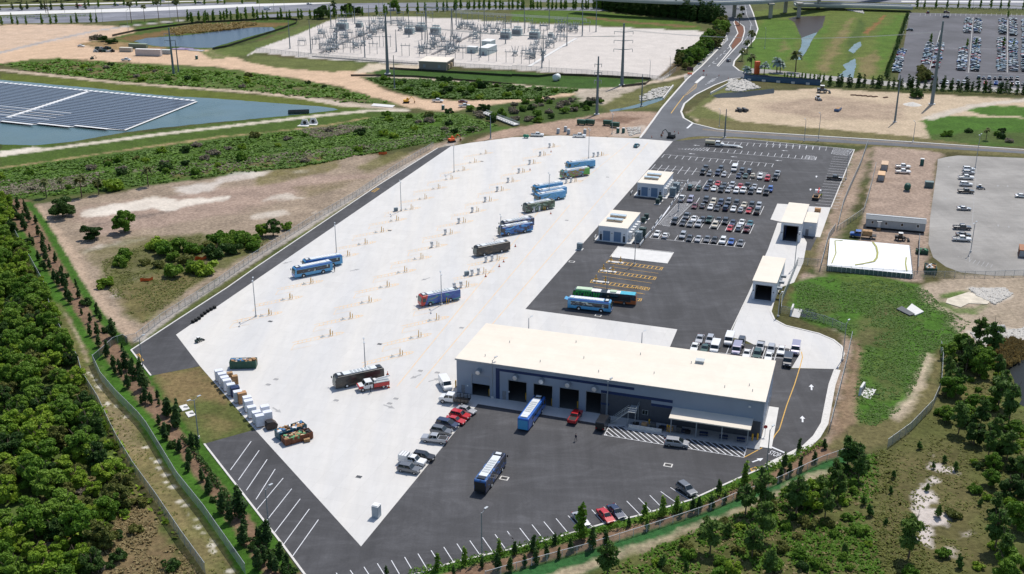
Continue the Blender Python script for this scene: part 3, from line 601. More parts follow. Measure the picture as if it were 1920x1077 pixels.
hatch(wl, Q(2, 1, (1240, 40), (1460, 30), (1460, 55)), 1.0, 1.2, .18); outline(wl, Q(2, 1, (1240, 40), (1460, 30), (1460, 55)), .12)
hatch(wl, Q(3, 1, (490, 30), (640, 42), (600, 85), (475, 75)), .6, 1.1, .18); outline(wl, Q(3, 1, (490, 30), (640, 42), (600, 85), (475, 75)), .12)
hatch(wl, Q(3, 1, (290, 85), (350, 95), (355, 120), (275, 112)), .6, 1.1, .18); outline(wl, Q(3, 1, (290, 85), (350, 95), (355, 120), (275, 112)), .12)
hatch(wl, Q(2, 1, (1845, 205), (1915, 215), (1890, 250), (1820, 240)), .6, 1.1, .18)
outline(wl, Q(2, 1, (1240, 272), (1320, 280), (1295, 320), (1220, 305)), .15)
ribbon(wl, [W(*p) for p in Q(2, 1, (1315, 285), (1130, 540), (1000, 705))], .5, .046)
A, B = W(*Q(3, 1, (490, 80))[0]), W(*Q(3, 1, (350, 470))[0])
for i in range(21):
 p = A.lerp(B, i / 20); ribbon(wl, [p, p + ex * 8.0], .15, .045)
row(Z(1335, 470, 2, 2), Z(2060, 530, 2, 2), 3.0, 5.5, 5.5, True)
def arrow(mb, u, v, th, s=1.0):
 g = W(u, v); c, sn = math.cos(th), math.sin(th)
 P = [(-1.5, -.18), (0.2, -.18), (.2, -.6), (1.6, 0), (.2, .6), (.2, .18), (-1.5, .18)]
 mb.add([(g.x + s * (x * c - y * sn), g.y + s * (x * sn + y * c), .047) for x, y in P], [tuple(range(7))])
NY = math.radians(72)
for u, v, c_, r_ in ((325, 745, 3, 2), (258, 983, 3, 2)): arrow(wl, *Z(u, v, c_, r_), NY + .1)
arrow(wl, *Z(1838, 225, 2, 3), .55)
for x, y in ((125, 52), (80, 126)): arrow(wl, *Z(x, y, 3), SITE + math.pi, .9)
for x, y in ((1345, 75), (1380, 12), (1700, 25), (1660, 98)): arrow(wl, *Z(x, y), SITE + math.pi, .9)
for x, y in ((362, 246), (318, 343)): arrow(wl, *Z(x, y, 3), NY, .9)
ln(wl, Z(-130, 60, 3, 3), Z(155, 182, 3, 3), .5)
struct('parking_markings', wl, LW, fix=False)
yf = MB()
for a, b in (((744, 725), (1040, 360)), ((780, 728), (1068, 385)), ((920, 612), (1215, 268))):
 ln(yf, a, b, .22)
ln(yf, (1085, 345), (1180, 268), .18); ln(yf, (660, 760), (744, 725), .0001)
BAYS_A = Q(1, 1, (1705, 75), (1625, 140), (1538, 200), (1448, 265), (1352, 335), (1252, 412), (1148, 490), (1040, 575), (926, 660), (803, 750), (672, 840), (395, 1045)) + Q(1, 2, (80, 205), (238, 85))
BAYS_B = Q(1, 1, (1220, 860), (1098, 960), (966, 1070), (1340, 770), (1440, 675), (1540, 590), (1640, 508), (1735, 430), (1825, 352), (1905, 285)) + Q(2, 1, (70, 215), (150, 150), (228, 88), (298, 25)) + Q(1, 2, (830, 108), (688, 230), (538, 360))
BAYS_C = Q(1, 2, (1335, 240), (1200, 370), (1060, 508), (1410, 120)) + Q(1, 1, (1690, 970), (1790, 870), (1560, 1070)) + Q(2, 1, (460, 285), (660, 90), (330, 410), (225, 500), (50, 670))
BD = math.radians(31)
def island(mb, u, v):
 g = W(u, v); d = Vector((math.cos(BD), math.sin(BD), 0)); n = Vector((-d.y, d.x, 0)); g.z = 0
 def pt(x, y): return g + d * x + n * y
 top = [pt(-9.5, -.7), pt(1.5, -.9), pt(3.6, -.55), pt(4.4, 0), pt(3.6, .55), pt(1.5, .9), pt(-9.5, .7)]
 ribbon(mb, top, .24, .045)
 for k_ in range(7):
  x = -8.6 + k_ * 1.15; ribbon(mb, [pt(x, -.7), pt(x + .8, .7)], .16, .045)
 for x in (2.2, 2.9): ribbon(mb, [pt(x, -.6), pt(x + .5, .5)], .25, .045)
 ribbon(mb, [pt(-9.5, -.7), pt(-11.5, -3.6)], .15, .045); ribbon(mb, [pt(-11.5, -3.6), pt(-6, -3.6)], .12, .045)
for p in BAYS_A + BAYS_B + BAYS_C: island(yf, *p)
struct('yard_markings', yf, LF, fix=False)
yl = MB()
for q_ in (((705, 880, 1125, 935), 8), ((645, 950, 1075, 1008), 8), ((585, 1028, 1010, 1085), 8)):
 x0, y0, x1, y1 = q_[0]
 P = Q(2, 1, (x0, y0 + 10), (x0 + 14, y0 - 10), (x1 + 5, y1 - 10), (x1 - 8, y1 + 10)); outline(yl, P, .2); hatch(yl, P, BD + .6, 1.3, .25)
 ln(yl, Z(x0 + 30, y0 + 40), Z(x1 - 30, y1 + 35), .15)
P = Q(2, 2, (900, 78), (972, 82), (962, 100), (890, 96)); outline(yl, P, .2); hatch(yl, P, BD + .6, 1.3, .25)
ln(yl, Z(920, 38, 2, 2), Z(995, 48, 2, 2), .15)
P = Q(2, 2, (860, -5), (1030, 2), (1020, 18), (880, 2)); outline(yl, P, .2); hatch(yl, P, BD + .6, 1.3, .25)
ribbon(yl, [W(*p) for p in Q(3, 2, (250, 480), (258, 520), (240, 590), (200, 720), (140, 880), (85, 1060))] + [W(*p) for p in Q(3, 3, (50, 40), (20, 100), (-30, 125), (-180, 205))], .22, .045)
P = Q(0, 2, (1012, 505), (1040, 495), (1072, 545), (1045, 560)); outline(yl, P, .25); hatch(yl, P, .3, .8, .2)
P = Q(1, 1, (865, 358), (885, 362), (922, 335), (905, 332)); outline(yl, P, .25); hatch(yl, P, .3, .8, .2)
P = Q(2, 3, (1785, 290), (1825, 275), (1835, 295), (1795, 310)); outline(yl, P, .2); hatch(yl, P, .3, .8, .2)
P = Q(2, 0, (1285, 720), (1370, 635), (1385, 625), (1375, 660), (1300, 715)); outline(yl, P, .25, .055); hatch(yl, P, .1, 2.2, .3, .055)
ribbon(yl, [W(*p) for p in Q(2, 0, (1190, 850), (1240, 780), (1290, 715))], .4, .055); 
for dv in (0, 1.6): ribbon(yl, [W(1318, 242 + dv), W(1380, 248.5 + dv), W(1640, 264.5 + dv), W(1980, 286 + dv)], .2, .055)
struct('yellow_markings', yl, LY, fix=False)
rw = MB()
P = Q(2, 0, (1600, 235), (1615, 300), (1360, 540), (1352, 520), (1530, 350)); hatch(rw, P, SITE + .2, 3.2, 1.0, .055); outline(rw, P, .25, .055)
P = Q(2, 0, (1285, 560), (1350, 550), (1310, 600), (1290, 600)); hatch(rw, P, SITE + .2, 2.6, .7, .055)
P = Q(2, 0, (1440, 640), (1500, 590), (1540, 580), (1500, 615)); hatch(rw, P, .5, 2.6, .7, .055)
P = Q(2, 0, (1365, 620), (1420, 572), (1445, 575), (1385, 625)); sheet('traffic_island', P, .06, MATS['pave_white'])
ln(rw, Z(1310, 962, 2, 0), Z(1350, 925, 2, 0), .9, .055)
for t in range(6):
 a, b = Z(1470, 500, 2, 0), Z(1640, 340, 2, 0)
 ln(rw, (a[0] + (b[0] - a[0]) * t / 6, a[1] + (b[1] - a[1]) * t / 6), (a[0] + (b[0] - a[0]) * (t + .5) / 6, a[1] + (b[1] - a[1]) * (t + .5) / 6), .25, .055)
ribbon(rw, [W(*p) for p in Q(2, 0, (1740, 20), (1755, 110), (1790, 180), (1775, 260), (1720, 330))], .2, .055)
for y in (35, 66): ln(rw, Z(1590, 205 + y - 35, 2, 0), Z(1625, 212 + y - 35, 2, 0), .8, .055)
for x, y in ((1745, 62), (1790, 188), (1515, 475), (1590, 402)): ln(rw, Z(x - 12, y, 2, 0), Z(x + 14, y + 3, 2, 0), .7, .055)
for pts in ([(0, 39), (180, 33), (480, 18), (700, 10)], [(-60, 22), (180, 15), (480, 6)], [(1700, 10), (1980, 16)]): ribbon(rw, [W(*p) for p in pts], .3, .05)
struct('road_markings', rw, LW, fix=False)
og = MB()
for (a, b, n_) in (((1560, 180), (1512, 800), 29),):
 A, B = W(*Z(*a, 3)), W(*Z(*b, 3))
 ribbon(og, [A, W(*Z(1505, 880, 3))], .15, .045)
 for i in range(n_):
  p = A.lerp(B, i / (n_ - 1)); ribbon(og, [p - ex * 5.2, p + ex * 5.2], .12, .045)
A, B = W(*Z(1850, 215, 3)), W(*Z(1850, 720, 3))
for i in range(25): p = A.lerp(B, i / 24); ribbon(og, [p, p + ex * 5], .12, .045)
hatch(og, Q(3, 1, (1410, 840), (1680, 895), (1680, 930), (1560, 910)), 1.0, 1.3, .15, .045)
for p in ((1325, 412), (1720, 315), (1793, 318), (1722, 612), (1802, 622), (1352, 172)): arrow(og, *Z(*p, 3), 1.2, .8)
for a, b in ((Z(1060, 110, 3, 0), Z(958, 395, 3, 0)), (Z(1090, 640, 3, 0), Z(1130, 530, 3, 0)), (Z(1290, 230, 3, 0), Z(1210, 520, 3, 0)), (Z(1535, 130, 3, 0), Z(1500, 545, 3, 0)), (Z(1793, 150, 3, 0), Z(1790, 545, 3, 0)), (Z(1310, 360, 3, 0), Z(1990, 375, 3, 0)), (Z(1480, 545, 3, 0), Z(1990, 560, 3, 0)), (Z(1060, 100, 3, 0), Z(1990, 118, 3, 0))): ln(og, a, b, .45)
for i in range(22): x = 1140 + i * 38; ln(og, Z(x, 102, 3, 0), Z(x - 3, 122, 3, 0), .2)
struct('faded_markings', og, LG, fix=False)
ya = MB()
for x, y, t in ((155, 915, -.8), (995, 890, -.6), (1195, 665, 3.9), (1335, 690, .6)): arrow(ya, *Z(x, y, 1, 2), t, 1.1)
for x, y, t in ((1270, 1012, 3.9), (740, 945, .6), (235, 888, 3.9)): arrow(ya, *Z(x, y, 1, 1), t, 1.1)
struct('yard_arrows', ya, LG, fix=False)
cu = bpy.data.curves.new('stop', 'FONT'); cu.body = 'STOP'; cu.size = 2.0; cu.align_x = 'CENTER'; cu.align_y = 'CENTER'
tmp = bpy.data.objects.new('stop_marking', cu); COL.objects.link(tmp)
dg = bpy.context.evaluated_depsgraph_get()
sm = bpy.data.meshes.new_from_object(tmp.evaluated_get(dg)); bpy.data.objects.remove(tmp)
sm.materials.clear(); sm.materials.append(LW)
o = struct('stop_marking', sm, LW); o.location = W(1452, 852) + Vector((0, 0, .05)); o.rotation_euler = (0, 0, ang((1434, 848), (1458, 856))); o.scale = (.5, 1.35, 1)
for i, (u, v) in enumerate(Q(1, 1, (1690, 132), (1000, 650)) + Q(1, 2, (107, 252), (925, 422), (1538, 300), (1230, 622), (1357, 635), (1047, 830), (1000, 866), (600, 843), (150, 685), (92, 725)) + Q(1, 3, (770, 350),) + Q(2, 1, (715, 250), (410, 573))):
 big = i in (2, 3, 12)
 g = W(u, v); mb = MB(); mb.box(-.6, .6, -.45, .45, 0, .03, 0); mb.box(-.75, .75, -.6, .6, 0, .015, 1)
 solo('drain_cover', mb, [MATS['dark_steel'] if i in (0, 1, 2, 3, 12) else MATS['line_grey_dark'] if 'line_grey_dark' in MATS else M('line_grey_dark', (.3, .3, .3), .8), MATS['kerb_concrete']], 'dark metal drain cover let into the pale concrete yard' if i in (0, 1, 2, 3, 12) else 'grey worn drain cover let into the pale concrete yard', 'drain cover', (g.x, g.y, .03), SITE, 'drain covers in the yard')
for u, v, L in ((*Z(1857, 360, 1, 3), 'black drain grate in a pale frame beside the black and blue bus'), (*Z(1168, 262, 2, 3), 'black drain grate in a pale frame on the open asphalt near the stalls'), (*Z(645, 207, 2, 2), 'black drain grate behind the blue bus parked at the asphalt edge'), (*Z(447, 882, 2, 1), 'black drain grate on asphalt near the grey cabinet by the concrete edge')):
 g = W(u, v); mb = MB(); mb.box(-.9, .9, -.7, .7, 0, .03, 0); mb.box(-.65, .65, -.45, .45, .03, .05, 1)
 solo('drain_grate', mb, [MATS['kerb_concrete'], MATS['black']], L, 'drain grate', (g.x, g.y, .02), SITE)
sheet('asphalt_van_park', [(1270, 618), (1371, 618), (1367, 636), (1400, 645), (1478, 654), (1500, 664), (1484, 691), (1440, 700), (1254, 656)], .041, ASP)
# ---------------------------------------------------------------- buildings
def ray_plane(u, v, o, th):
 d = W(u, v) - Vector((0, 0, HCAM)); n = Vector((-math.sin(th), math.cos(th), 0))
 t = (Vector(o) - Vector((0, 0, HCAM))).dot(n) / d.dot(n); p = Vector((0, 0, HCAM)) + d * t
 return (p - Vector(o)).dot(Vector((math.cos(th), math.sin(th), 0))), p.z
def holed(mb, x0, x1, z0, z1, y0, y1, holes, mi=0):
 xs = sorted({x0, x1} | {h[0] for h in holes} | {h[1] for h in holes})
 for a, b in zip(xs, xs[1:]):
  cut = sorted((h[2], h[3]) for h in holes if h[0] <= a + 1e-6 and h[1] >= b - 1e-6); z = z0
  for c0, c1 in cut:
   if c0 > z + 1e-6: mb.box(a, b, y0, y1, z, c0, mi)
   z = c1
  if z < z1 - 1e-6: mb.box(a, b, y0, y1, z, z1, mi)
k = NT('wall_ribbed'); v = k.map()
rb = k.n('TexWave', {'Vector': v, 'Scale': .55, 'Distortion': 0}, bands_direction='X').outputs[0]
k.col(k.mix((.25, .295, .37), k.rng(k.noise(v, .25, 5), .3, .7, .94, 1.05), 1.0, 'MULTIPLY')).rough(.55).bump(rb, .25, .03); MATS['wall_ribbed'] = k.m
k = NT('roof_membrane'); v = k.map()
sm_ = k.n('TexBrick', {'Vector': v, 'Scale': 1.0, 'Mortar Size': .006, 'Brick Width': 60., 'Row Height': 3.0, 'Color1': (1, 1, 1, 1), 'Color2': (.975, .97, .96, 1), 'Mortar': (.80, .78, .74, 1)}, offset=0.).outputs['Color']
k.col(k.mix(k.mix((.74, .67, .57), sm_, 1., 'MULTIPLY'), k.rng(k.noise(v, .22, 7, .75), .3, .75, 1.04, .90), 1., 'MULTIPLY')).rough(.7); MATS['roof_membrane'] = k.m
k = NT('block_wall'); br = k.n('TexBrick', {'Vector': k.map(), 'Scale': 1.0, 'Mortar Size': .02, 'Brick Width': .8, 'Row Height': .4, 'Color1': (.23, .19, .15, 1), 'Color2': (.19, .16, .13, 1), 'Mortar': (.28, .25, .21, 1)}).outputs['Color']
k.col(br).rough(.9); MATS['block_wall'] = k.m
BT = math.radians(-18.1); BO = W(857, 737); BO.z = 0; BL, BD_, BH = 70.0, 21.2, 8.75
Z1 = lambda x, y: ray_plane(840 + x / 5.984, 600 + y / 5.984, BO, BT)
Z2 = lambda x, y: ray_plane(1140 + x / 4.681, 640 + y / 4.681, BO, BT)
mbld = thing('maintenance_building', 'long grey maintenance building with cream roof and open garage bays', 'building', BO, BT)
doors = []
for (a, b, c, d_) in ((268, 612, 468, 830), (677, 672, 880, 885), (962, 712, 1168, 925), (1254, 755, 1465, 975), (1552, 798, 1770, 1015)):
 xa, za = Z1(a, b); xb, _ = Z1(c, d_); doors.append((xa, xb, 0.0, za))
pd = [Z1(150, 720) + Z1(192, 790), Z1(610, 790) + Z1(655, 860)]
pdo = [(p[0], p[2], 0.0, 2.3) for p in pd]
sd_ = [(doors[0][0] - 0, 0)]
mb = MB()
holed(mb, 0, BL, 0, BH, 0, .3, doors + pdo)
mb.box(0, .3, .3, BD_, 0, BH); mb.box(.3, BL - .3, BD_ - .3, BD_, 0, BH)
sidewin = [(2.5 + 2.6 * i, 3.6 + 2.6 * i, 1.0, 2.4) for i in range(6)]
mb2 = MB(); holed(mb2, .3, BD_, 0, BH, 0, .3, sidewin)
b = len(mb.v); mb.v += [(BL - y, x, z) for x, y, z in mb2.v]; mb.f += [tuple(i + b for i in f) for f in mb2.f]; mb.m += mb2.m
part('wall', mb, MATS['wall_ribbed'], mbld)
part('floor', MB().box(.3, BL - .3, .3, BD_ - .3, .0, .05), M('bay_floor', (.12, .12, .12), .6), mbld)
part('partition', MB().box(46, 46.2, .4, BD_ - .4, .06, BH - .5).box(.4, 45.9, 14, 14.2, .06, BH - .5), MATS['wall_dark'], mbld)
rf = part('roof', MB().box(-.25, BL + .25, -.25, BD_ + .25, BH + .02, BH + .22), MATS['roof_membrane'], mbld)
part('gutter', MB().box(-.27, BL + .27, -.34, -.26, BH - .12, BH + .2), MATS['steel'], rf)
for x, y in ((6, 3), (9, 12), (19, 4), (28, 9), (33, 3), (45, 6), (52, 14), (61, 4), (66, 6.5), (67, 4), (24, 17), (40, 15)):
 part('vent_pipe', MB().tube((x, y, BH + .2), (x, y, BH + .75), .08), MATS['steel'], rf)
part('roof_hatch', MB().box(53, 54.6, 14.5, 15.8, BH + .22, BH + .8, 0).box(52.8, 54.8, 14.3, 16.0, BH + .8, BH + .9, 1), [MATS['grey_metal'], MATS['galv']], rf)
for i, (xa, xb, _, zt) in enumerate(doors):
 fr = part('garage_door', MB().box(xa - .12, xa, -.03, .1, 0, zt + .12).box(xb, xb + .12, -.03, .1, 0, zt + .12).box(xa, xb, -.03, .1, zt, zt + .12), MATS['steel'], mbld)
 drop = zt * (.58 if i == 0 else .97)
 m2 = MB(); m2.box(xa, xb, .08, .16, drop, zt)
 part('shutter', m2, MATS['wall_grey'], fr, label='half lowered grey shutter' if i == 0 else None)
 cx_, cz_ = Z1(*((348, 570), (762, 630), (1055, 672), (1350, 713), (1650, 757))[i])
 fan = MB(); fan.tube((cx_, .0, cz_), (cx_, -.9, cz_ - .12), .62, .62, 16, 0); fan.tube((cx_, -.9, cz_ - .12), (cx_, -1.05, cz_ - .14), .55, .5, 16, 1)
 part('exhaust_fan', fan, [MATS['steel'], M('silver', (.75, .74, .72), .3, .4)], mbld)
for p in pdo:
 dr = part('door', MB().box(p[0] + .02, p[1] - .02, .05, .12, .02, p[3] - .02), M('door_grey', (.20, .21, .23), .5), mbld)
 part('handle', MB().box(p[1] - .2, p[1] - .1, .0, .05, 1.0, 1.12), MATS['galv'], dr)
 part('wall_light', MB().box(p[1] + .5, p[1] + .8, -.15, 0, 2.2, 2.45), MATS['lamp_white'], mbld)
x_f = Z1(535, 520)[0]; x_e = Z2(232, 400)[0]; zb1, zb2 = BH - .9, BH - 1.55
trim = MB(); trim.box(x_f, x_e, -.025, 0, zb2, zb1); trim.box(x_f, x_f + .95, -.022, -.0, .1, zb2)
x2a, x2b = Z2(-60, 400)[0], Z2(570, 505)[0]
trim.box(x2a, x2b, -.03, 0, BH - 3.35, BH - 2.65)
x3 = Z2(380, 540)[0]; trim.box(x3, x2b, -.03, 0, BH - 4.75, BH - 4.1); trim.box(x2a, x3 - 9.4, -.03, 0, BH - 6.2, BH - 5.7)
part('blue_trim', trim, MATS['navy'], mbld)
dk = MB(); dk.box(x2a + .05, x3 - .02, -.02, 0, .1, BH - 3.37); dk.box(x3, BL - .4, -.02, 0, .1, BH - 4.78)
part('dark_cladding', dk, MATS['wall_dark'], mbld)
for (a, b_, c, d_) in ((300, 600, 350, 650), (205, 580, 255, 635)):
 xa, za = Z2(a, b_); xb, zb = Z2(c, d_)
 w_ = part('window', MB().box(xa, xb, -.06, -.02, zb, za), MATS['galv'], mbld)
 xm = (xa + xb) / 2; part('pane', MB().box(xa + .1, xm - .06, -.075, -.06, zb + .1, za - .1).box(xm + .06, xb - .1, -.075, -.06, zb + .1, za - .1), MATS['glass'], w_)
for x0, x1, z0, z1 in sidewin:
 w_ = part('window', MB().box(BL - .04, BL + .03, x0 + .02, x1 - .02, z0, z1), MATS['steel'], mbld)
 part('pane', MB().box(BL + .03, BL + .045, x0 + .12, x1 - .12, z0 + .1, z1 - .1), MATS['glass'], w_)
part('side_trim', MB().box(BL, BL + .03, .4, BD_ - .4, BH - 4.6, BH - 4.1), MATS['shutter_blue'], mbld)
part('camera_box', MB().box(BL - 3.2, BL - 2.7, -.3, 0, BH - 1.6, BH - 1.3), MATS['white_paint'], mbld)
c0 = Z2(570, 562); c1 = Z2(1277, 668)
cz = 4.15
can = part('canopy', MB().add([(c0[0], 0, cz + .35), (c1[0], 0, cz + .35), (c1[0], -4.6, cz), (c0[0], -4.6, cz), (c0[0], 0, cz + .1), (c1[0], 0, cz + .1), (c1[0], -4.6, cz - .25), (c0[0], -4.6, cz - .25)], [(0, 1, 2, 3), (7, 6, 5, 4), (3, 2, 6, 7), (2, 1, 5, 6), (0, 3, 7, 4), (1, 0, 4, 5)]), MATS['roof_membrane'], mbld)
for i in range(4):
 x = c0[0] + .5 + (c1[0] - c0[0] - 1) * i / 3; part('column', MB().box(x - .1, x + .1, -4.35, -4.15, 0, cz - .25), MATS['steel'], can)
def loc(x, y, z=0): return BO + Vector((math.cos(BT) * x - math.sin(BT) * y, math.sin(BT) * x + math.cos(BT) * y, z))
mb = MB(); a = [loc(41, -5.2), loc(BL + .2, -5.2), loc(BL + .2, -.1), loc(41, -.1)]
mb.add([(p.x, p.y, .05) for p in a] + [(p.x, p.y, .12) for p in a], [(4, 5, 6, 7), (0, 1, 5, 4), (1, 2, 6, 5), (2, 3, 7, 6), (3, 0, 4, 7)])
struct('terrace', mb, M('terrace_slab', (.40, .40, .40), .85))
mb = MB(); a = [loc(BL + .05, -4), loc(BL + 2.6, -4), loc(BL + 2.2, 15.5), loc(BL + .05, 15.5)]
mb.add([(p.x, p.y, .05) for p in a] + [(p.x, p.y, .16) for p in a], [(4, 5, 6, 7), (0, 1, 5, 4), (1, 2, 6, 5), (2, 3, 7, 6), (3, 0, 4, 7)])
struct('sidewalk', mb, MATS['pave_white'])
sx = Z2(60, 670)[0]
st = thing('access_stair', 'grey metal stair with rails climbing to a door of the long building', 'stair', loc(sx, -3.6), BT)
fl = MB()
for i in range(14): fl.box(.0 + i * .26, .28 + i * .26, .0, 1.1, .22 + i * .24, .26 + i * .24)
part('treads', fl, MATS['galv'], st)
part('stringer', MB().add([(0, 0, .1), (3.7, 0, 3.5), (3.7, 0, 3.75), (0, 0, .35), (0, -.05, .1), (3.7, -.05, 3.5), (3.7, -.05, 3.75), (0, -.05, .35)], [(0, 1, 2, 3), (7, 6, 5, 4), (0, 4, 5, 1), (3, 2, 6, 7)]), MATS['galv'], st)
part('landing', MB().box(3.6, 5.4, 0, 3.5, 3.5, 3.6), MATS['galv'], st)
part('lower_landing', MB().box(-1.5, 0, 0, 1.2, .15, .24), MATS['galv'], st)
for y in (0, 1.1):
 r = MB(); r.tube((0, y, 1.3), (3.65, y, 4.7), .04); r.tube((0, y, .8), (3.65, y, 4.2), .03)
 for i in range(6): r.tube((i * .73, y, .3 + i * .68), (i * .73, y, 1.3 + i * .68), .03)
 part('handrail', r, MATS['galv'], st)
r = MB()
for a, b_ in (((3.65, 0), (5.4, 0)), ((5.4, 0), (5.4, 3.5))):
 for h in (4.1, 4.65): r.tube((*a, h), (*b_, h), .035)
 r.tube((*b_, 3.6), (*b_, 4.65), .035)
part('landing_rail', r, MATS['galv'], st)
for x, y in ((3.7, 0.1), (5.3, 0.1), (5.3, 3.3)): part('leg', MB().tube((x, y, 0), (x, y, 3.5), .07), MATS['galv'], st)
rp = thing('loading_ramp', 'low pale concrete ramp wall with yellow ends beside the hatched bay', 'ramp', loc(Z2(215, 715)[0], -4.2), BT)
rl = Z2(500, 790)[0] - Z2(215, 715)[0]
part('wall', MB().box(0, rl, -.3, 0, 0, .95), MATS['kerb_concrete'], rp); part('deck', MB().box(0, rl, 0, 2.0, 0, .5), MATS['steel'], rp)
for i in range(7): part('crate', MB().box(.8 + i * 1.9, 2.0 + i * 1.9, .5, 1.5, .5, 1.0 + .3 * (i % 3)), MATS[('black', 'wood', 'dark_steel')[i % 3]], rp)
tb = thing('picnic_table', 'dark blue picnic table with benches in the shade of the canopy', 'table', loc(50.5, -2.6, .12), BT, 'picnic tables below the canopy')
part('tabletop', MB().box(-.9, .9, -.4, .4, .7, .76), MATS['navy'], tb)
for s in (-1, 1):
 part('bench', MB().box(-.9, .9, s * .75 - .15, s * .75 + .15, .42, .47), MATS['navy'], tb)
 part('leg', MB().box(s * .7 - .05, s * .7 + .05, -.8, .8, .36, .42).box(s * .7 - .05, s * .7 + .05, -.35, -.25, 0, .7).box(s * .7 - .05, s * .7 + .05, .25, .35, 0, .7), MATS['dark_steel'], tb)
put(tb, loc(49.5, -2.6, .12), BT)
for x in (53.8, 58, 62.3, 66): put(tb, loc(x, -2.7, .12), BT + .1)
def z3(x, y): return 1080 + x / 5.983, 300 + y / 5.983
def equip_house(bl, label):
 o = W(*z3(*bl)); th = math.radians(-19.3); t = thing('equipment_house', label, 'building', (o.x, o.y, 0), th, 'charger equipment houses'); L, D, H = 9.5, 17.7, 5.0
 part('slab', MB().box(-1.2, L + 1.6, -.5, D + .4, 0, .25), MATS['pave_white'], t)
 hs = [(1.5, 3.9, .25, 3.6), (5.1, 7.5, .25, 3.6), (.35, 1.2, .25, 2.4), (8.1, 8.95, .25, 2.4)]
 w = MB(); holed(w, 0, L, .25, H, 0, .25, hs); w.box(0, .25, .25, D, .25, H); w.box(L - .25, L, .25, D, .25, H); w.box(.25, L - .25, D - .25, D, .25, H)
 part('wall', w, MATS['wall_pale'], t)
 rf = part('roof', MB().box(-.15, L + .15, -.15, D + .15, H + .01, H + .2), MATS['roof_membrane'], t)
 for y in (5.2, 9.8):
  for x in (1.3, 4.0):
   u_ = part('roof_unit', MB().box(x, x + 2.4, y, y + 1.5, H + .2, H + .75), MATS['wood'] if 0 else MATS['tan_paint'], rf)
   part('cowl', MB().box(x - .12, x + 2.52, y - .12, y + 1.62, H + .75, H + 1.1), M('cowl_blue', (.50, .60, .66), .35, .3), u_, bevel=.08)
 part('fascia', MB().box(-.18, L + .18, -.22, -.16, H - .15, H + .2), MATS['white_paint'], rf)
 for a in hs[:2]: 
  s_ = MB()
  for q in range(11): s_.box(a[0], a[1], .08 + .015 * (q % 2), .14, .25 + q * .3, .25 + q * .3 + .3)
  part('shutter', s_, MATS['shutter_blue'], t)
 for a in hs[2:]:
  d_ = part('door', MB().box(a[0], a[1], .1, .15, .25, 2.4), M('door_dark', (.05, .06, .08), .5), t); part('handle', MB().box(a[1] - .18, a[1] - .1, .05, .1, 1.2, 1.35), MATS['galv'], d_)
  part('wall_light', MB().box((a[0] + a[1]) / 2 - .15, (a[0] + a[1]) / 2 + .15, -.18, 0, 2.9, 3.1), MATS['dark_steel'], t)
 part('wall_light', MB().box(4.35, 4.65, -.18, 0, 2.9, 3.1), MATS['dark_steel'], t)
 for y in (2.2, 5.0, 7.8, 10.6, 13.4):
  a = part('air_conditioner', MB().box(L, L + 1.0, y, y + 1.3, 1.0, 3.2), MATS['white_paint'], t); part('grille', MB().box(L + 1.0, L + 1.02, y + .15, y + 1.15, 1.2, 2.2), MATS['steel'], a)
 for y in (6.5, 9.5):
  part('air_conditioner', MB().box(-.9, 0, y, y + 1.1, 1.2, 2.8), MATS['white_paint'], t)
 return t
equip_house((250, 905), 'small white equipment house with blue shutters, nearest the concrete pad')
equip_house((685, 405), 'small white equipment house with blue shutters, beside the car park rows')
def cabinet(u, v, sx, sy, h, m, label, group, th=SITE, name='switch_cabinet', cat='cabinet'):
 g = W(u, v); t = thing(name, label, cat, (g.x, g.y, .02), th, group)
 part('body', MB().box(-sx / 2, sx / 2, -sy / 2, sy / 2, .15, h), MATS[m], t, bevel=.03)
 part('plinth', MB().box(-sx / 2 - .3, sx / 2 + .3, -sy / 2 - .3, sy / 2 + .3, 0, .15), MATS['pave_white'], t)
 d_ = part('door', MB().box(-sx / 2 + .1, -.03, -sy / 2 - .03, -sy / 2, .3, h - .15).box(.03, sx / 2 - .1, -sy / 2 - .03, -sy / 2, .3, h - .15), MATS[m], t); part('handle', MB().box(.1, .2, -sy / 2 - .06, -sy / 2 - .03, h * .5, h * .6), MATS['black'], d_)
 return t
M('cab_grey', (.16, .21, .24), .5); M('cab_green', (.025, .06, .055), .5)
for (x, y, sx, sy, h, m, L, gp) in ((1085, 405, 2.2, 2.2, 3.2, 'cab_grey', 'tall grey switch cabinet beside the far equipment house, nearer the camera', None), (1125, 350, 2.2, 2.2, 3.2, 'cab_grey', 'tall grey switch cabinet beside the far equipment house, behind another', None),
  (700, 915, 2.2, 2.2, 3.4, 'cab_grey', 'tall grey switch cabinet by the near equipment house, beside a lamp post', None), (745, 860, 2.2, 1.8, 3.0, 'cab_green', 'dark green switch cabinet behind the grey one at the near equipment house', None),
  (915, 495, 1.4, 1.3, 1.9, 'cab_green', 'low dark transformer box on asphalt before the far house, nearer one', None), (945, 460, 1.4, 1.3, 1.9, 'cab_green', 'low dark transformer box on asphalt before the far house, farther one', None),
  (755, 705, 1.4, 1.3, 1.9, 'cab_green', 'low dark transformer box behind the near house, nearer one', None), (790, 665, 1.4, 1.3, 1.9, 'cab_green', 'low dark transformer box behind the near house, farther one', None),
  (40, 1005, 1.6, 1.3, 2.1, 'cab_grey', 'lone grey cabinet at the edge of the concrete near the dark asphalt', None)):
 cabinet(*z3(x, y), sx, sy, h, m, L, gp)
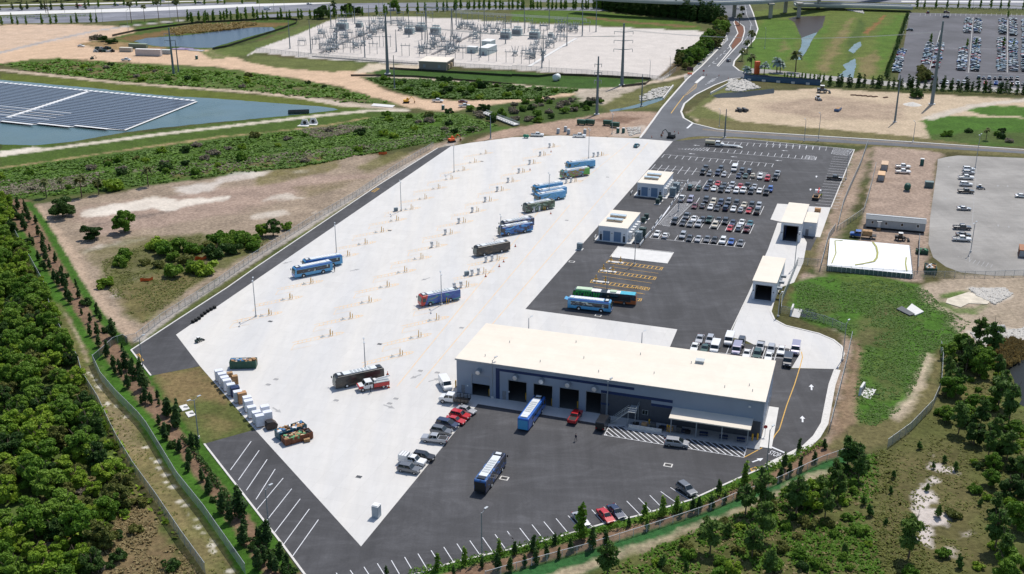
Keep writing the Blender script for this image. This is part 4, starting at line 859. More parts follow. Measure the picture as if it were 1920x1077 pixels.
for i, (x0, y0, x1, y1) in enumerate(((205, 905, 225, 870), (710, 985, 760, 920), (770, 900, 830, 830), (845, 810, 870, 775), (885, 750, 920, 700), (930, 690, 965, 645), (1060, 525, 1085, 490), (1095, 475, 1120, 440), (1170, 370, 1190, 345), (1205, 335, 1230, 290), (1240, 275, 1262, 245), (610, 400, 635, 370))):
 a, b_ = W(*z3(x0, y0)), W(*z3(x1, y1)); L = (b_ - a).length; th = math.atan2(b_.y - a.y, b_.x - a.x)
 t = thing('barrier_fence', 'white low barrier panel with dark posts along the asphalt by the equipment houses', 'barrier', (a.x, a.y, .03), th, 'white barriers by the equipment houses')
 part('rail', MB().box(0, L, -.06, .06, .35, 1.1), MATS['white_paint'], t)
 for x in (0, L): part('post', MB().box(x - .1, x + .1, -.1, .1, 0, 1.2), MATS['dark_steel'], t)
def z4(x, y): return 1390 + x / 5.383, 360 + y / 5.383
def wash_bay(bl, L, D, H, hole, label, vents=()):
 o = W(*z4(*bl)); th = math.radians(-19.5); t = thing('wash_bay', label, 'building', (o.x, o.y, 0), th)
 w = MB(); holed(w, 0, L, .04, H, 0, .25, [hole]); w.box(0, .25, .25, D, .04, H); w.box(L - .25, L, .25, D, .04, H); w.box(.25, L - .25, D - .25, D, .04, H)
 part('wall', w, MATS['wall_pale'], t); part('roof', MB().box(-.2, L + .2, -.2, D + .2, H + .01, H + .22), MATS['roof_membrane'], t)
 part('floor', MB().box(.25, L - .25, .25, D - .3, .04, .07), M('bay_floor2', (.08, .08, .09), .5), t)
 part('opening_frame', MB().box(hole[0] - .15, hole[0], -.04, .02, .05, hole[3] + .15).box(hole[1], hole[1] + .15, -.04, .02, .05, hole[3] + .15).box(hole[0], hole[1], -.04, .02, hole[3], hole[3] + .15), MATS['steel'], t)
 for x in (hole[0] - .5, hole[1] + .5): part('wall_light', MB().box(x - .12, x + .12, -.15, 0, 2.6, 2.9), MATS['dark_steel'], t)
 for y in vents: part('wall_duct', MB().box(L, L + 1.4, y, y + 1.0, 2.6, 3.2), MATS['steel'], t)
 return t
t = wash_bay((388, 490), 6.4, 22.3, 6.2, (.9, 5.5, .05, 5.3), 'white bus wash hall with dark open front, a smaller annex at its side')
part('brush', MB().box(1.0, 1.4, 3, 5, .1, 4.6).box(5.0, 5.4, 3, 5, .1, 4.6).box(1.0, 5.4, 3.5, 4.5, 4.2, 5.0), MATS['navy'], t)
t = wash_bay((104, 1082), 6.4, 21.3, 5.5, (.8, 5.3, .05, 4.5), 'white drive-through bay with dark open front and ducts on its right wall', (3, 8, 13))
o = W(*z4(607, 440)); t = thing('annex_building', 'small pale annex with a cream roof beside the bus wash hall', 'building', (o.x, o.y, 0), math.radians(-18))
w = MB(); holed(w, 0, 4.4, .04, 4.6, 0, .25, [(1.1, 2.1, .05, 2.3)]); w.box(0, .25, .25, 11.4, .04, 4.6); w.box(4.15, 4.4, .25, 11.4, .04, 4.6); w.box(.25, 4.15, 11.15, 11.4, .04, 4.6)
part('wall', w, MATS['wall_pale'], t); part('roof', MB().box(-.15, 4.55, -.15, 11.55, 4.61, 4.8), MATS['roof_membrane'], t)
d_ = part('door', MB().box(1.1, 2.1, .08, .14, .05, 2.3), MATS['door_grey'], t); part('handle', MB().box(1.9, 2.0, .03, .08, 1.1, 1.2), MATS['galv'], d_)
part('air_conditioner', MB().box(2.3, 3.2, -.7, 0, 2.9, 3.7), MATS['white_paint'], t)
o = W(*z4(770, 200)); solo('storage_box', MB().box(-1, 1, -.8, .8, 0, 1.1).box(-1.05, 1.05, -.85, .85, 1.1, 1.2), MATS['cardboard'], 'brown storage box on the pale pad behind the annex', 'box', (o.x, o.y, .03), SITE, bevel=.03)
o = W(*Q(1, 0, (1220, 520))[0]); t = thing('control_house', 'brown block control house with pale flat roof before the substation', 'building', (o.x, o.y, 0), math.radians(-14))
part('wall', MB().box(0, 16.5, 0, 15.5, 0, 4.6), MATS['block_wall'], t); part('roof', MB().box(-.4, 16.9, -.4, 15.9, 4.6, 4.95), MATS['roof_membrane'], t)
for x in (2.5, 11.5): part('window', MB().box(x, x + 1.4, -.05, 0, 1.2, 3.0), MATS['steel'], t)
for y in (3, 8): part('air_conditioner', MB().box(16.5, 17.5, y, y + 1.5, .8, 3.0), MATS['tan_paint'], t)
part('door', MB().box(16.5, 16.56, 11, 12.2, 0, 2.4), MATS['door_grey'], t)
k = NT("trailer_siding"); k.col(k.mix((.36, .38, .39), k.rng(k.noise(k.map(), .5, 5), .3, .7, .85, 1.1), 1., 'MULTIPLY')).rough(.6).bump(k.n('TexWave', {'Vector': k.map(), 'Scale': 1.2}, bands_direction='X').outputs[0], .3, .03)
o = W(*Q(3, 1, (728, 632))[0]); t = thing('office_trailer', 'long grey site office trailer with low pitched dark roof', 'office trailer', (o.x, o.y, 0), math.radians(-17.5))
part('body', MB().prism([(0, .7), (18.8, .7), (18.8, 3.4), (0, 3.4)], 0, 6.0), k.m, t)
part('roof', MB().add([(-.2, -.3, 3.42), (19, -.3, 3.42), (19, 3, 4.1), (-.2, 3, 4.1), (19, 6.3, 3.42), (-.2, 6.3, 3.42)], [(0, 1, 2, 3), (3, 2, 4, 5), (0, 3, 5), (1, 4, 2), (0, 5, 4, 1)]), M('roof_slate', (.13, .15, .17), .7), t)
part('ridge', MB().box(-.2, 19, 2.7, 3.3, 4.08, 4.16), MATS['white_paint'], t)
for x in (1.6, 6, 11, 16): w_ = part('window', MB().box(x, x + .9, -.04, 0, 1.8, 2.9), MATS['white_paint'], t); part('pane', MB().box(x + .1, x + .8, -.055, -.04, 1.9, 2.8), MATS['glass'], w_)
part('door', MB().box(3.8, 4.7, -.04, 0, .75, 2.8), MATS['white_paint'], t); part('awning', MB().box(3.4, 5.1, -.9, 0, 2.95, 3.03), MATS['white_paint'], t)
part('skirt', MB().box(.3, 18.5, .2, 5.8, 0, .7), MATS['black'], t)
part('steps', MB().box(3.6, 4.9, -1.6, -.05, 0, .7), MATS['wood'], t)
k = NT('liner'); v = k.map()
cr = k.rng(k.n('TexVoronoi', {'Vector': v, 'Scale': .14, 'Randomness': .7}, feature='DISTANCE_TO_EDGE').outputs['Distance'], 0, .012, .86, 1.0)
gn = k.noise(v, .25, 5)
k.col(k.mix(k.mix((.82, .83, .84), (.40, .42, .25), k.rng(gn, .66, .80, 0, 1)), cr, 1., 'MULTIPLY')).rough(.4).bump(k.noise(v, .5, 5), .3, .1)
o = W(*Q(3, 1, (440, 948))[0]); t = thing('covered_basin', 'rectangular basin under a white creased liner with ribbed green sides', 'basin', (o.x, o.y, 0), math.radians(-16.5))
BWX, BWY = 24.3, 26.8
part('wall', MB().box(0, BWX, 0, .3, 0, 1.5).box(0, .3, .3, BWY, 0, 1.5).box(BWX - .3, BWX, .3, BWY, 0, 1.5).box(.3, BWX - .3, BWY - .3, BWY, 0, 1.5), M('basin_side', (.10, .16, .15), .6), t)
n_ = 24; gl = MB(); rr = random.Random(4)
vs = [(x / n_ * BWX, y / n_ * BWY, 1.52 + (.0 if x in (0, n_) or y in (0, n_) else .12 + rr.uniform(-.08, .08))) for y in range(n_ + 1) for x in range(n_ + 1)]
gl.add(vs, [(y * (n_ + 1) + x, y * (n_ + 1) + x + 1, (y + 1) * (n_ + 1) + x + 1, (y + 1) * (n_ + 1) + x) for y in range(n_) for x in range(n_)])
lin = part('liner_cover', gl, k.m, t, smooth=True)
rb_ = MB(); ribbon(rb_, [(13.2, 26.0), (14.2, 22), (14.6, 16), (14.3, 11), (13.5, 7.5), (10.5, 4.5), (8, 2.6)], .6, 1.76, 1.82)
part('ballast_strip', rb_, M('algae', (.33, .33, .10), .8), lin)
rb_ = MB(); ribbon(rb_, [(22.8, 1.5), (22.6, 8), (23, 14)], .4, 1.76, 1.82); ribbon(rb_, [(1.2, 2), (2.2, 12), (1.6, 24), (4, 25)], .3, 1.76, 1.82); part('ballast_strip', rb_, MATS['algae'], lin)
for i in range(19): part('rib', MB().box(.3 + i * 1.3, .45 + i * 1.3, -.35, -.02, 0, 1.4), MATS['galv'], t)
for i in range(14): part('rib', MB().box(BWX + .02, BWX + .35, .5 + i * 1.95, .65 + i * 1.95, 0, 1.4), MATS['white_paint'], t)
def container(u, v, L, Wd, H, th, m, name, label, cat):
 g = W(u, v); t = thing(name, label, cat, (g.x, g.y, 0), th)
 w = MB(); n = int(L / .5)
 w.box(-L / 2, L / 2, -Wd / 2, Wd / 2, .15, H)
 for i in range(n): w.box(-L / 2 + .1 + i * .5, -L / 2 + .35 + i * .5, -Wd / 2 - .05, Wd / 2 + .05, .3, H - .15)
 part('body', w, M(*m), t); part('roof', MB().box(-L / 2 - .05, L / 2 + .05, -Wd / 2 - .06, Wd / 2 + .06, H, H + .08), M(m[0] + '_roof', tuple(min(.8, c * 1.5) for c in m[1]), .7), t)
 part('door', MB().box(-L / 2 - .06, -L / 2, -Wd / 2 + .1, Wd / 2 - .1, .3, H - .2), MATS['steel'], t)
 return t
container(*Z(870, 190, 3), 6, 2.5, 2.6, math.radians(70), ('cont_tan', (.38, .27, .18), .7), 'shipping_container', 'tan shipping container at the far end of the builders yard', 'container')
container(*Z(845, 268, 3), 6, 2.5, 2.6, math.radians(70), ('cont_tan2', (.42, .27, .15), .7), 'shipping_container', 'tan shipping container nearer the fence with weeds at its foot', 'container')
container(*Z(1905, 830, 3), 6, 2.5, 2.4, math.radians(68), ('cont_rust', (.22, .10, .05), .8), 'shipping_container', 'rusty brown container on the old car park edge', 'container')
container(*Z(1203, 325, 3), 3, 2.2, 2.2, math.radians(-15), ('cont_green', (.10, .14, .14), .7), 'storage_container', 'grey green storage box at the edge of the old car park', 'container')
container(*Z(1115, 418, 0, 0), 16.5, 2.6, 4.0, math.radians(-9), ('cont_white', (.55, .50, .48), .6), 'trailer', 'long white box trailer standing on the clay yard', 'trailer')
container(*Z(1035, 362, 0, 0), 12, 2.5, 2.8, math.radians(-9), ('cont_sage', (.20, .24, .18), .7), 'shipping_container', 'sage green container behind the white trailer on the clay', 'container')
container(*Z(945, 388, 0, 0), 8, 2.5, 2.6, math.radians(-9), ('cont_sand', (.45, .42, .36), .7), 'shipping_container', 'short pale container left of the white trailer on the clay', 'container')
container(*Z(1247, 405, 0, 0), 6, 2.4, 2.6, math.radians(-9), ('cont_slate', (.40, .44, .44), .7), 'shipping_container', 'small grey container right of the white trailer on the clay', 'container')
def deck(name, label, pts, z, w, th, piers=(), group=None):
 P = [W(u, v, z) for u, v in pts]
 c = P[0]; t = thing(name, label, 'bridge', (c.x, c.y, 0)); off = Vector((c.x, c.y, 0))
 m1 = MB(); ribbon(m1, [p - off for p in P], w, z - th, z); part('deck', m1, M('bridge_concrete', (.33, .35, .33), .8), t)
 for s in (-1, 1):
  m2 = MB(); L = []
  for i, p in enumerate(P):
   a = P[max(0, i - 1)]; b_ = P[min(len(P) - 1, i + 1)]; d = (b_ - a); d.z = 0; d.normalize(); L.append(p - off + Vector((-d.y, d.x, 0)) * s * (w / 2 - .3))
  ribbon(m2, L, .4, z, z + 1.1); part('parapet', m2, MATS['pave_white'], t)
 for u, v in piers:
  g = W(u, v) - off; pr = MB(); pr.box(g.x - 1.3, g.x + 1.3, g.y - 1.1, g.y + 1.1, 0, z - th - 1.2); pr.box(g.x - 2.2, g.x + 2.2, g.y - 3, g.y + 3, z - th - 1.2, z - th); part('pier', pr, M('pier_concrete', (.40, .38, .33), .85), t)
 return t
deck('flyover', 'curving concrete flyover on square piers over the canal', [(1080, -8), (1160, -2), (1250, 2), (1340, 5), (1420, 2), (1500, -6), (1600, -20), (1750, -45)], 12.5, 13, 1.6, [(1376, 32), (1444, 34), (1497, 33), (1472, 24), (1534, 15)])
deck('road_bridge', 'low wide road bridge at the head of the ditch', [(1490, 8), (1560, 9), (1640, 11), (1710, 13)], 3.6, 14, 1.4)
a, b_ = W(*Z(1735, 600, 2, 0)), W(*Z(390, 640, 3, 0)); th = math.atan2(b_.y - a.y, b_.x - a.x); L = (b_ - a).length
t = thing('canal_bridge', 'low bridge with a blue side wall carrying palms over the dark canal', 'bridge', (a.x, a.y, 0), th)
part('side_wall', MB().box(0, L, -.4, 0, -.5, 2.6), M('bridge_blue', (.045, .10, .17), .6), t); part('deck', MB().box(0, L, 0, 7, 1.2, 1.6), MATS['pave_white'], t)
part('railing', MB().box(0, L, -.35, -.2, 2.62, 3.2), MATS['navy'], t)
for i in range(5): part('pier', MB().box(2 + i * L / 5.2, 4 + i * L / 5.2, -.9, -.42, -.3, 1.1), MATS['kerb_concrete'], t)
for pts, nm in ((Q(2, 0, (1485, 708), (1632, 630)), 'pale concrete wing wall on the near side of the canal mouth'), (Q(2, 0, (1130, 748), (1205, 650)), 'pale concrete wing wall beside the stony ditch bank')):
 mb = MB(); P = [W(*p) for p in pts]; ribbon(mb, P, .6, -.2, 1.1); solo('wing_wall', mb, MATS['kerb_concrete'], nm, 'wall')
# ---------------------------------------------------------------- vehicles
PAINT = {}
for n_, c_ in dict(white=(.78, .78, .77), silver=(.42, .43, .45), grey=(.15, .16, .175), black=(.012, .013, .016), red=(.48, .015, .02), blue=(.02, .10, .38), maroon=(.13, .015, .02), green=(.035, .085, .07), navy=(.015, .03, .08), cream=(.60, .54, .42), lavender=(.34, .32, .42), teal=(.03, .16, .2), tan=(.38, .32, .24), charcoal=(.045, .05, .06)).items():
 PAINT[n_] = M('car_' + n_, c_, .28, .25 if n_ in ('silver', 'grey', 'charcoal', 'green', 'lavender') else 0, var=.03, coat=.7)
BASE = PAINT['white']
KSPEC = dict(
 sedan=dict(L=4.8, low=[(-2.38, .34), (2.32, .34), (2.4, .55), (2.28, .76), (1.1, .94), (-1.6, 1.0), (-2.3, .96), (-2.4, .6)], cab=(-1.8, 1.0, .93, -1.1, .2, 1.45, .84, .64), w=.9),
 suv=dict(L=4.8, low=[(-2.33, .4), (2.3, .4), (2.4, .72), (2.25, .98), (1.1, 1.1), (-2.3, 1.14), (-2.4, .7)], cab=(-2.28, 1.1, 1.08, -1.95, .3, 1.74, .9, .72), w=.95),
 minivan=dict(L=5.1, low=[(-2.5, .36), (2.45, .36), (2.55, .7), (2.35, .95), (1.4, 1.1), (-2.5, 1.12), (-2.56, .7)], cab=(-2.5, 1.5, 1.06, -2.25, .35, 1.78, .94, .78), w=.99),
 pickup=dict(L=5.8, low=[(-2.9, .5), (2.8, .5), (2.9, .85), (2.75, 1.12), (1.4, 1.22), (-2.88, 1.22), (-2.92, .7)], cab=(-.95, 1.45, 1.18, -.75, .7, 1.9, .92, .76), w=1.0, bed=True),
 van=dict(L=5.8, low=[(-2.85, .42), (2.65, .42), (2.85, .9), (2.6, 1.2), (1.95, 1.4), (1.45, 2.2), (1.1, 2.32), (-2.75, 2.32), (-2.9, 2.1)], w=1.02))
def frustum(cab, name, mat):
 xa, xb, z0, xc, xd, z1, h0, h1 = cab
 return MB().add([(xa, -h0, z0), (xb, -h0, z0), (xb, h0, z0), (xa, h0, z0), (xc, -h1, z1), (xd, -h1, z1), (xd, h1, z1), (xc, h1, z1)],
     [(3, 2, 1, 0), (4, 5, 6, 7), (0, 1, 5, 4), (1, 2, 6, 5), (2, 3, 7, 6), (3, 0, 4, 7)])
def inset(q, u0, u1, v0, v1, off):
 q = [Vector(p) for p in q]; n = (q[1] - q[0]).cross(q[3] - q[0]).normalized() * off
 f = lambda u, v: q[0].lerp(q[1], u).lerp(q[3].lerp(q[2], u), v) + n
 return [f(u0, v0), f(u1, v0), f(u1, v1), f(u0, v1)]
def window_quads(K):
 s = KSPEC[K]
 if 'cab' in s:
  xa, xb, z0, xc, xd, z1, h0, h1 = s['cab']
  B_ = [(xa, -h0, z0), (xb, -h0, z0), (xb, h0, z0), (xa, h0, z0)]; T_ = [(xc, -h1, z1), (xd, -h1, z1), (xd, h1, z1), (xc, h1, z1)]
  fr = [inset((B_[1], B_[2], T_[2], T_[1]), .07, .93, .12, .93, .02)]; re = [inset((B_[3], B_[0], T_[0], T_[3]), .08, .92, .2, .9, .02)]
  sd = [[inset((B_[0], B_[1], T_[1], T_[0]), a, b, .18, .9, .02) for a, b in ((.07, .47), (.52, .93))], [inset((B_[2], B_[3], T_[3], T_[2]), a, b, .18, .9, .02) for a, b in ((.07, .48), (.53, .93))]]
 else:
  w = s['w']
  fr = [[(1.99, -w + .12, 1.42), (1.99, w - .12, 1.42), (1.5, w - .16, 2.18), (1.5, -w + .16, 2.18)]]
  re = [[(-2.9, w - .15, 1.4), (-2.9, -w + .15, 1.4), (-2.88, -w + .18, 2.05), (-2.88, w - .18, 2.05)]]
  sd = [[[(x0, y, 1.35), (x1, y, 1.35), (x2, y, 2.05), (x3, y, 2.05)] for x0, x1, x2, x3 in ((.7, 1.75, 1.35, .7),)] for y in (-w - .012, w + .012)]
 return fr, re, sd
def quads(qs, mi=0, mb=None):
 mb = mb or MB()
 for q in qs: mb.add(q, [(0, 1, 2, 3)], mi)
 return mb
def car_body(K):
 s = KSPEC[K]; mb = MB(); mb.prism(s['low'], -s['w'], s['w'])
 if 'cab' in s:
  c = frustum(s['cab'], '', 0); mb.add(c.v, c.f)
 return mb
VNAME = dict(sedan='parked_car', suv='parked_suv', minivan='minivan', pickup='pickup_truck', van='van')
VCAT = dict(sedan='car', suv='SUV', minivan='minivan', pickup='pickup truck', van='van')
KWORD = dict(sedan='sedan', suv='SUV', minivan='minivan', pickup='pickup truck', van='van')
PROTO = {}
def car_proto(K):
 if K in PROTO: return PROTO[K]
 s = KSPEC[K]; t = thing(VNAME[K], K, 'car')
 part('body', car_body(K), BASE, t, bevel=.07)
 fr, re, sd = window_quads(K)
 part('windshield', quads(fr), MATS['glass'], t, fix=False); part('rear_window', quads(re), MATS['glass'], t, fix=False)
 for q in sd: part('side_window', quads(q), MATS['glass'], t, fix=False)
 for x in (-s['L'] * .305, s['L'] * .31):
  for y in (-1, 1):
   yo = y * (s['w'] + .015); wh = part('wheel', MB().tube((0, -y * .1, 0), (0, y * .1, 0), .35, n=14), MATS['tyre'], t, (x, yo - y * .1, .35))
   part('rim', MB().tube((0, y * .1, 0), (0, y * .115, 0), .2, n=10), MATS['hub'], wh)
 fx, bx = s['low'][2][0], s['low'][-1][0]
 for y in (-1, 1):
  part('headlight', MB().box(fx - .22, fx - .02, y * s['w'] * .72 - .2, y * s['w'] * .72 + .2, s['low'][2][1] - .02, s['low'][2][1] + .16), MATS['lamp_white'], t)
  part('taillight', MB().box(bx - .03, bx + .08, y * s['w'] * .78 - .16, y * s['w'] * .78 + .16, .72, .98), MATS['lamp_red'], t)
  part('mirror', MB().box(-.12, .1, -.1, .1, 0, .16), MATS['black'], t, ((s['cab'][1] if 'cab' in s else 1.9) - .75, y * (s['w'] + .06), 1.02 if K == 'sedan' else 1.2))
 if s.get('bed'): part('cargo_bed', MB().box(-2.78, -1.05, -.82, .82, 1.215, 1.24), MATS['black'], t)
 PROTO[K] = t
 return t
def put_car(K, colour, u, v, th, label, group=None, zc=.6, at=None):
 p = car_proto(K); g = at if at is not None else W(u, v, zc)
 if p.get('placed'): o = dup(p)
 else: o = p; p['placed'] = 1
 kids = KIDS[o.name]
 for x in kids:
  if x.data and x.data.name.startswith('body'):
   x.material_slots[0].link = 'OBJECT'; x.material_slots[0].material = PAINT[colour]
 o.location = (g.x, g.y, .04); o.rotation_euler = (0, 0, th)
 return tag(o, label, VCAT[K], group)
UP = math.radians(72 + 180)
ROWS = {
 'first': [(1450, 185, 'pickup', 'charcoal'), (1430, 214, 'pickup', 'black'), (1478, 222, 'sedan', 'grey'), (1562, 190, 'suv', 'charcoal'), (1540, 220, 'suv', 'navy'), (1588, 228, 'sedan', 'silver'), (1665, 190, 'van', 'white'), (1720, 206, 'suv', 'charcoal'), (1697, 240, 'sedan', 'navy'), (1777, 207, 'suv', 'grey'), (1748, 240, 'sedan', 'green'), (1803, 237, 'sedan', 'cream'), (1857, 248, 'suv', 'white'), (1912, 260, 'suv', 'red'), (1985, 226, 'pickup', 'silver'), (1972, 252, 'pickup', 'black')],
 'second': [(1335, 327, 'suv', 'green'), (1398, 330, 'sedan', 'green'), (1482, 295, 'suv', 'charcoal'), (1458, 330, 'sedan', 'navy'), (1540, 298, 'sedan', 'red'), (1512, 335, 'sedan', 'white'), (1590, 312, 'sedan', 'charcoal'), (1565, 345, 'suv', 'black'), (1647, 312, 'suv', 'silver'), (1619, 345, 'sedan', 'silver'), (1707, 318, 'sedan', 'red'), (1679, 352, 'suv', 'white'), (1762, 317, 'pickup', 'black'), (1730, 350, 'pickup', 'white'), (1814, 322, 'sedan', 'silver'), (1789, 358, 'suv', 'charcoal'), (1852, 352, 'sedan', 'white'), (1904, 365, 'pickup', 'black'), (1932, 342, 'suv', 'blue')],
 'third': [(1270, 412, 'pickup', 'white'), (1337, 418, 'minivan', 'lavender'), (1368, 465, 'sedan', 'maroon'), (1452, 422, 'suv', 'charcoal'), (1427, 462, 'sedan', 'grey'), (1507, 437, 'suv', 'cream'), (1487, 473, 'sedan', 'white'), (1562, 442, 'suv', 'navy'), (1535, 482, 'sedan', 'charcoal'), (1620, 434, 'suv', 'grey'), (1600, 482, 'suv', 'navy'), (1679, 447, 'suv', 'black'), (1657, 487, 'sedan', 'white'), (1737, 457, 'sedan', 'cream'), (1712, 493, 'sedan', 'silver'), (1794, 462, 'suv', 'black'), (1772, 500, 'sedan', 'red'), (1847, 467, 'suv', 'silver'), (1834, 507, 'pickup', 'charcoal')],
 'fourth': [(1217, 582, 'suv', 'black'), (1307, 544, 'pickup', 'grey'), (1280, 592, 'sedan', 'charcoal'), (1362, 562, 'sedan', 'white'), (1334, 600, 'sedan', 'grey'), (1427, 567, 'sedan', 'charcoal'), (1397, 602, 'suv', 'silver'), (1477, 570, 'pickup', 'green'), (1547, 571, 'sedan', 'charcoal'), (1520, 610, 'suv', 'cream'), (1597, 582, 'suv', 'black'), (1652, 592, 'sedan', 'navy'), (1630, 632, 'sedan', 'red'), (1720, 588, 'sedan', 'white'), (1697, 632, 'suv', 'silver'), (1782, 597, 'sedan', 'teal'), (1757, 640, 'pickup', 'maroon')],
 'nearest': [(1087, 672, 'sedan', 'white'), (1148, 685, 'sedan', 'white'), (1279, 687, 'suv', 'silver'), (1330, 706, 'sedan', 'charcoal'), (1394, 711, 'sedan', 'silver'), (1461, 713, 'sedan', 'grey'), (1517, 719, 'sedan', 'black'), (1578, 727, 'suv', 'white'), (1641, 731, 'sedan', 'blue'), (1711, 741, 'sedan', 'grey')]}
CW = dict(charcoal='dark grey', cream='beige', lavender='purplish grey')
def cw(c): return CW.get(c, c)
used_l = set()
def uniq(*cands):
 for c in cands:
  if c not in used_l: used_l.add(c); return c
 return cands[-1]
for rn, cars in ROWS.items():
 cnt = {}
 for i, (x, y, K, c) in enumerate(cars):
  me_ = f'{cw(c)} {KWORD[K]}'; l_ = cars[i - 1] if i else None; r_ = cars[i + 1] if i < len(cars) - 1 else None
  a = f'{me_} in the {rn} row of the staff car park'
  nb = [(f'{cw(q[3])} {KWORD[q[2]]}') for q in (l_, r_) if q]
  many = sum(1 for q in cars if (q[2], q[3]) == (K, c)) > 1
  lab = a if not many else f'{me_} beside the {nb[0]} in the {rn} car park row'
  if lab in used_l and len(nb) > 1: lab = f'{me_} between {nb[0]} and {nb[1]} in the {rn} car park row'
  if rn == 'nearest' and i < 2: lab = ('white sedan beside the hatched corner in the nearest row of the staff car park', 'white sedan next to a gap in the nearest row of the staff car park')[i]
  used_l.add(lab)
  g = W(*Z(x, y), .6); put_car(K, c, 0, 0, UP if (i * 7 + x) % 5 else UP + math.pi, lab, 'cars in the staff car park', at=g)
VP = [(1405, 380, 'sedan', 'silver'), (1367, 442, 'sedan', 'white'), (1480, 392, 'suv', 'silver'), (1443, 452, 'sedan', 'green'), (1520, 452, 'van', 'white'), (1625, 393, 'van', 'white'), (1716, 406, 'suv', 'charcoal'), (1682, 466, 'van', 'lavender'), (1756, 492, 'sedan', 'white'), (1857, 442, 'pickup', 'silver'), (1834, 498, 'suv', 'green'), (1938, 462, 'suv', 'silver'), (2015, 466, 'sedan', 'white'), (1920, 512, 'sedan', 'white'), (2122, 462, 'van', 'lavender'), (2063, 552, 'van', 'charcoal')]
VL = ['silver sedan at the far left corner of the stalls behind the long building', 'white sedan at the roof edge, left end of the stalls behind the building', 'silver SUV behind a grey green sedan in the stalls by the long building', 'grey green sedan close to the roof edge behind the long building', 'white van close to the roof edge of the long building', 'tall white van standing alone at the far side of the short stalls', 'dark grey SUV behind a purplish van in the short stalls', 'purplish grey van near the roof edge between two cars', 'white sedan near the roof edge right of the purplish van', 'silver pickup truck in the short stalls behind a dark green SUV', 'dark green SUV near the roof edge in front of the silver pickup', 'silver SUV on the concrete side of the short stalls', 'white sedan on the concrete side, next to the lavender van', 'white sedan near the corner of the long roof', 'purplish grey van at the right end of the short stalls', 'dark van with purplish roof beside the corner of the long building']
for (x, y, K, c), L in zip(VP, VL): put_car(K, c, 0, 0, UP, L, 'vehicles in the short stalls', at=W(*Z(x, y, 2, 2), .7))
def V2(K, c, x, y, cc, rr, th, L, group=None): return put_car(K, c, 0, 0, th, L, group, at=W(*Z(x, y, cc, rr), .6))
HX = math.radians(-17); HB = HX + math.pi
V2('van', 'white', 1417, 727, 1, 2, math.radians(-72), 'white van parked by the left corner of the long grey building')
V2('sedan', 'silver', 1573, 915, 1, 2, math.radians(-30), 'silver sedan at the top of the slanted row by the concrete edge')
V2('suv', 'red', 1527, 955, 1, 2, math.radians(-25), 'dark red SUV second from the top in the slanted row')
V2('sedan', 'red', 1490, 992, 1, 2, math.radians(-24), 'bright red sedan next to the dark red SUV on the concrete edge')
V2('minivan', 'navy', 1432, 1022, 1, 2, math.radians(-24), 'black minivan between a red sedan and a grey SUV')
V2('suv', 'grey', 1388, 7, 1, 3, math.radians(-20), 'grey SUV between the black minivan and the silver pickup')
t_pick = V2('pickup', 'silver', 1335, 68, 1, 3, HB + .06, 'silver crew cab pickup with black bed on the concrete edge')
V2('suv', 'black', 1255, 200, 1, 3, HX, 'black SUV parked behind the white pickup with a rack')
wp = V2('pickup', 'white', 1172, 232, 1, 3, HX - .06, 'white pickup with a boxed bed and ladder rack')
V2('suv', 'grey', 1145, 290, 1, 3, HX - .04, 'dark grey SUV nearest the camera on the concrete yard')
V2('pickup', 'red', 472, 968, 2, 2, math.radians(70), 'bright red pickup driving out before the bay doors')
V2('van', 'black', 682, 1018, 2, 2, math.radians(70), 'black van parked by the hatched bay and the stair')
V2('minivan', 'silver', 1233, 98, 2, 3, math.radians(-14), 'silver minivan parked across the white hatched bay')
SD = math.radians(-66.5)
V2('sedan', 'silver', 515, 668, 2, 3, SD, 'silver sedan in a front stall, half hidden by a tree')
V2('sedan', 'red', 702, 642, 2, 3, SD, 'red sedan in a front stall next to a dark blue car')
V2('sedan', 'navy', 780, 612, 2, 3, SD, 'dark blue sedan in a front stall next to a red car')
V2('suv', 'grey', 1306, 444, 2, 3, SD + .12, 'dark grey SUV alone at the right end of the front stalls')
V2('pickup', 'black', 500, 257, 3, 1, HX, 'black pickup in the striped stalls along the car park kerb')
for x, y, K, c, L in ((1502, 190, 'suv', 'white', 'white SUV farthest in the old car park row'), (1500, 216, 'suv', 'silver', 'silver SUV second in the old car park row'), (1482, 254, 'pickup', 'white', 'white pickup behind another white SUV in the old car park'), (1482, 304, 'suv', 'white', 'white SUV beside the black pickup in the old car park'), (1480, 357, 'pickup', 'black', 'black pickup next to a small quad bike in the old car park'), (1467, 484, 'sedan', 'silver', 'silver sedan standing alone in the middle of the old car park'), (1900, 390, 'sedan', 'white', 'white sedan at the far edge of the old car park'), (1452, 628, 'pickup', 'charcoal', 'dark pickup behind two parked cars in the old car park'), (1462, 680, 'sedan', 'black', 'black sedan between two pickups in the old car park'), (1450, 714, 'pickup', 'white', 'white pickup nearest the camera in the old car park')):
 V2(K, c, x, y, 3, 1, HX + .12, L, 'vehicles in the old car park')
for x, y, c, L in ((1010, 172, 'white', 'white pickup beside the containers, the farther of two'), (1010, 210, 'white', 'white pickup beside the containers, the nearer of two')): V2('pickup', c, x, y, 3, 1, HX + .1, L)
V2('sedan', 'teal', 933, 12, 2, 1, math.radians(68), 'dark teal car driving down the far end of the concrete yard')
V2('suv', 'grey', 1622, 455, 2, 0, math.radians(62), 'dark car on the access road by the median tip')
V2('pickup', 'white', 190, 1012, 2, 0, HX + .2, 'white pickup at the far concrete edge beside a green tank')
V2('pickup', 'white', 505, 1018, 2, 0, HX + .2, 'white pickup at the far concrete edge beside portable toilets')
V2('pickup', 'white', 1360, 757, 1, 0, HX + .1, 'white pickup on the clay road with a digger behind')
V2('sedan', 'maroon', 1550, 762, 1, 0, HX + .1, 'dark red car behind a white pickup on the clay road')
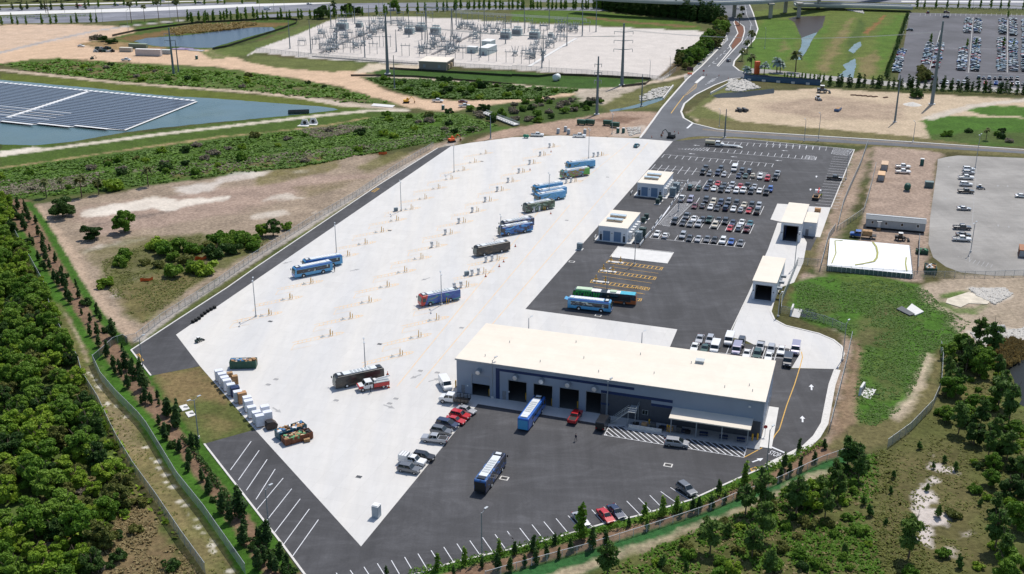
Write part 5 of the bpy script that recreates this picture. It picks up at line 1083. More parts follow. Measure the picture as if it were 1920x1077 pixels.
V2('pickup', 'white', 1560, 795, 1, 0, HX + .5, 'white pickup beside a dark red car on the clay road')
V2('pickup', 'white', 945, 450, 0, 0, HX + .2, 'white pickup parked on the clay yard before the white trailer')
V2('sedan', 'white', 607, 345, 0, 0, HX, 'white car beside the brush pile on the clay yard')
V2('sedan', 'silver', 1525, 48, 2, 0, 1.2, 'silver car in the shade below the flyover'); V2('sedan', 'white', 1690, 62, 2, 0, 1.3, 'white car coming out below the flyover'); V2('suv', 'black', 1730, 105, 2, 0, 1.4, 'black car on the road in the flyover shade')
for x, y, K, c, cc in ((870, 38, 'suv', 'navy', 0), (1305, 20, 'suv', 'black', 0), (1215, 8, 'sedan', 'silver', 0), (590, 42, 'sedan', 'red', 0), (1640, 5, 'sedan', 'white', 0), (1490, 20, 'sedan', 'grey', 0), (85, 70, 'van', 'white', 1), (400, 30, 'sedan', 'white', 1)):
 V2(K, c, x, y, cc, 0, HX + .05, f'{cw(c)} {KWORD[K]} driving on the far highway', 'cars on the highway')
part('cargo_box', MB().box(-2.9, -.95, -.98, .98, 1.22, 2.05), BASE, wp, bevel=.05)
for i in range(5): part('rack_bar', MB().box(-2.8 + i * .6, -2.72 + i * .6, -.95, .95, 2.1, 2.16), MATS['galv'], wp)
def far_mesh(K):
 s = KSPEC[K]; mb = car_body(K); fr, re, sd = window_quads(K); quads(fr + re + sd[0] + sd[1], 1, mb)
 for x in (-s['L'] * .305, s['L'] * .31): mb.box(x - .33, x + .33, -s['w'] - .01, s['w'] + .01, .0, .62, 2)
 return mb.mesh('far_car', [BASE, MATS['glass'], MATS['tyre']])
FM = {k_: far_mesh(k_) for k_ in ('sedan', 'suv', 'pickup')}
rr = random.Random(11)
FC = ['black', 'black', 'charcoal', 'navy', 'grey', 'silver', 'white', 'white', 'red', 'blue', 'maroon', 'teal', 'charcoal', 'navy', 'grey']
POS = ['in the column by the hedge of the far car park', 'in the column behind the tall pole in the far car park', 'in the column right of the tall pole, far car park', 'left half of the middle column in the far car park', 'right half of the middle column in the far car park', 'left half of the outer column in the far car park', 'right half of the outer column in the far car park', 'nose on in the short row of the far car park', 'in the front row behind the trees of the far car park', 'in the last column at the edge of the far car park', 'alone in the far car park']
def far_col(a, b, pos, th, fill=1.0, pitch=2.75):
 A, B = W(*Z(*a, 3, 0)), W(*Z(*b, 3, 0)); n = max(1, int((B - A).length / pitch))
 for i in range(n + 1):
  if rr.random() > fill: continue
  K = rr.choice(['sedan', 'sedan', 'suv', 'suv', 'pickup']); c = rr.choice(FC); p = A.lerp(B, i / n)
  o = bpy.data.objects.new(VNAME[K], FM[K]); COL.objects.link(o); KIDS[o.name] = []
  o.location = (p.x + rr.uniform(-.25, .25), p.y, .04); o.rotation_euler = (0, 0, th + rr.choice((0, math.pi)) + rr.uniform(-.02, .02))
  o.material_slots[0].link = 'OBJECT'; o.material_slots[0].material = PAINT[c]
  tag(o, f'{cw(c)} {KWORD[K]} {POS[pos]}', VCAT[K], f'{cw(c)} {KWORD[K]}s {POS[pos]}')
FT = SITE - .05
far_col((1000, 385), (960, 545), 0, FT)
for a, b, p_ in (((1212, 335), (1180, 480), 1), ((1290, 330), (1250, 510), 2), ((1500, 150), (1488, 250), 3), ((1460, 370), (1445, 530), 3), ((1572, 150), (1565, 250), 4), ((1562, 295), (1545, 535), 4), ((1755, 155), (1755, 260), 5), ((1745, 300), (1745, 535), 5), ((1832, 150), (1835, 270), 6), ((1833, 300), (1836, 535), 6)): far_col(a, b, p_, FT, .93)
far_col((1925, 150), (1930, 540), 9, FT, .9)
far_col((1490, 588), (1985, 604), 7, FT + math.pi / 2, .95); far_col((1300, 625), (1990, 640), 8, FT + math.pi / 2, .8); far_col((1200, 560), (1215, 600), 1, FT, .9)
for a in ((1060, 232), (1330, 135), (1195, 100), (1335, 100)): far_col(a, a, 10, FT if a[0] != 1195 else FT + 1.5)
# ---------------------------------------------------------------- buses
def livery(name, base, spots, scale=.45, lo=.45, roof=None):
 k = NT(name); v = k.map()
 n1 = k.noise(k.map(scale=(.5, 1, 1)), scale, 4, .6, 1.2); st = [(0, base), (lo, base)]
 for i, c in enumerate(spots): st += [(lo + .03 + i * .09, c), (lo + .085 + i * .09, c)]
 c = k.ramp(n1, st[:20])
 k.col(c).rough(.35, coat=.5); return k.m
BLUE = M('bus_blue', (.025, .13, .48), .3, coat=.6, var=.04); SKY = M('bus_sky', (.075, .34, .60), .3, coat=.6, var=.04); INDIGO = M('bus_indigo', (.03, .07, .42), .3, coat=.6, var=.04)
BBLK = M('bus_black', (.018, .02, .022), .3, coat=.5); BRED = M('bus_red', (.55, .05, .03), .35, coat=.5); BROOF = M('bus_roof', (.66, .69, .71), .5, var=.06)
LV = dict(
 blue=(SKY, BLUE, livery('wrap_windows', (.012, .02, .03), [(.03, .07, .12), (.55, .6, .5), (.35, .45, .25)], .9, .5)),
 redblue=(livery('wrap_red_blue', (.02, .07, .32), [(.03, .10, .36), (.03, .28, .30), (.50, .06, .06), (.34, .24, .12), (.05, .10, .34)], .55, .46), BRED, None),
 sand=(livery('wrap_sand', (.022, .022, .022), [(.05, .04, .03), (.20, .13, .07), (.02, .02, .02), (.26, .18, .10)], .7, .54), BBLK, None),
 bluenight=(livery('wrap_blue_night', (.016, .02, .026), [(.02, .12, .40), (.05, .36, .72), (.02, .05, .12), (.16, .2, .2)], .5, .44), BBLK, None),
 forest=(livery('wrap_forest', (.016, .024, .018), [(.04, .10, .05), (.26, .36, .28), (.03, .05, .03), (.10, .08, .05)], .6, .46), BBLK, None),
 river=(livery('wrap_river', (.06, .29, .58), [(.10, .38, .62), (.06, .14, .12), (.28, .40, .46), (.05, .10, .05)], .6, .5), SKY, None),
 green=(livery('wrap_green', (.10, .38, .55), [(.34, .12, .05), (.10, .30, .04), (.55, .33, .16), (.05, .25, .03)], .7, .47), M('bus_green', (.10, .36, .05), .35, coat=.5), None),
 grey=(livery('wrap_bronze', (.022, .022, .024), [(.05, .035, .025), (.02, .02, .02), (.17, .10, .05), (.02, .02, .02)], .7, .56), BBLK, None),
 plain=(BLUE, SKY, None), dark=(livery('wrap_dark_blue', (.016, .022, .05), [(.03, .12, .35), (.02, .03, .06), (.10, .28, .42), (.02, .04, .12)], .5, .48), BBLK, None))
def bus(front, rear, kind, label, side=1, L=12.2, anchor='mid', hatch_open=False, roofw=True):
 F, R = W(*front), W(*rear); d = (F - R); d.z = 0; d.normalize(); n = Vector((-d.y, d.x, 0))
 if n.y < 0: n = -n
 if side < 0: n = n if n.x < 0 else -n
 m = (F + R) / 2
 if anchor == 'rear': m = R + d * (L / 2)
 c = m + n * 1.3; th = math.atan2(d.y, d.x); side_m, trim_m, win_m = LV[kind]
 t = thing('city_bus', label, 'bus', (c.x, c.y, .04), th, 'buses parked about the depot'); h = L / 2
 prof = [(-h, .38), (h - .06, .38), (h, .7), (h - .02, 1.35), (h - .30, 2.95), (h - .6, 3.15), (-h + .25, 3.15), (-h, 2.95)]
 part('body', MB().prism(prof, -1.28, 1.28), side_m, t, bevel=.13)
 part('front_mask', MB().add([(h + .015, -1.15, .45), (h + .015, 1.15, .45), (h + .012, 1.15, 1.3), (h + .012, -1.15, 1.3)], [(0, 1, 2, 3)]).add([(h - .255, -1.15, 2.78), (h - .255, 1.15, 2.78), (h - .5, 1.1, 3.13), (h - .5, -1.1, 3.13)], [(0, 1, 2, 3)]), trim_m, t, fix=False)
 part('windshield', MB().add([(h + .012, -1.17, 1.3), (h + .012, 1.17, 1.3), (h - .24, 1.17, 2.76), (h - .24, -1.17, 2.76)], [(0, 1, 2, 3)]), M('bus_glass', (.06, .10, .09), .08, spec=.8), t, fix=False)
 part('rear_panel', MB().box(-h - .03, -h, -1.1, 1.1, .5, 2.7), trim_m if kind != 'blue' else BBLK, t)
 for s in (-1, 1):
  w = MB()
  if win_m: w.box(-h + .9, h - .7, s * 1.285 - .008, s * 1.285 + .008, 1.35, 2.55); part('side_window', w, win_m, t)
  else:
   w.box(h - 1.5, h - .45, s * 1.285 - .008, s * 1.285 + .008, 1.35, 2.5); part('driver_window', w, MATS['glass'], t)
   w2 = MB()
   for i in range(5): w2.box(h - 3.4 - i * 1.55, h - 2.05 - i * 1.55, s * 1.285 - .006, s * 1.285 + .006, 1.75, 2.45)
   part('side_window', w2, M('wrap_glass', (.03, .04, .05), .15, spec=.6), t) if kind in ('dark', 'plain') else None
  for x in (h - 2.75, -h + 3.2):
   a = part('wheel', MB().tube((0, -s * .14, 0), (0, s * .14, 0), .5, n=16), MATS['tyre'], t, (x, s * 1.2, .5))
   part('rim', MB().tube((0, s * .14, 0), (0, s * .17, 0), .28, n=12), MATS['lamp_white'], a)
   part('wheel_arch', MB().tube((0, 0, 0), (0, s * .012, 0), .66, n=16), BBLK, t, (x, s * 1.275, .55))
  part('mirror', MB().box(h - .05, h + .15, s * 1.45 - .12, s * 1.45 + .12, 2.0, 2.5), BBLK, t)
  part('headlight', MB().box(h - .0, h + .03, s * .9 - .2, s * .9 + .2, .65, .85), MATS['lamp_white'], t)
 if kind == 'blue':
  for s in (-1, 1): part('roof_cove', MB().box(-h + .2, h - .6, s * 1.2 - .1, s * 1.2 + .1, 2.75, 3.2), BLUE, t, bevel=.06)
 if kind == 'redblue': part('front_cap', MB().prism([(h - 1.2, .37), (h - .055, .37), (h + .008, .7), (h - .012, 1.35), (h - .29, 2.96), (h - .6, 3.16), (h - 2.3, 3.16)], -1.29, 1.29), BRED, t, bevel=.13)
 if kind == 'green': part('rear_cap', MB().prism([(-h + 3.4, .8), (-h - .01, .37), (-h - .01, 2.96), (-h + .24, 3.16), (-h + 2.2, 3.16)], -1.29, 1.29), trim_m, t, bevel=.13)
 rp = part('roof_panel', MB().box(-h + 1.6, h - 2.3, -.85, .85, 3.15, 3.34), BROOF, t, bevel=.04)
 part('battery_pod', MB().box(-h + .5, -h + 1.5, -.8, .8, 3.15, 3.38), BBLK if trim_m is BBLK or kind == 'redblue' else BROOF, t, bevel=.04)
 part('front_fairing', MB().box(h - 2.1, h - .75, -.95, .95, 3.15, 3.36), BBLK, t, bevel=.05); part('roof_hatch', MB().box(h - 1.75, h - .95, -.6, .6, 3.36, 3.4), BROOF, t)
 ra = MB()
 for i in range(6): ra.box(-h + 3.0 + i * .9, -h + 3.5 + i * .9, -.7, .7, 3.34, 3.40)
 part('roof_rail', ra, MATS['galv'] if kind != 'blue' else MATS['white_paint'], rp)
 if hatch_open: part('rear_hatch', MB().add([(-h - .05, -1, 2.6), (-h - .05, 1, 2.6), (-h - 1.0, 1, 2.9), (-h - 1.0, -1, 2.9), (-h - .05, -1, 2.54), (-h - .05, 1, 2.54), (-h - 1.0, 1, 2.84), (-h - 1.0, -1, 2.84)], [(0, 1, 2, 3), (7, 6, 5, 4), (3, 2, 6, 7), (0, 3, 7, 4), (2, 1, 5, 6)]), SKY, t)
 return t
bus((551, 524.5), (627, 509), 'blue', 'light blue bus with dark windows, nearer of two by the left asphalt strip')
bus((571.5, 509.5), (643, 497), 'blue', 'light blue bus half hidden behind another by the left asphalt strip')
bus((790.8, 577), (863.5, 562.5), 'redblue', 'dark blue bus with a red front and colourful pictures beside a lamp post')
bus((893.5, 483.5), (957.5, 471), 'sand', 'black bus with a sandy brown picture on its side, alone in its bay')
bus((938.5, 445), (1001, 434), 'bluenight', 'black bus with bright blue picture, nearer of the two black ones side by side')
bus((941.6, 436), (1004, 424.5), 'dark', 'dark bus hidden behind the black bus with the blue picture')
bus((984.3, 401.5), (1042.7, 390.5), 'forest', 'black bus with grey green picture before three light blue buses')
bus((1003.6, 383), (1065, 372.3), 'river', 'light blue bus with a riverside picture, nearest of three side by side')
bus((1007, 375.5), (1066, 365.7), 'river', 'light blue bus in the middle of three side by side')
bus((1000.5, 366.5), (1059, 356.5), 'river', 'light blue bus, farthest of three side by side')
bus((1053, 337), (1108, 329), 'green', 'light blue and green bus with brown animal picture')
bus((1062.8, 320.5), (1118, 314.5), 'river', 'light blue bus farthest up the yard behind the green one')
bus((1144, 588.5), (1065, 580), 'blue', 'blue bus with indigo roof edge and raised rear flap on the asphalt', hatch_open=True)
bus((631.5, 732), (720, 713), 'grey', 'black bus with bronze picture beside the red tow truck')
bus((1021.5, 768), (993, 808.5), 'plain', 'plain blue bus with a white roof nosing into a repair bay', side=-1)
bus((947.4, 877.5), (914.5, 925.5), 'dark', 'dark blue and black bus with white roof alone on the front asphalt', side=-1)
F, R = W(1075.5, 544.5, 3.1), W(1189.5, 555, 3.1); F.z = R.z = 0; d = (F - R).normalized(); n = Vector((-d.y, d.x, 0)); n = n if n.y > 0 else -n
c = (F + R) / 2 + n * 1.3; th = math.atan2(d.y, d.x); L = 18.0; h = L / 2
t = thing('articulated_bus', 'long articulated bus with green lettering, black sides, white roof and orange rear', 'bus', (c.x, c.y, .04), th)
WR = livery('wrap_orange', (.02, .02, .024), [(.03, .05, .07), (.02, .02, .02), (.05, .12, .15), (.3, .09, .02)], .6, .52)
part('front_body', MB().prism([(.5, .38), (h - .06, .38), (h, .7), (h - .02, 1.35), (h - .3, 2.95), (h - .6, 3.15), (.5, 3.15)], -1.28, 1.28), WR, t, bevel=.1)
part('rear_body', MB().prism([(-h, .38), (-.6, .38), (-.6, 3.15), (-h + .3, 3.15), (-h, 2.9)], -1.28, 1.28), WR, t, bevel=.1)
bl = MB()
for i in range(6): bl.box(-.6 + i * .19, -.5 + i * .19, -1.2, 1.2, .5, 3.1); bl.box(-.5 + i * .19, -.41 + i * .19, -1.1, 1.1, .55, 3.05)
part('bellows', bl, BBLK, t)
OR = M('bus_orange', (.45, .12, .03), .35, coat=.5)
part('rear_panel', MB().box(-h - .03, -h, -1.2, 1.2, .45, 2.6).box(-h, -h + 1.4, -1.29, 1.29, .45, 1.5), OR, t)
for s in (-1, 1): part('skirt', MB().box(-h + 1.4, -.7, s * 1.285 - .006, s * 1.285 + .006, .42, .95), OR, t); part('side_window', MB().box(-h + 1.6, -.9, s * 1.285 - .008, s * 1.285 + .008, 1.4, 2.5), MATS['glass'], t)
part('windshield', MB().add([(h + .012, -1.17, 1.2), (h + .012, 1.17, 1.2), (h - .24, 1.17, 2.76), (h - .24, -1.17, 2.76)], [(0, 1, 2, 3)]), MATS['bus_glass'], t, fix=False)
rp = part('roof_panel', MB().box(1.0, h - 1.2, -1.1, 1.1, 3.15, 3.2), MATS['white_paint'], t); part('roof_panel', MB().box(-4.5, -.8, -1.1, 1.1, 3.15, 3.2), MATS['white_paint'], t)
part('rear_roof', MB().box(-h + .3, -4.5, -1.2, 1.2, 3.15, 3.2), M('roof_cyan', (.06, .42, .55), .4), t)
part('roof_unit', MB().box(3.6, h - 1.0, -1.0, 1.0, 3.2, 3.5), M('unit_sage', (.50, .62, .45), .5), rp, bevel=.08); part('roof_unit', MB().box(-3.4, -1.6, -.8, .8, 3.2, 3.5), MATS['unit_sage'], rp, bevel=.08)
part('roof_stripe', MB().box(3.4, h - 1.0, -1.32, -1.1, 2.85, 3.22).box(3.4, h - 1.0, 1.1, 1.32, 2.85, 3.22), M('stripe_green', (.05, .33, .08), .4), t)
for x in (h - 2.7, 1.4 + .6, -h + 3.2):
 for s in (-1, 1):
  a = part('wheel', MB().tube((0, -s * .14, 0), (0, s * .14, 0), .5, n=16), MATS['tyre'], t, (x, s * 1.2, .5)); part('rim', MB().tube((0, s * .14, 0), (0, s * .17, 0), .28, n=12), MATS['hub'], a)
def text_mesh(s, size, m):
 cu = bpy.data.curves.new('text', 'FONT'); cu.body = s; cu.size = size; cu.align_x = 'CENTER'; cu.align_y = 'CENTER'; cu.extrude = .01; cu.offset = .02
 o = bpy.data.objects.new('text', cu); COL.objects.link(o)
 me = bpy.data.meshes.new_from_object(o.evaluated_get(bpy.context.evaluated_depsgraph_get())); bpy.data.objects.remove(o); me.materials.clear(); me.materials.append(m); return me
tx_ = text_mesh('VOLCANO BAY', 1.15, M('letter_green', (.05, .55, .06), .4))
near = 1 if (Vector((-math.sin(th), math.cos(th), 0)).y < 0) else -1
o = part('lettering', tx_, None, t, (4.9, near * 1.30, 2.0), (math.radians(90), 0, math.pi if near > 0 else 0)); o.scale = (.95, 2.0, 1)
# ---------------------------------------------------------------- work vehicles
def wheels(t, xs, w, r=.5):
 for x in xs:
  for s in (-1, 1):
   a = part('wheel', MB().tube((0, -s * .15, 0), (0, s * .15, 0), r, n=14), MATS['tyre'], t, (x, s * w, r)); part('rim', MB().tube((0, s * .15, 0), (0, s * .17, 0), r * .55, n=10), MATS['hub'], a)
def truck_cab(t, m, crew=True):
 part('cab', MB().prism([(-.2, .6), (3.2, .6), (3.3, 1.3), (3.0, 1.5), (2.0, 1.6), (1.5, 2.35), (-.2, 2.35)], -1.1, 1.1), m, t, bevel=.09)
 part('windshield', MB().add([(2.02, -.95, 1.62), (2.02, .95, 1.62), (1.56, .9, 2.28), (1.56, -.9, 2.28)], [(0, 1, 2, 3)]), MATS['glass'], t, fix=False)
 for s in (-1, 1):
  part('side_window', MB().box(.9, 1.6, s * 1.11 - .01, s * 1.11 + .01, 1.6, 2.2).box(-.1, .75, s * 1.11 - .01, s * 1.11 + .01, 1.6, 2.2), MATS['glass'], t)
  part('headlight', MB().box(3.25, 3.33, s * .8 - .2, s * .8 + .2, .95, 1.2), MATS['lamp_white'], t)
  part('mirror', MB().box(1.6, 1.8, s * 1.3 - .12, s * 1.3 + .12, 1.6, 2.0), MATS['black'], t)
g = W(*Z(1478, 845, 1, 2), .5); t = thing('stake_truck', 'white crew cab truck with a black stake bed by the building corner', 'truck', (g.x, g.y, .04), HB + .02)
truck_cab(t, BASE); part('chassis', MB().box(-3.6, 3, -.5, .5, .5, .75), MATS['black'], t); bd = part('flatbed', MB().box(-3.8, -.4, -1.2, 1.2, .95, 1.1), MATS['black'], t)
for y in (-1.2, 1.2): part('stake_side', MB().box(-3.8, -.4, y - .03, y + .03, 1.25, 1.4).box(-3.8, -.4, y - .03, y + .03, 1.6, 1.72).box(-3.8, -.4, y - .03, y + .03, 2.0, 2.1), MATS['black'], bd)
for x in (-3.8, -2.95, -2.1, -1.25, -.4):
 for y in (-1.2, 1.2): part('stake', MB().box(x - .05, x + .05, y - .05, y + .05, 1.1, 2.15), MATS['black'], bd)
wheels(t, (2.3, -2.4), 1.0)
g = W(*Z(862, 740, 1, 2), .5); t = thing('tow_truck', 'white and red service truck with a boom beside the bronze black bus', 'truck', (g.x, g.y, .04), math.radians(202))
truck_cab(t, BASE); part('bonnet_panel', MB().box(2.1, 3.25, -1.13, 1.13, .8, 1.48), MATS['red_paint'], t, bevel=.06)
part('tool_body', MB().box(-4.2, -.4, -1.2, 1.2, .7, 1.7), MATS['red_paint'], t, bevel=.05); part('top_deck', MB().box(-4.2, -.4, -1.15, 1.15, 1.7, 1.85), MATS['galv'], t)
part('boom', MB().tube((-.8, 0, 2.2), (-4.6, 0, 2.6), .18).box(-1.2, -.6, -.6, .6, 1.85, 2.3), MATS['white_paint'], t); part('mast', MB().box(-.35, -.15, -1.1, 1.1, .6, 2.6), MATS['black'], t); wheels(t, (2.3, -2.7), 1.0)
g = W(*Z(370, 385, 3, 1), .5); t = thing('bucket_truck', 'flatbed boom truck with a red and white arm at the striped stalls', 'truck', (g.x, g.y, .04), math.radians(68))
truck_cab(t, BASE); part('flatbed', MB().box(-5.6, -.4, -1.2, 1.2, .9, 1.1), MATS['wood'], t); part('boom', MB().tube((-1, 0, 1.4), (-3.5, 0, 2.6), .22), MATS['white_paint'], t); part('boom_tip', MB().tube((-1.6, -.3, 1.9), (1.2, -.3, 2.9), .25), MATS['red_paint'], t)
part('load', MB().box(-5, -3.6, -.8, .8, 1.1, 1.8), MATS['black'], t); part('tail', MB().box(-5.9, -5.6, -1.2, 1.2, .5, 1.1), MATS['black'], t); wheels(t, (2.3, -3.6, -4.7), 1.0)
g = W(*Z(690, 690, 3, 1), .5); t = thing('flatbed_truck', 'old blue flatbed truck stacked with timber before the site trailer', 'truck', (g.x, g.y, .04), HB)
truck_cab(t, PAINT['blue']); part('flatbed', MB().box(-5, -.4, -1.2, 1.2, .9, 1.1), MATS['black'], t); part('timber_load', MB().box(-3.6, -.6, -1.1, 1.1, 1.1, 2.6), MATS['wood'], t); wheels(t, (2.3, -3.4), 1.0)
g = W(*Z(1527, 10, 2, 1), .5); t = thing('tanker_truck', 'white and tan service truck at the far edge of the staff car park', 'truck', (g.x, g.y, .04), HX)
truck_cab(t, BASE); part('tank', MB().tube((-4.6, 0, 1.7), (-.6, 0, 1.7), .85, n=14), M('tank_tan', (.55, .50, .36), .5), t); part('chassis', MB().box(-4.6, 3, -.9, .9, .5, .9), MATS['black'], t); wheels(t, (2.3, -3.4), 1.0)
g = W(*Z(1645, 20, 2, 1), .3); t = thing('equipment_trailer', 'low grey equipment trailer behind the service truck', 'trailer', (g.x, g.y, .04), HX)
part('deck', MB().box(-3.5, 2.5, -1.1, 1.1, .7, .85), MATS['steel'], t); part('ramp', MB().add([(2.5, -1, .85), (4.5, -1, .1), (4.5, 1, .1), (2.5, 1, .85)], [(0, 1, 2, 3)]), MATS['galv'], t, fix=False); wheels(t, (-.6, .5), 1.0, .4)
def digger(u, v, th, m, label, s=1.0):
 g = W(u, v); t = thing('excavator', label, 'excavator', (g.x, g.y, .03), th)
 for y in (-.9, .9): part('crawler_track', MB().prism([(-1.5, .1), (1.5, .1), (1.8, .45), (1.5, .85), (-1.5, .85), (-1.8, .45)], y - .25, y + .25), MATS['tyre'], t)
 part('house', MB().prism([(-1.6, .9), (1.2, .9), (1.2, 1.7), (-1.6, 1.9)], -1.1, 1.1), m, t, bevel=.08); c = part('cab', MB().prism([(0, 1.7), (1.3, 1.7), (1.1, 2.8), (.1, 2.8)], .1, 1.05), m, t, bevel=.05); part('pane', MB().box(1.15, 1.3, .2, .95, 1.8, 2.5), MATS['glass'], c)
 part('boom', MB().tube((1.1, -.2, 1.5), (2.9, -.2, 3.6), .2, .17).tube((2.9, -.2, 3.6), (4.2, -.2, 2.6), .17, .14), m, t); part('stick', MB().tube((4.2, -.2, 2.7), (4.6, -.2, 1.0), .14), m, t); part('bucket', MB().prism([(4.2, .3), (4.9, .3), (5.0, 1.1), (4.5, 1.0)], -.65, .25), MATS['rust'], t)
 t.scale = (s, s, s); return t
digger(*Z(1190, 1035, 2, 0), math.radians(150), MATS['dark_steel'], 'dark excavator standing where the access road meets the yard', 1.0)
digger(*Z(1125, 772, 1, 0), 0, MATS['yellow_paint'], 'yellow excavator on the clay road by the white slab', .9)
digger(*Z(1465, 1065, 1, 0), math.radians(30), MATS['orange'], 'orange excavator at the far left corner of the concrete yard', .9)
digger(*Z(690, 445, 0, 0), 1, MATS['cab_green'], 'small green excavator at the scrub edge of the clay yard', .6)
def loader(u, v, th, m, label, s=1.0):
 g = W(u, v); t = thing('wheel_loader', label, 'loader', (g.x, g.y, .03), th)
 part('body', MB().prism([(-2, .7), (1.2, .7), (1.2, 1.5), (-2, 1.7)], -.9, .9), m, t, bevel=.06); part('cab', MB().box(-.8, .6, -.7, .7, 1.6, 2.7), MATS['glass'], t); part('roof', MB().box(-.9, .7, -.8, .8, 2.7, 2.85), MATS['white_paint'], t)
 part('arm', MB().tube((.8, .6, 1.4), (2.6, .6, .7), .12).tube((.8, -.6, 1.4), (2.6, -.6, .7), .12), m, t); part('bucket', MB().prism([(2.4, .1), (3.3, .1), (2.6, 1.0), (2.4, .9)], -1.2, 1.2), MATS['dark_steel'], t); wheels(t, (-1.2, 1.1), .95, .65); t.scale = (s, s, s); return t
loader(*Z(405, 695, 3, 0), HX, M('loader_slate', (.10, .13, .16), .5), 'grey tractor loader with white roof by the canal bridge', 1.35)
loader(*Z(373, 750, 3, 0), math.radians(-80), BASE, 'small white skid loader on the sandy field', .9)
loader(*Z(1583, 338, 3, 1), HX, M('quad_blue', (.05, .12, .22), .5), 'small blue quad bike next to the black pickup', .6)
loader(*Z(990, 722, 3, 1), HX, MATS['black'], 'black machine parked behind the white covered basin', .9)
g = W(*Z(1488, 405, 0, 2)); loader(*Z(1488, 405, 0, 2), 1, MATS['cab_green'], 'dark small utility cart alone on the left of the concrete yard', .5)
# ---------------------------------------------------------------- lamp posts, chargers, bollards, cones
def lamp_proto(h, two):
 t = thing('lamp_post', 'x', 'lamp post')
 part('pole', MB().tube((0, 0, .4), (0, 0, h), .13, .09, 10), MATS['steel'], t); part('base', MB().tube((0, 0, 0), (0, 0, .5), .32, n=12), MATS['kerb_concrete'], t)
 for s in ((-1, 1) if two else (1,)):
  a = part('arm', MB().tube((0, 0, h - .2), (s * 1.3, 0, h + .35), .05), MATS['steel'], t); part('lamp_head', MB().box(s * 1.3 - .45, s * 1.3 + .45, -.2, .2, h + .3, h + .45), MATS['grey_metal'], a, bevel=.04)
 return t
L2, L1 = lamp_proto(9.0, True), lamp_proto(9.0, False); LPU = {}
def lamp(u, v, vt, label, two=True, rz=BD + 1.2, group=None):
 p = L2 if two else L1; g = W(u, v); h = hz(u, v, vt)
 return put(p, (g.x, g.y, .03), rz, label, group, 'lamp post', (1, 1, h / 9.0))
for u, v, vt, L in ((480, 594, 527, 'grey lamp post on the concrete near the left asphalt strip corner'), (*Z(603, 825, 1, 1), 423, 'grey lamp post behind the two light blue buses on the left'), (*Z(1087, 502, 1, 1), 343, 'grey lamp post beside a small cabinet along the left asphalt strip'), (*Z(1482, 212, 1, 1), 276, 'grey lamp post farthest along the left asphalt strip'), (828, 572, 515, 'grey twin lamp post in front of the dark blue bus with the red front'), (939, 444, 406, 'grey lamp post in front of the black bus with the blue picture'), (*Z(277, 405, 2, 1), 328, 'grey lamp post before three light blue buses'), (*Z(573, 110, 2, 1), 245, 'grey lamp post beside the farthest light blue bus'), (*Z(818, 605, 1, 2), 641, 'grey twin lamp post behind the bronze black bus'), (*Z(748, 1005, 2, 0), 215, 'grey lamp post at the far edge of the concrete by portable toilets')):
 lamp(u, v, vt, L)
for u, v, vt, L in ((*Z(917, 905, 2, 1), 440, 'tall lamp post standing on the first yellow striped island'), (*Z(708, 1075 + 78, 2, 1), 508, 'lamp post beside the articulated bus'), (*Z(1245, 505, 2, 1), 347, 'lamp post in the white hatched strip of the car park'), (*Z(125, 310, 2, 2), 597, 'lamp post behind the long cream roof, left one'), (*Z(970, 420, 2, 2), 624, 'lamp post behind the long cream roof, right one'),
  (923.6, 747, 676, 'lamp post against the grey wall between two bay doors'), (1137.7, 782, 716, 'lamp post against the grey wall beside the outside stair'), (*Z(197, 930, 3, 1), 440, 'lamp post between the two white drive-through halls'), (*Z(75, 215, 3, 2), 552, 'lamp post at the curve behind the nearer drive-through hall'), (1437, 880, 806, 'lamp post at the kerb beside the stop marking'), (*Z(1690, 945, 1, 3), 962, 'lamp post among the front stalls'), (*Z(100, 770, 1, 3), 918, 'lamp post at the kerb of the long left stalls'), (*Z(1485, 60, 0, 3), 750, 'lamp post with white heads on the grass by the long stalls'), (*Z(1070, 600, 0, 2), 634, 'lamp post at the corner kerb of the dark asphalt'), (*Z(555, 545, 3, 2), 606, 'lamp post at the outer curve of the concrete drive'), (*Z(582, 270, 3, 1), 285, 'lamp post at the kerb beside the striped stalls'), (*Z(1525, 550, 3, 1), 420, 'lamp post in the old car park, nearest to the silver sedan'), (*Z(1550, 180, 3, 1), 255, 'lamp post at the far end of the old car park row'), (*Z(1515, 810, 3, 1), 420, 'lamp post at the near end of the old car park row')):
 lamp(u, v, vt, L, v < 500 or 'white heads' in L or 'island' in L, .9)
for i, (u, v, vt, L) in enumerate(((*Z(375, 1055, 3, 0), 215, 'thin road lamp beside the road, right of another'), (*Z(270, 1060, 3, 0), 226, 'thin road lamp beside the road, left of another'), (*Z(1085, 1060, 3, 0), 230, 'thin road lamp at the green field edge'), (*Z(1550, 950, 2, 0), 207, 'thin pole at the sandy field by the crossroads'), (*Z(1030, 590, 2, 0), 115, 'lamp pole at the near edge of the empty gravel'), (*Z(1180, 570, 2, 0), 108, 'lamp pole at the gravel corner by the thicket'), (*Z(320, 425, 1, 0), 77, 'lamp pole at the near left edge of the substation'), (*Z(277, 540, 2, 0), 113, 'lamp pole at the near edge of the gravel beside rubble'), (*Z(1890, 365, 2, 0), 55, 'lamp pole on the canal lawn'))): lamp(u, v, vt, L, False)
rr = random.Random(5)
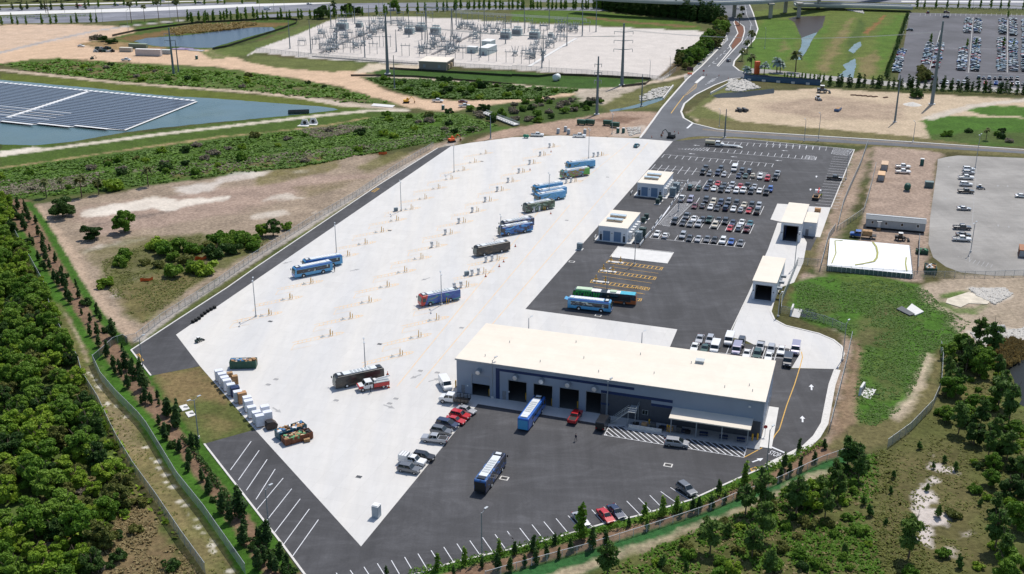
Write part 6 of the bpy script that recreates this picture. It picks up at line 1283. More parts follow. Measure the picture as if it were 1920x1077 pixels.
for i, (u, v, vt) in enumerate([(*Z(x, y, 0, 0), Z(x, y - h, 0, 0)[1]) for x, y, h in ((725, 165, 130), (960, 230, 150), (1275, 150, 150), (770, 165, 100), (485, 95, 70))] + [(*Z(x, y, 1, 0), 0) for x, y in ((30, 95), (135, 90), (213, 80), (920, 75), (1630, 50), (950, 80))] + [(*Z(x, y, 3, 0), Z(x, y - h, 3, 0)[1]) for x, y, h in ((1140, 60, 60), (1340, 75, 75), (1530, 75, 75), (1730, 80, 80), (460, 50, 50), (700, 40, 45))]):
 lamp(u, v, max(vt, -14), 'tall thin lamp pole beside the far highway', False, .3, 'highway lamp poles')
bol = thing('bollard', 'x', 'bollard'); part('post', MB().tube((0, 0, 0), (0, 0, 1.25), .09, n=10), MATS['yellow_paint'], bol); part('cap', MB().ball((0, 0, 1.25), .09, .09, .06, 8, 4), MATS['yellow_paint'], bol)
chg = thing('charging_post', 'x', 'charger'); part('pedestal', MB().box(-.35, .35, -.3, .3, .12, 1.5), MATS['white_paint'], chg, bevel=.03); part('head', MB().box(-.5, .5, -.3, .3, 1.5, 2.3), MATS['grey_metal'], chg, bevel=.05); part('foot', MB().box(-.8, .8, -.6, .6, 0, .12), MATS['kerb_concrete'], chg); part('cable', MB().tube((.4, -.3, 1.6), (.55, -.42, .7), .04).tube((.55, -.42, .7), (.35, -.3, 1.2), .04), MATS['black'], chg)
BDV = Vector((math.cos(BD), math.sin(BD), 0)); BN = Vector((-BDV.y, BDV.x, 0))
def put_s(p, g, rz, L, gp, cat, sc=None): return put(p, (g.x, g.y, .03), rz, L, gp, cat, sc)
for nm, pts, ch in (('left', BAYS_A, 0), ('middle', BAYS_B, 1), ('right', BAYS_C, 2)):
 for i, p in enumerate(pts):
  g = W(*p)
  for x, y in ((.5, -.35), (1.2, -.35), (.9, .4)):
   put_s(bol, g + BDV * x + BN * y, 0, f'thin yellow bollard at a bus bay island in the {nm} line of bays', f'bay bollards, {nm} line', 'bollard', (1, 1, 1.25 if x < 1 else 1.0))
  far = p[1] < 470
  n = 0 if ch == 0 else (1 if ch == 1 and far else 2 if ch == 2 and p[1] < 560 else 0)
  for k_ in range(n): put_s(chg, g + BDV * (-1.2 - 2.2 * k_), BD, f'grey charging post on a bus bay island in the {nm} line of bays', f'charging posts, {nm} line', 'charger', .82)
  if n == 0 and ch != 0 or ch == 0: 
   st_ = MB().tube((0, 0, 0), (0, 0, .7), .08).tube((.4, .2, 0), (.4, .2, .35), .07).box(-.5, .8, -.3, .4, 0, .06)
   solo('conduit_stub', st_, MATS['galv'], f'short grey conduit stubs beside bollards in the {nm} line of bays', 'conduit', tuple(g + BDV * -1.6 + Vector((0, 0, .03))), BD, f'conduit stubs, {nm} line')
for u, v, L in ((*Z(1577, 985, 1, 1), 'small grey cabinet on a bay island beside two charging posts'), (*Z(1047, 505, 1, 1), 'small grey cabinet by a lamp post along the left strip')): cabinet(u, v, 1.3, .8, 1.3, 'cab_grey', L, None, BD)
cone = thing('traffic_cone', 'x', 'traffic cone'); part('cone', MB().tube((0, 0, .03), (0, 0, .9), .24, .05, 10), MATS['orange'], cone); part('base', MB().box(-.32, .32, -.32, .32, 0, .05), MATS['black'], cone); part('band', MB().tube((0, 0, .45), (0, 0, .65), .155, .11, 10), MATS['white_paint'], cone)
for x, y, c_, r_, L in ((1853, 885, 1, 1, 'at the road side of the charging bays'), (1820, 920, 1, 1, 'at the road side of the charging bays'), (1718, 995, 1, 1, 'at the road side of the charging bays'), (25, 770, 2, 1, 'behind the sandy black bus'), (290, 525, 2, 1, 'beside the grey green black bus'), (292, 62, 2, 1, 'near the far bays'), (135, 197, 2, 1, 'near the far bays'), (985, 650, 1, 2, 'behind the bronze bus and the service truck'), (993, 748, 1, 2, 'behind the bronze bus and the service truck'), (327, 885, 2, 2, 'before the repair bay doors'), (1045, 1030, 2, 0, 'where the access road meets the yard'), (1130, 1000, 2, 0, 'where the access road meets the yard'), (1215, 990, 2, 0, 'where the access road meets the yard'), (1245, 1000, 2, 0, 'where the access road meets the yard'), (1430, 560, 2, 0, 'on the access road by the traffic island'), (1455, 565, 2, 0, 'on the access road by the traffic island'), (1548, 570, 2, 0, 'on the access road by the traffic island'), (1618, 590, 2, 0, 'on the access road by the traffic island')):
 put_s(cone, W(*Z(x, y, c_, r_)), 0, f'orange traffic cone {L}', f'cones {L}', 'traffic cone')
big = []
for x, y in ((250, 830), (465, 850), (660, 880), (875, 895), (1165, 960), (1240, 965), (1455, 990), (1535, 1010), (1760, 1040)):
 g = W(840 + x / 5.984, 600 + y / 5.984); put_s(bol, g, 0, 'stout yellow bollard guarding a repair bay door', 'bay door bollards', 'bollard', (2, 2, 1.3))
for x, y, L in ((1452, 735, 'stout yellow bollard on the concrete beside the white van'), (1495, 745, 'stout yellow bollard at the left corner of the long building'),):
 put_s(bol, W(*Z(x, y, 1, 2)), 0, L, None, 'bollard', (2, 2, 1.4))
for x, y in ((360, 745), (520, 795), (540, 800), (1345, 830), (1265, 875), (1310, 870)):
 put_s(bol, W(1140 + x / 4.681, 640 + y / 4.681), 0, 'stout yellow bollard by the hatched bay at the canopy', 'canopy bollards', 'bollard', (2, 2, 1.3))
for i, (x, y) in enumerate(((740, 885), (812, 890), (685, 950), (755, 962), (628, 1030), (700, 1040))):
 g = W(*Z(x, y, 2, 1)); t = thing('island_frame', 'yellow frame post standing on a yellow striped island', 'post', (g.x, g.y, .03), SITE, 'frame posts on the yellow islands')
 part('post', MB().box(-.12, .12, -.12, .12, 0, 2.0), MATS['yellow_paint'], t); part('crossbar', MB().box(-.6, .6, -.1, .1, .7, .9), MATS['yellow_paint'], t)
for i, (x, y) in enumerate(((775, 888), (720, 957), (665, 1035))):
 g = W(*Z(x, y, 2, 1)); solo('island_kerb', MB().box(-2.4, 2.4, -.6, .6, 0, .18), MATS['pave_white'], 'pale raised kerb block within a yellow striped island', 'kerb', (g.x, g.y, .03), SITE + .05, 'kerb blocks of the yellow islands', bevel=.04)
def person(u, v, label, shirt, rz):
 g = W(u, v); me = bpy.data.meshes.new('body')
 J = [(0, 0, .95), (0, 0, 1.2), (0, 0, 1.42), (0, 0, 1.54), (0, .01, 1.66), (0, 0, 1.76), (.11, .03, .9), (.13, .14, .5), (.13, .08, .09), (.13, .22, .04), (-.11, -.02, .9), (-.12, -.10, .5), (-.12, -.28, .12), (-.12, -.14, .05), (.2, 0, 1.42), (.27, -.08, 1.14), (.25, .05, .9), (-.2, 0, 1.42), (-.27, .08, 1.14), (-.25, .2, .93)]
 E = [(0, 1), (1, 2), (2, 3), (3, 4), (4, 5), (0, 6), (6, 7), (7, 8), (8, 9), (0, 10), (10, 11), (11, 12), (12, 13), (2, 14), (14, 15), (15, 16), (2, 17), (17, 18), (18, 19)]
 R = [.16, .16, .17, .06, .1, .07, .1, .07, .05, .04, .1, .07, .05, .04, .08, .055, .04, .08, .055, .04]
 me.from_pydata(J, E, []); o = bpy.data.objects.new('body', me); COL.objects.link(o)
 sk = o.modifiers.new('s', 'SKIN'); me.skin_vertices[0].data[0].use_root = True
 for d_, r in zip(me.skin_vertices[0].data, R): d_.radius = (r, r * .75)
 o.modifiers.new('u', 'SUBSURF').levels = 1
 m2 = bpy.data.meshes.new_from_object(o.evaluated_get(bpy.context.evaluated_depsgraph_get())); bpy.data.objects.remove(o)
 for m in (MATS['skin'], shirt, MATS['cloth_dark']): m2.materials.append(m)
 for p in m2.polygons: p.material_index = 0 if p.center.z > 1.5 or (abs(p.center.x) > .2 and p.center.z < 1.0 and p.center.z > .8) else (2 if p.center.z < .95 else 1); p.use_smooth = True
 t = part('person', m2, None, None, (g.x, g.y, .03), (0, 0, rz)); tag(t, label, 'person')
 part('hair', MB().ball((0, -.02, 1.74), .1, .115, .09, 10, 6), MATS['black'], t, smooth=True)
 return t
person(*Z(477, 82, 2, 3), 'person in dark clothes walking across the front asphalt', MATS['cloth_dark'], 2.4)
person(*Z(588, 958, 1, 1), 'person in dark clothes standing at the rear of the light blue bus', MATS['cloth_dark'], .5)
person(*Z(398, 405, 3, 1), 'person in a bright green vest beside the boom truck', MATS['cloth_vest'], .5)
person(*Z(858, 788, 1, 2), 'person in dark clothes at the side of the red and white service truck', MATS['cloth_dark'], 1.2)
# ---------------------------------------------------------------- bins, boxes, toilets, heaps
def skip(u, v, L, Wd, H, th, m, label, fill):
 g = W(u, v); t = thing('dumpster', label, 'dumpster', (g.x, g.y, .03), th); l, w = L / 2, Wd / 2; s = MB()
 s.box(-l, l, -w, w, .15, .3); s.box(-l, l, -w, -w + .12, .3, H); s.box(-l, l, w - .12, w, .3, H); s.box(-l, -l + .12, -w + .12, w - .12, .3, H); s.box(l - .12, l, -w + .12, w - .12, .3, H)
 for i in range(int(L)): s.box(-l + .4 + i, -l + .55 + i, -w - .08, -w, .3, H - .1); s.box(-l + .4 + i, -l + .55 + i, w, w + .08, .3, H - .1)
 part('body', s, m, t)
 r = random.Random(int(u)); q = [MB() for _ in fill]
 for i in range(46):
  x, y, z = r.uniform(-l + .4, l - .4), r.uniform(-w + .35, w - .35), r.uniform(H * .7, H + .15)
  q[i % len(fill)].obox((x, y), r.uniform(0, 3), r.uniform(.2, .7), r.uniform(.12, .35), z - .3, z + r.uniform(0, .2))
 for f, b_ in zip(fill, q): part('rubbish', b_, f, t)
 part('rubbish', MB().box(-l + .13, l - .13, -w + .13, w - .13, .31, H * .62), MATS['wood'], t)
 return t
def zd(x, y): return 390 + x / 5.129, 640 + y / 5.129
PL = M('plastic_green', (.10, .33, .15), .6); BLUE_R = M('rubbish_blue', (.08, .22, .42), .6)
skip(*zd(345, 250), 6.4, 2.4, 2.0, math.radians(3), MATS['green_bin'], 'dark green dumpster full of boards alone by the left boxes', [MATS['cardboard'], MATS['wood'], MATS['white_paint'], BLUE_R])
skip(*zd(800, 900), 6.6, 2.4, 1.9, math.radians(38), M('bin_teal', (.01, .09, .12), .5), 'teal dumpster heaped with scrap beside a rusty one', [MATS['cardboard'], MATS['wood'], MATS['white_paint'], BLUE_R])
skip(*zd(860, 955), 6.4, 2.4, 1.6, math.radians(33), MATS['rust'], 'rusty dumpster with green plastic beside the teal one', [MATS['wood'], PL, MATS['black'], MATS['tan_paint']])
skip(*Z(1213, 955, 3, 1), 5, 3.2, 1.8, math.radians(75), MATS['green_bin'], 'green dumpster with mixed rubbish at the old car park edge', [MATS['white_paint'], MATS['black'], MATS['cardboard']])
skip(*Z(1150, 820, 3, 1), 3.6, 2.4, 1.3, math.radians(-15), MATS['green_bin'], 'small green skip beside the white covered basin', [PL, MATS['black']])
BX = [(95, 385), (125, 415), (150, 450), (172, 478), (210, 520), (275, 590), (365, 645), (378, 680), (408, 740), (455, 790), (485, 825), (560, 790), (535, 735)]
for i, (x, y) in enumerate(BX):
 g = W(*zd(x, y)); t = thing('crated_unit', 'tall white wrapped equipment box in the row along the grass edge' if i < 11 else 'tall white wrapped equipment box at the end of the row, on the yard side', 'crate', (g.x + .35, g.y + .4, .03), math.radians(25), 'wrapped equipment boxes by the grass')
 part('box', MB().box(-.95, .95, -.7, .7, .15, 2.75), M('wrap_white', (.70, .72, .78), .45), t, bevel=.04); part('pallet', MB().box(-1, 1, -.75, .75, .0, .07).box(-1, 1, -.75, -.55, .07, .15).box(-1, 1, .55, .75, .07, .15), MATS['wood'], t)
for x, y, m, L, h in ((250, 535, 'navy', 'dark blue wrapped box in the row of white boxes', 2.4), (318, 600, 'cardboard', 'brown cardboard box in the row of white boxes', 2.7)):
 g = W(*zd(x, y)); t = thing('crated_unit', L, 'crate', (g.x + .3, g.y + .4, .03), math.radians(25)); part('box', MB().box(-1.0, 1.0, -.75, .75, .15, h), MATS[m], t, bevel=.04); part('pallet', MB().box(-1.05, 1.05, -.8, .8, 0, .15), MATS['wood'], t)
for x, y, n, L in ((215, 365, 9, 'stack of wooden pallets behind the white boxes, farther one'), (265, 410, 11, 'stack of wooden pallets behind the white boxes, nearer one'), (950, 965, 4, 'small stack of pallets against the rusty dumpster')):
 g = W(*zd(x, y)); mb = MB()
 for i in range(n):
  z = i * .2; mb.box(-.65, .65, -.55, .55, z + .12, z + .16)
  for yy in (-.5, 0, .42): mb.box(-.65, .65, yy, yy + .1, z, z + .12)
 solo('pallet_stack', mb, MATS['wood'], L, 'pallets', (g.x, g.y, .03), .4)
g = W(*zd(610, 835)); t = thing('waste_compactor', 'dark brown steel tipping bin at the end of the white boxes', 'bin', (g.x, g.y, .03), .5); part('body', MB().prism([(-1.2, .1), (1.0, .1), (1.3, 1.0), (.5, 1.8), (-1.1, 1.5)], -1, 1), M('bin_brown', (.05, .035, .03), .6), t, bevel=.05); part('lid', MB().box(-1.0, .3, -.9, .9, 1.72, 1.8), MATS['black'], t)
for i, (x, y) in enumerate([(1445, 262), (1468, 250), (1490, 236), (1512, 215), (1533, 198), (1556, 182), (1580, 168), (1606, 155)]):
 g = W(*Z(x, y, 0, 2)); mb = MB()
 for k_ in range(3): mb.ball((0, 0, .14 + k_ * .26), .55, .55, .16, 12, 6)
 solo('tyre_stack', mb, MATS['tyre'], 'stack of black tyres along the edge of the concrete at the left strip', 'tyres', (g.x, g.y, .03), 0, 'tyre stacks at the left strip', smooth=True)
def toilet(u, v, m, label, th=SITE, s=1.0):
 g = W(u, v); t = thing('portable_toilet', label, 'portable toilet', (g.x, g.y, .03), th)
 part('body', MB().box(-.6, .6, -.6, .6, 0, 2.1), m, t, bevel=.04); part('roof', MB().box(-.63, .63, -.63, .63, 2.1, 2.2).box(-.5, .5, -.5, .5, 2.2, 2.32), MATS['white_paint'], t, bevel=.03); part('door', MB().box(-.45, .45, -.63, -.6, .1, 1.95), m, t); t.scale = (s,) * 3; return t
TG = M('toilet_green', (.02, .10, .09), .5); TB = M('toilet_grey', (.33, .38, .42), .5)
toilet(*Z(903, 645, 1, 3), TB, 'grey portable toilet alone near the point of the concrete yard', SITE, 1.15)
for x, y, c_, m, L in ((345, 1000, 2, TB, 'grey portable toilet at the far yard edge, standing apart'), (400, 985, 2, TB, 'tall grey portable toilet at the far yard edge'), (423, 1005, 2, TB, 'pale portable toilet before a tall grey one'), (545, 1005, 2, TB, 'pale portable toilet behind the white pickup at the yard edge'), (792, 995, 2, TG, 'dark green toilet by the rubble, left of a pair'), (833, 995, 2, TG, 'dark green toilet by the rubble, right of a pair'), (1400, 822, 1, TG, 'dark green toilet by the clay road'), (1472, 445, 0, TG, 'dark toilet on the clay yard beside the stored pipes')): toilet(*Z(x, y, c_, 0), m, L)
toilet(*Z(1150, 160, 3, 1), TG, 'dark portable toilet at the fence of the builders yard', SITE, 1.2)
def tank(u, v, r, L, m, label, th=SITE):
 g = W(u, v); t = thing('storage_tank', label, 'tank', (g.x, g.y, .03), th); part('shell', MB().tube((-L / 2, 0, r + .3), (L / 2, 0, r + .3), r, n=16).ball((-L / 2, 0, r + .3), .5, r * .98, r * .98, 12, 8).ball((L / 2, 0, r + .3), .5, r * .98, r * .98, 12, 8), m, t, smooth=True)
 for x in (-L / 3, L / 3): part('saddle', MB().box(x - .15, x + .15, -r * .7, r * .7, 0, .6), MATS['steel'], t)
tank(*Z(1040, 350, 3, 1), 1.2, 2.6, MATS['green_bin'], 'dark green tank at the edge of the bare builders yard', 1.2)
tank(*Z(333, 605, 2, 0), 1.7, 3.6, M('tank_white', (.68, .72, .72), .5), 'big white tank lying on the lawn below the substation', math.radians(60))
tank(*Z(105, 1035, 2, 0), .7, 1.8, M('tank_green', (.03, .22, .13), .5), 'small green tank at the far edge of the concrete yard')
g = W(*Z(1830, 555, 2, 0)); solo('sign_pillar', MB().box(-1.4, 1.4, -1.0, 1.0, 0, 7.2), [M('pillar_orange', (.70, .12, .03), .5)], 'tall orange sign pillar on the lawn beside palms', 'sign', (g.x, g.y, 0), .2, bevel=.15)
g = W(*Z(1330, 560, 2, 0)); t = thing('message_board', 'dark roadside message board on an orange trailer', 'sign', (g.x, g.y, .04), SITE); part('board', MB().box(-1.8, 1.8, -.1, .1, 2.2, 4.2), M('board_dark', (.05, .015, .02), .5), t); part('post', MB().tube((0, 0, .5), (0, 0, 2.2), .12), MATS['steel'], t); part('trailer', MB().box(-1.2, 1.2, -.6, .6, .3, .9), MATS['orange'], t)
for x, y, m, L in ((1432, 545, 'lamp_red', 'small red road sign at the traffic island'),):
 g = W(*Z(x, y + 20, 2, 0)); t = thing('road_sign', L, 'sign', (g.x, g.y, .04), SITE); part('post', MB().tube((0, 0, 0), (0, 0, 2.2), .05), MATS['galv'], t); part('plate', MB().box(-.5, .5, -.04, .0, 2.0, 3.0), MATS[m], t)
g = W(1140 + 1375 / 4.681, 640 + 840 / 4.681); t = thing('road_sign', 'round red sign on a post by the right corner of the long building', 'sign', (g.x, g.y, .04), SITE + .3); part('post', MB().tube((0, 0, 0), (0, 0, 2.2), .05), MATS['galv'], t); part('plate', MB().tube((0, -.03, 2.4), (0, 0, 2.4), .45, n=8), MATS['lamp_red'], t)
for x, y, c_, r_, L in ((1500, 868, 0, 1, 'scrap of bright orange mesh among shrubs on the lot, farther'), (1098, 1028, 0, 1, 'scrap of bright orange mesh on the lot grass, nearer'), (950, 80, 1, 1, 'bright orange mesh panel at the lot corner by the fence')):
 g = W(*Z(x, y, c_, r_)); r = random.Random(x); n = 6; vs = [((i - n / 2) * .6 , math.sin(i * 1.3) * .4, h * (.7 + .3 * r.random())) for h in (0, 1.2) for i in range(n + 1)]
 solo('safety_mesh', MB().add(vs + [(a, b_ + .04, c) for a, b_, c in vs], [(i, i + 1, n + 2 + i, n + 1 + i) for i in range(n)] + [(2 * n + 2 + n + 1 + i, 2 * n + 2 + n + 2 + i, 2 * n + 3 + i, 2 * n + 2 + i) for i in range(n)]), MATS['orange'], L, 'mesh fence', (g.x, g.y, 0), .3, fix=False)
def headwall(u, v, th, label, holes=2, s=1.0, m='pave_white'):
 g = W(u, v); t = thing('culvert_end', label, 'culvert', (g.x, g.y, 0), th); w = holes * 1.7
 part('headwall', MB().prism([(-w / 2 - .8, 0), (w / 2 + .8, 0), (w / 2, 1.9), (-w / 2, 1.9)], 0, .5), MATS[m], t, bevel=.04)
 for i in range(holes): part('pipe_mouth', MB().tube((-w / 2 + .85 + 1.7 * i, -.04, .75), (-w / 2 + .85 + 1.7 * i, .02, .75), .6, n=16), MATS['black'], t)
 part('apron_slab', MB().add([(-w / 2 - .8, 0, .06), (w / 2 + .8, 0, .06), (w / 2 + 1.2, -2.4, .05), (-w / 2 - 1.2, -2.4, .05)], [(3, 2, 1, 0)]), MATS[m], t, fix=False); t.scale = (s,) * 3; return t
headwall(*Z(365, 935, 1, 0), math.radians(-8), 'white concrete culvert end on the pond bank, left of a pair', 1, 1.35); headwall(*Z(428, 925, 1, 0), math.radians(-8), 'white concrete culvert end on the pond bank, right of a pair', 1, 1.35)
headwall(*Z(1700, 330, 3, 2), math.radians(5), 'grey culvert end with three round mouths amid stones', 3, .95, 'concrete_light')
headwall(*Z(185, 185, 3, 2), math.radians(70), 'white culvert ends beside the green pool at the fence', 3, .9)
headwall(*Z(710, 780, 3, 2), math.radians(60), 'white culvert end lying in the bright grass', 2, 1.0)
def slab(pts, h, m, name, label, cat, z0=0.03):
 P = [W(*p) for p in pts]; n = len(P); mb = MB().add([(p.x, p.y, z0) for p in P] + [(p.x, p.y, z0 + h) for p in P], [tuple(range(n))[::-1], tuple(range(n, 2 * n))] + [(i, (i + 1) % n, n + (i + 1) % n, n + i) for i in range(n)])
 return solo(name, mb, m, label, cat)
slab(Q(3, 2, (1030, 170), (1075, 125), (1165, 185), (1100, 212)), .3, MATS['pave_white'], 'concrete_slab', 'pale concrete slab with a grated inlet in the bright grass', 'slab')
gi = slab(Q(3, 2, (960, 165), (1000, 145), (1100, 205), (1060, 215)), .35, MATS['dark_steel'], 'inlet_grate', 'dark grated inlet against the pale slab in the grass', 'grate')
slab(Q(3, 2, (1340, 85), (1500, 35), (1680, 90), (1640, 125), (1500, 120), (1440, 150), (1330, 115)), .15, M('slab_sand', (.58, .52, .42), .9, var=.2, scale=.4), 'concrete_slab', 'wide cracked sandy slab beside the stone heap', 'slab')
slab(Q(1, 0, (860, 795), (880, 778), (1040, 792), (1020, 808)), .2, MATS['pave_white'], 'concrete_slab', 'white slab in the sandy track by the yellow excavator', 'slab')
for p, L in (((1340, 888), 'white square utility cover on the grass, farther of two'), ((1385, 935), 'white square utility cover on the grass, nearer of two')):
 x, y = p; c_ = slab(Q(0, 2, (x, y), (x + 55, y - 15), (x + 80, y + 20), (x + 25, y + 38)), .12, MATS['pave_white'], 'utility_cover', L, 'utility cover'); g = W(*Z(x + 50, y + 8, 0, 2)); part('hatch_lid', MB().box(g.x - .5, g.x + .5, g.y - .3, g.y + .3, .15, .17), MATS['dark_steel'], c_)
rr = random.Random(8)
for i in range(7):
 g = W(*Z(640 + i * 40, 715 + 3 * i, 3, 0)); mb = MB()
 if i != 5:
  for k_ in range(6): mb.box(-1.5, 1.5, -.5 + k_ * .2, -.36 + k_ * .2, 0, .3 + .1 * (k_ % 2))
  solo('pipe_pile', mb, M('pile_brown', (.17, .10, .07), .9), 'low brown pile of stored pieces on the sandy field', 'pile', (g.x, g.y, .02), .1 * i, 'brown piles on the sandy field')
g = W(*Z(522, 830, 3, 0)); t = thing('work_boat', 'small blue skip with pale load on the sandy field', 'skip', (g.x, g.y, .02), math.radians(60)); part('hull', MB().prism([(-2.6, .1), (2.2, .1), (2.8, 1.2), (-2.8, 1.2)], -1.2, 1.2), M('skip_blue', (.06, .12, .25), .5), t, bevel=.06); part('load', MB().box(-2.2, 2.2, -.9, .9, 1.2, 1.4), MATS['wood'], t); t.name = 'blue_skip'
g = W(*Z(1080, 785, 3, 0)); solo('gravel_heap', MB().tube((0, 0, 0), (0, 0, 1.4), 4.5, .2, 14), M('gravel_pale', (.6, .57, .52), .95, var=.2), 'small pale gravel heap on the sandy field by the tall pole', 'heap', (g.x, g.y, 0))
for x, y, m, L in ((1700, 835, 'dark_steel', 'dark roll of mats on the sandy field beside another'), (1738, 835, 'dark_steel', 'dark roll of mats on the sandy field by the crossroads')):
 g = W(*Z(x, y, 2, 0)); solo('mat_roll', MB().box(-.6, .6, -2, 2, .0, 1.6).box(-2, 2, -.5, .5, .0, 1.0), MATS[m], L, 'roll', (g.x, g.y, .02), .2)
for i, (x, y) in enumerate(((520, 935), (585, 935), (715, 940), (770, 955))):
 g = W(*Z(x, y, 2, 0)); t = thing('waste_container', 'dark green open container in the rubble strip by the yard end', 'container', (g.x, g.y, .02), SITE, 'green containers by the yard end'); part('body', MB().box(-2, 2, -1, 1, .5, 2.4), MATS['green_bin'], t, bevel=.05)
 for a in (-1.6, 1.4): part('leg', MB().box(a, a + .2, -.9, .9, 0, .5), MATS['rust'], t)
for i, (x, y) in enumerate(((1330, 375), (1380, 370), (1420, 378), (1460, 385))):
 g = W(*Z(x, y, 0, 0)); mb = MB()
 for k_ in range(7): mb.tube((-5, k_ * .5, .25), (5, k_ * .5, .25), .22, n=6)
 solo('pipe_bundle', mb, M('pipe_lilac', (.50, .40, .55), .5) if i < 3 else MATS['pave_white'], 'bundle of lilac pipes laid on the clay by the upper pond' if i < 3 else 'bundle of white pipes laid on the clay by the upper pond', 'pipes', (g.x, g.y, .02), math.radians(-18), 'pipe bundles by the upper pond')
r = random.Random(3)
for i in range(9):
 g = W(*Z(725 + 28 * (i % 5), 390 - 20 * (i // 5), 0, 0)); mb = MB()
 for k_ in range(5): mb.obox((r.uniform(-1.5, 1.5), r.uniform(-1, 1)), r.uniform(0, 3), r.uniform(.5, 1.4), .4, 0, r.uniform(.6, 1.9))
 solo('material_stack', mb, (MATS['galv'], MATS['black'], MATS['cab_green'])[i % 3], 'stack of grey building material on the clay yard', 'materials', (g.x, g.y, .02), 0, 'material stacks on the clay yard')
g = W(*Z(320, 850, 1, 0)); t = thing('pontoon', 'dark floating pontoon at the end of the solar pond', 'pontoon', (g.x, g.y, .03), math.radians(8)); part('deck', MB().box(-5, 5, -1.2, 1.2, .2, .8), MATS['cab_green'], t); part('rail', MB().box(-5, 5, 1.1, 1.2, .8, 1.6).box(-5, 5, -1.2, -1.1, .8, 1.6), MATS['dark_steel'], t)
g = W(*Z(1830, 885, 1, 0)); a, b_ = W(*Z(1700, 850, 1, 0)), W(*Z(1950, 945, 1, 0)); th = math.atan2(b_.y - a.y, b_.x - a.x); L = (b_ - a).length
t = thing('footbridge', 'narrow grey footbridge with rails across the wet scrub', 'bridge', (a.x, a.y, 0), th); part('deck', MB().box(0, L, -1.6, 1.6, .4, .8), MATS['pave_white'], t)
for y in (-1.7, 1.6): part('railing', MB().box(0, L, y, y + .1, 1.5, 1.7).box(0, L, y, y + .1, 1.0, 1.1), MATS['steel'], t)
for k_ in range(14):
 for y in (-1.65, 1.65): part('rail_post', MB().box(k_ * L / 13.2, k_ * L / 13.2 + .12, y - .06, y + .06, .8, 1.7), MATS['steel'], t)
# ---------------------------------------------------------------- fences
def fence_mat(name, c, dens):
 k = NT(name); v = k.map()
 tr = k.n('BsdfTransparent'); mx = k.n('MixShader', {'Fac': dens}); k.t.links.new(tr.outputs[0], mx.inputs[1]); k.t.links.new(k.b.outputs[0], mx.inputs[2])
 k.t.links.new(mx.outputs[0], k.t.nodes['Material Output'].inputs['Surface']); k.col(k.mix(c, k.rng(k.noise(v, .5, 4), .3, .7, .85, 1.15), 1., 'MULTIPLY')).rough(.5, .3); return k.m
CH_D = fence_mat('chain_link_dense', (.30, .36, .40), .68); CH_T = fence_mat('chain_link_thin', (.40, .42, .42), .28); CH_W = fence_mat('silt_cloth', (.012, .014, .014), .96); CH_G = fence_mat('privacy_cloth', (.03, .075, .06), .8)
def fence(pts, h, mat, label, step=3.0, name='chain_link_fence', post_m='galv', rail=True, dense=4.0):
 P = [W(*p) for p in pts]; o = P[0].copy(); t = thing(name, label, 'fence', (o.x, o.y, 0)); R = []
 for a, b_ in zip(P, P[1:]):
  n = max(1, int((b_ - a).length / dense)); R += [a.lerp(b_, i / n) for i in range(n)]
 R.append(P[-1]); R = [p - o for p in R]; n = len(R); S = MB()
 S.add([(p.x, p.y, .03) for p in R] + [(p.x, p.y, h) for p in R], [(i, i + 1, n + i + 1, n + i) for i in range(n - 1)]); part('mesh_panel', S, mat, t, fix=False)
 if rail:
  rl = MB()
  for a, b_ in zip(R, R[1:]): rl.tube((a.x, a.y, h), (b_.x, b_.y, h), .05, n=5, caps=False)
  part('top_rail', rl, MATS[post_m], t)
 tot = sum((b_ - a).length for a, b_ in zip(R, R[1:])); step = max(step, tot / 95); pm = MB().tube((0, 0, 0), (0, 0, h + .1), .06, n=6).mesh('post', MATS[post_m]); acc = 0
 for a, b_ in zip(R, R[1:]):
  L = (b_ - a).length
  while acc <= L:
   p = a + (b_ - a) * (acc / L); part('post', pm, None, t, (p.x, p.y, 0)); acc += step
  acc -= L
 return t
M('rail_white', (.6, .62, .64), .5)
fence(Q(0, 1, (0, 480), (140, 735), (240, 910)) + Q(0, 2, (340, 20), (360, 110), (400, 240), (480, 390), (590, 575), (620, 690), (690, 800), (740, 880), (830, 1077)) + Q(0, 3, (880, 110), (1000, 310), (1180, 560), (1360, 830), (1540, 1080)), 2.4, CH_D, 'long grey chain link fence along the edge of the wood')
fence([(175, 682)] + Q(0, 2, (760, 700), (870, 830), (1040, 1000)) + Q(0, 3, (1100, 10), (1330, 390), (1530, 640), (1840, 1085)), 2.4, CH_D, 'grey chain link fence beside the bright grass strip of the planted bank')
fence(Q(0, 2, (700, 558), (780, 490), (850, 425), (925, 400), (960, 425)), 2.0, CH_G, 'short fence with green cloth crossing the planted bank', 3, rail=True)
fence(Q(0, 2, (950, 415), (1020, 400), (1210, 250), (1440, 105), (1620, -10)) + Q(1, 1, (0, 855), (400, 600), (760, 390), (1030, 205), (1330, 25)), 2.2, CH_T, 'thin wire fence between the asphalt strip and the brown lot', 3)
fence(Q(2, 3, (-200, 1110), (0, 1052), (560, 900), (1000, 762), (1480, 602), (1700, 505), (1915, 432)) + Q(3, 3, (110, 382), (400, 243), (600, 172), (640, 150)), 1.5, CH_T, 'low white railed fence below the front plants', 3, post_m='rail_white')
fence(Q(3, 1, (745, 10), (690, 170), (600, 370), (560, 470), (520, 640)), 2.4, CH_D, 'grey chain link fence right of the staff car park'); fence(Q(3, 1, (500, 650), (450, 720), (390, 950)), 2.4, CH_D, 'grey chain link fence bending round the white basin')
fence(Q(3, 1, (220, 905), (150, 1077)) + Q(3, 2, (100, 120), (95, 200)), 2.4, CH_D, 'short grey fence beside the nearer drive-through hall'); fence(Q(3, 1, (220, 905), (390, 915)), 2.2, CH_T, 'thin wire fence linking two fences by the basin')
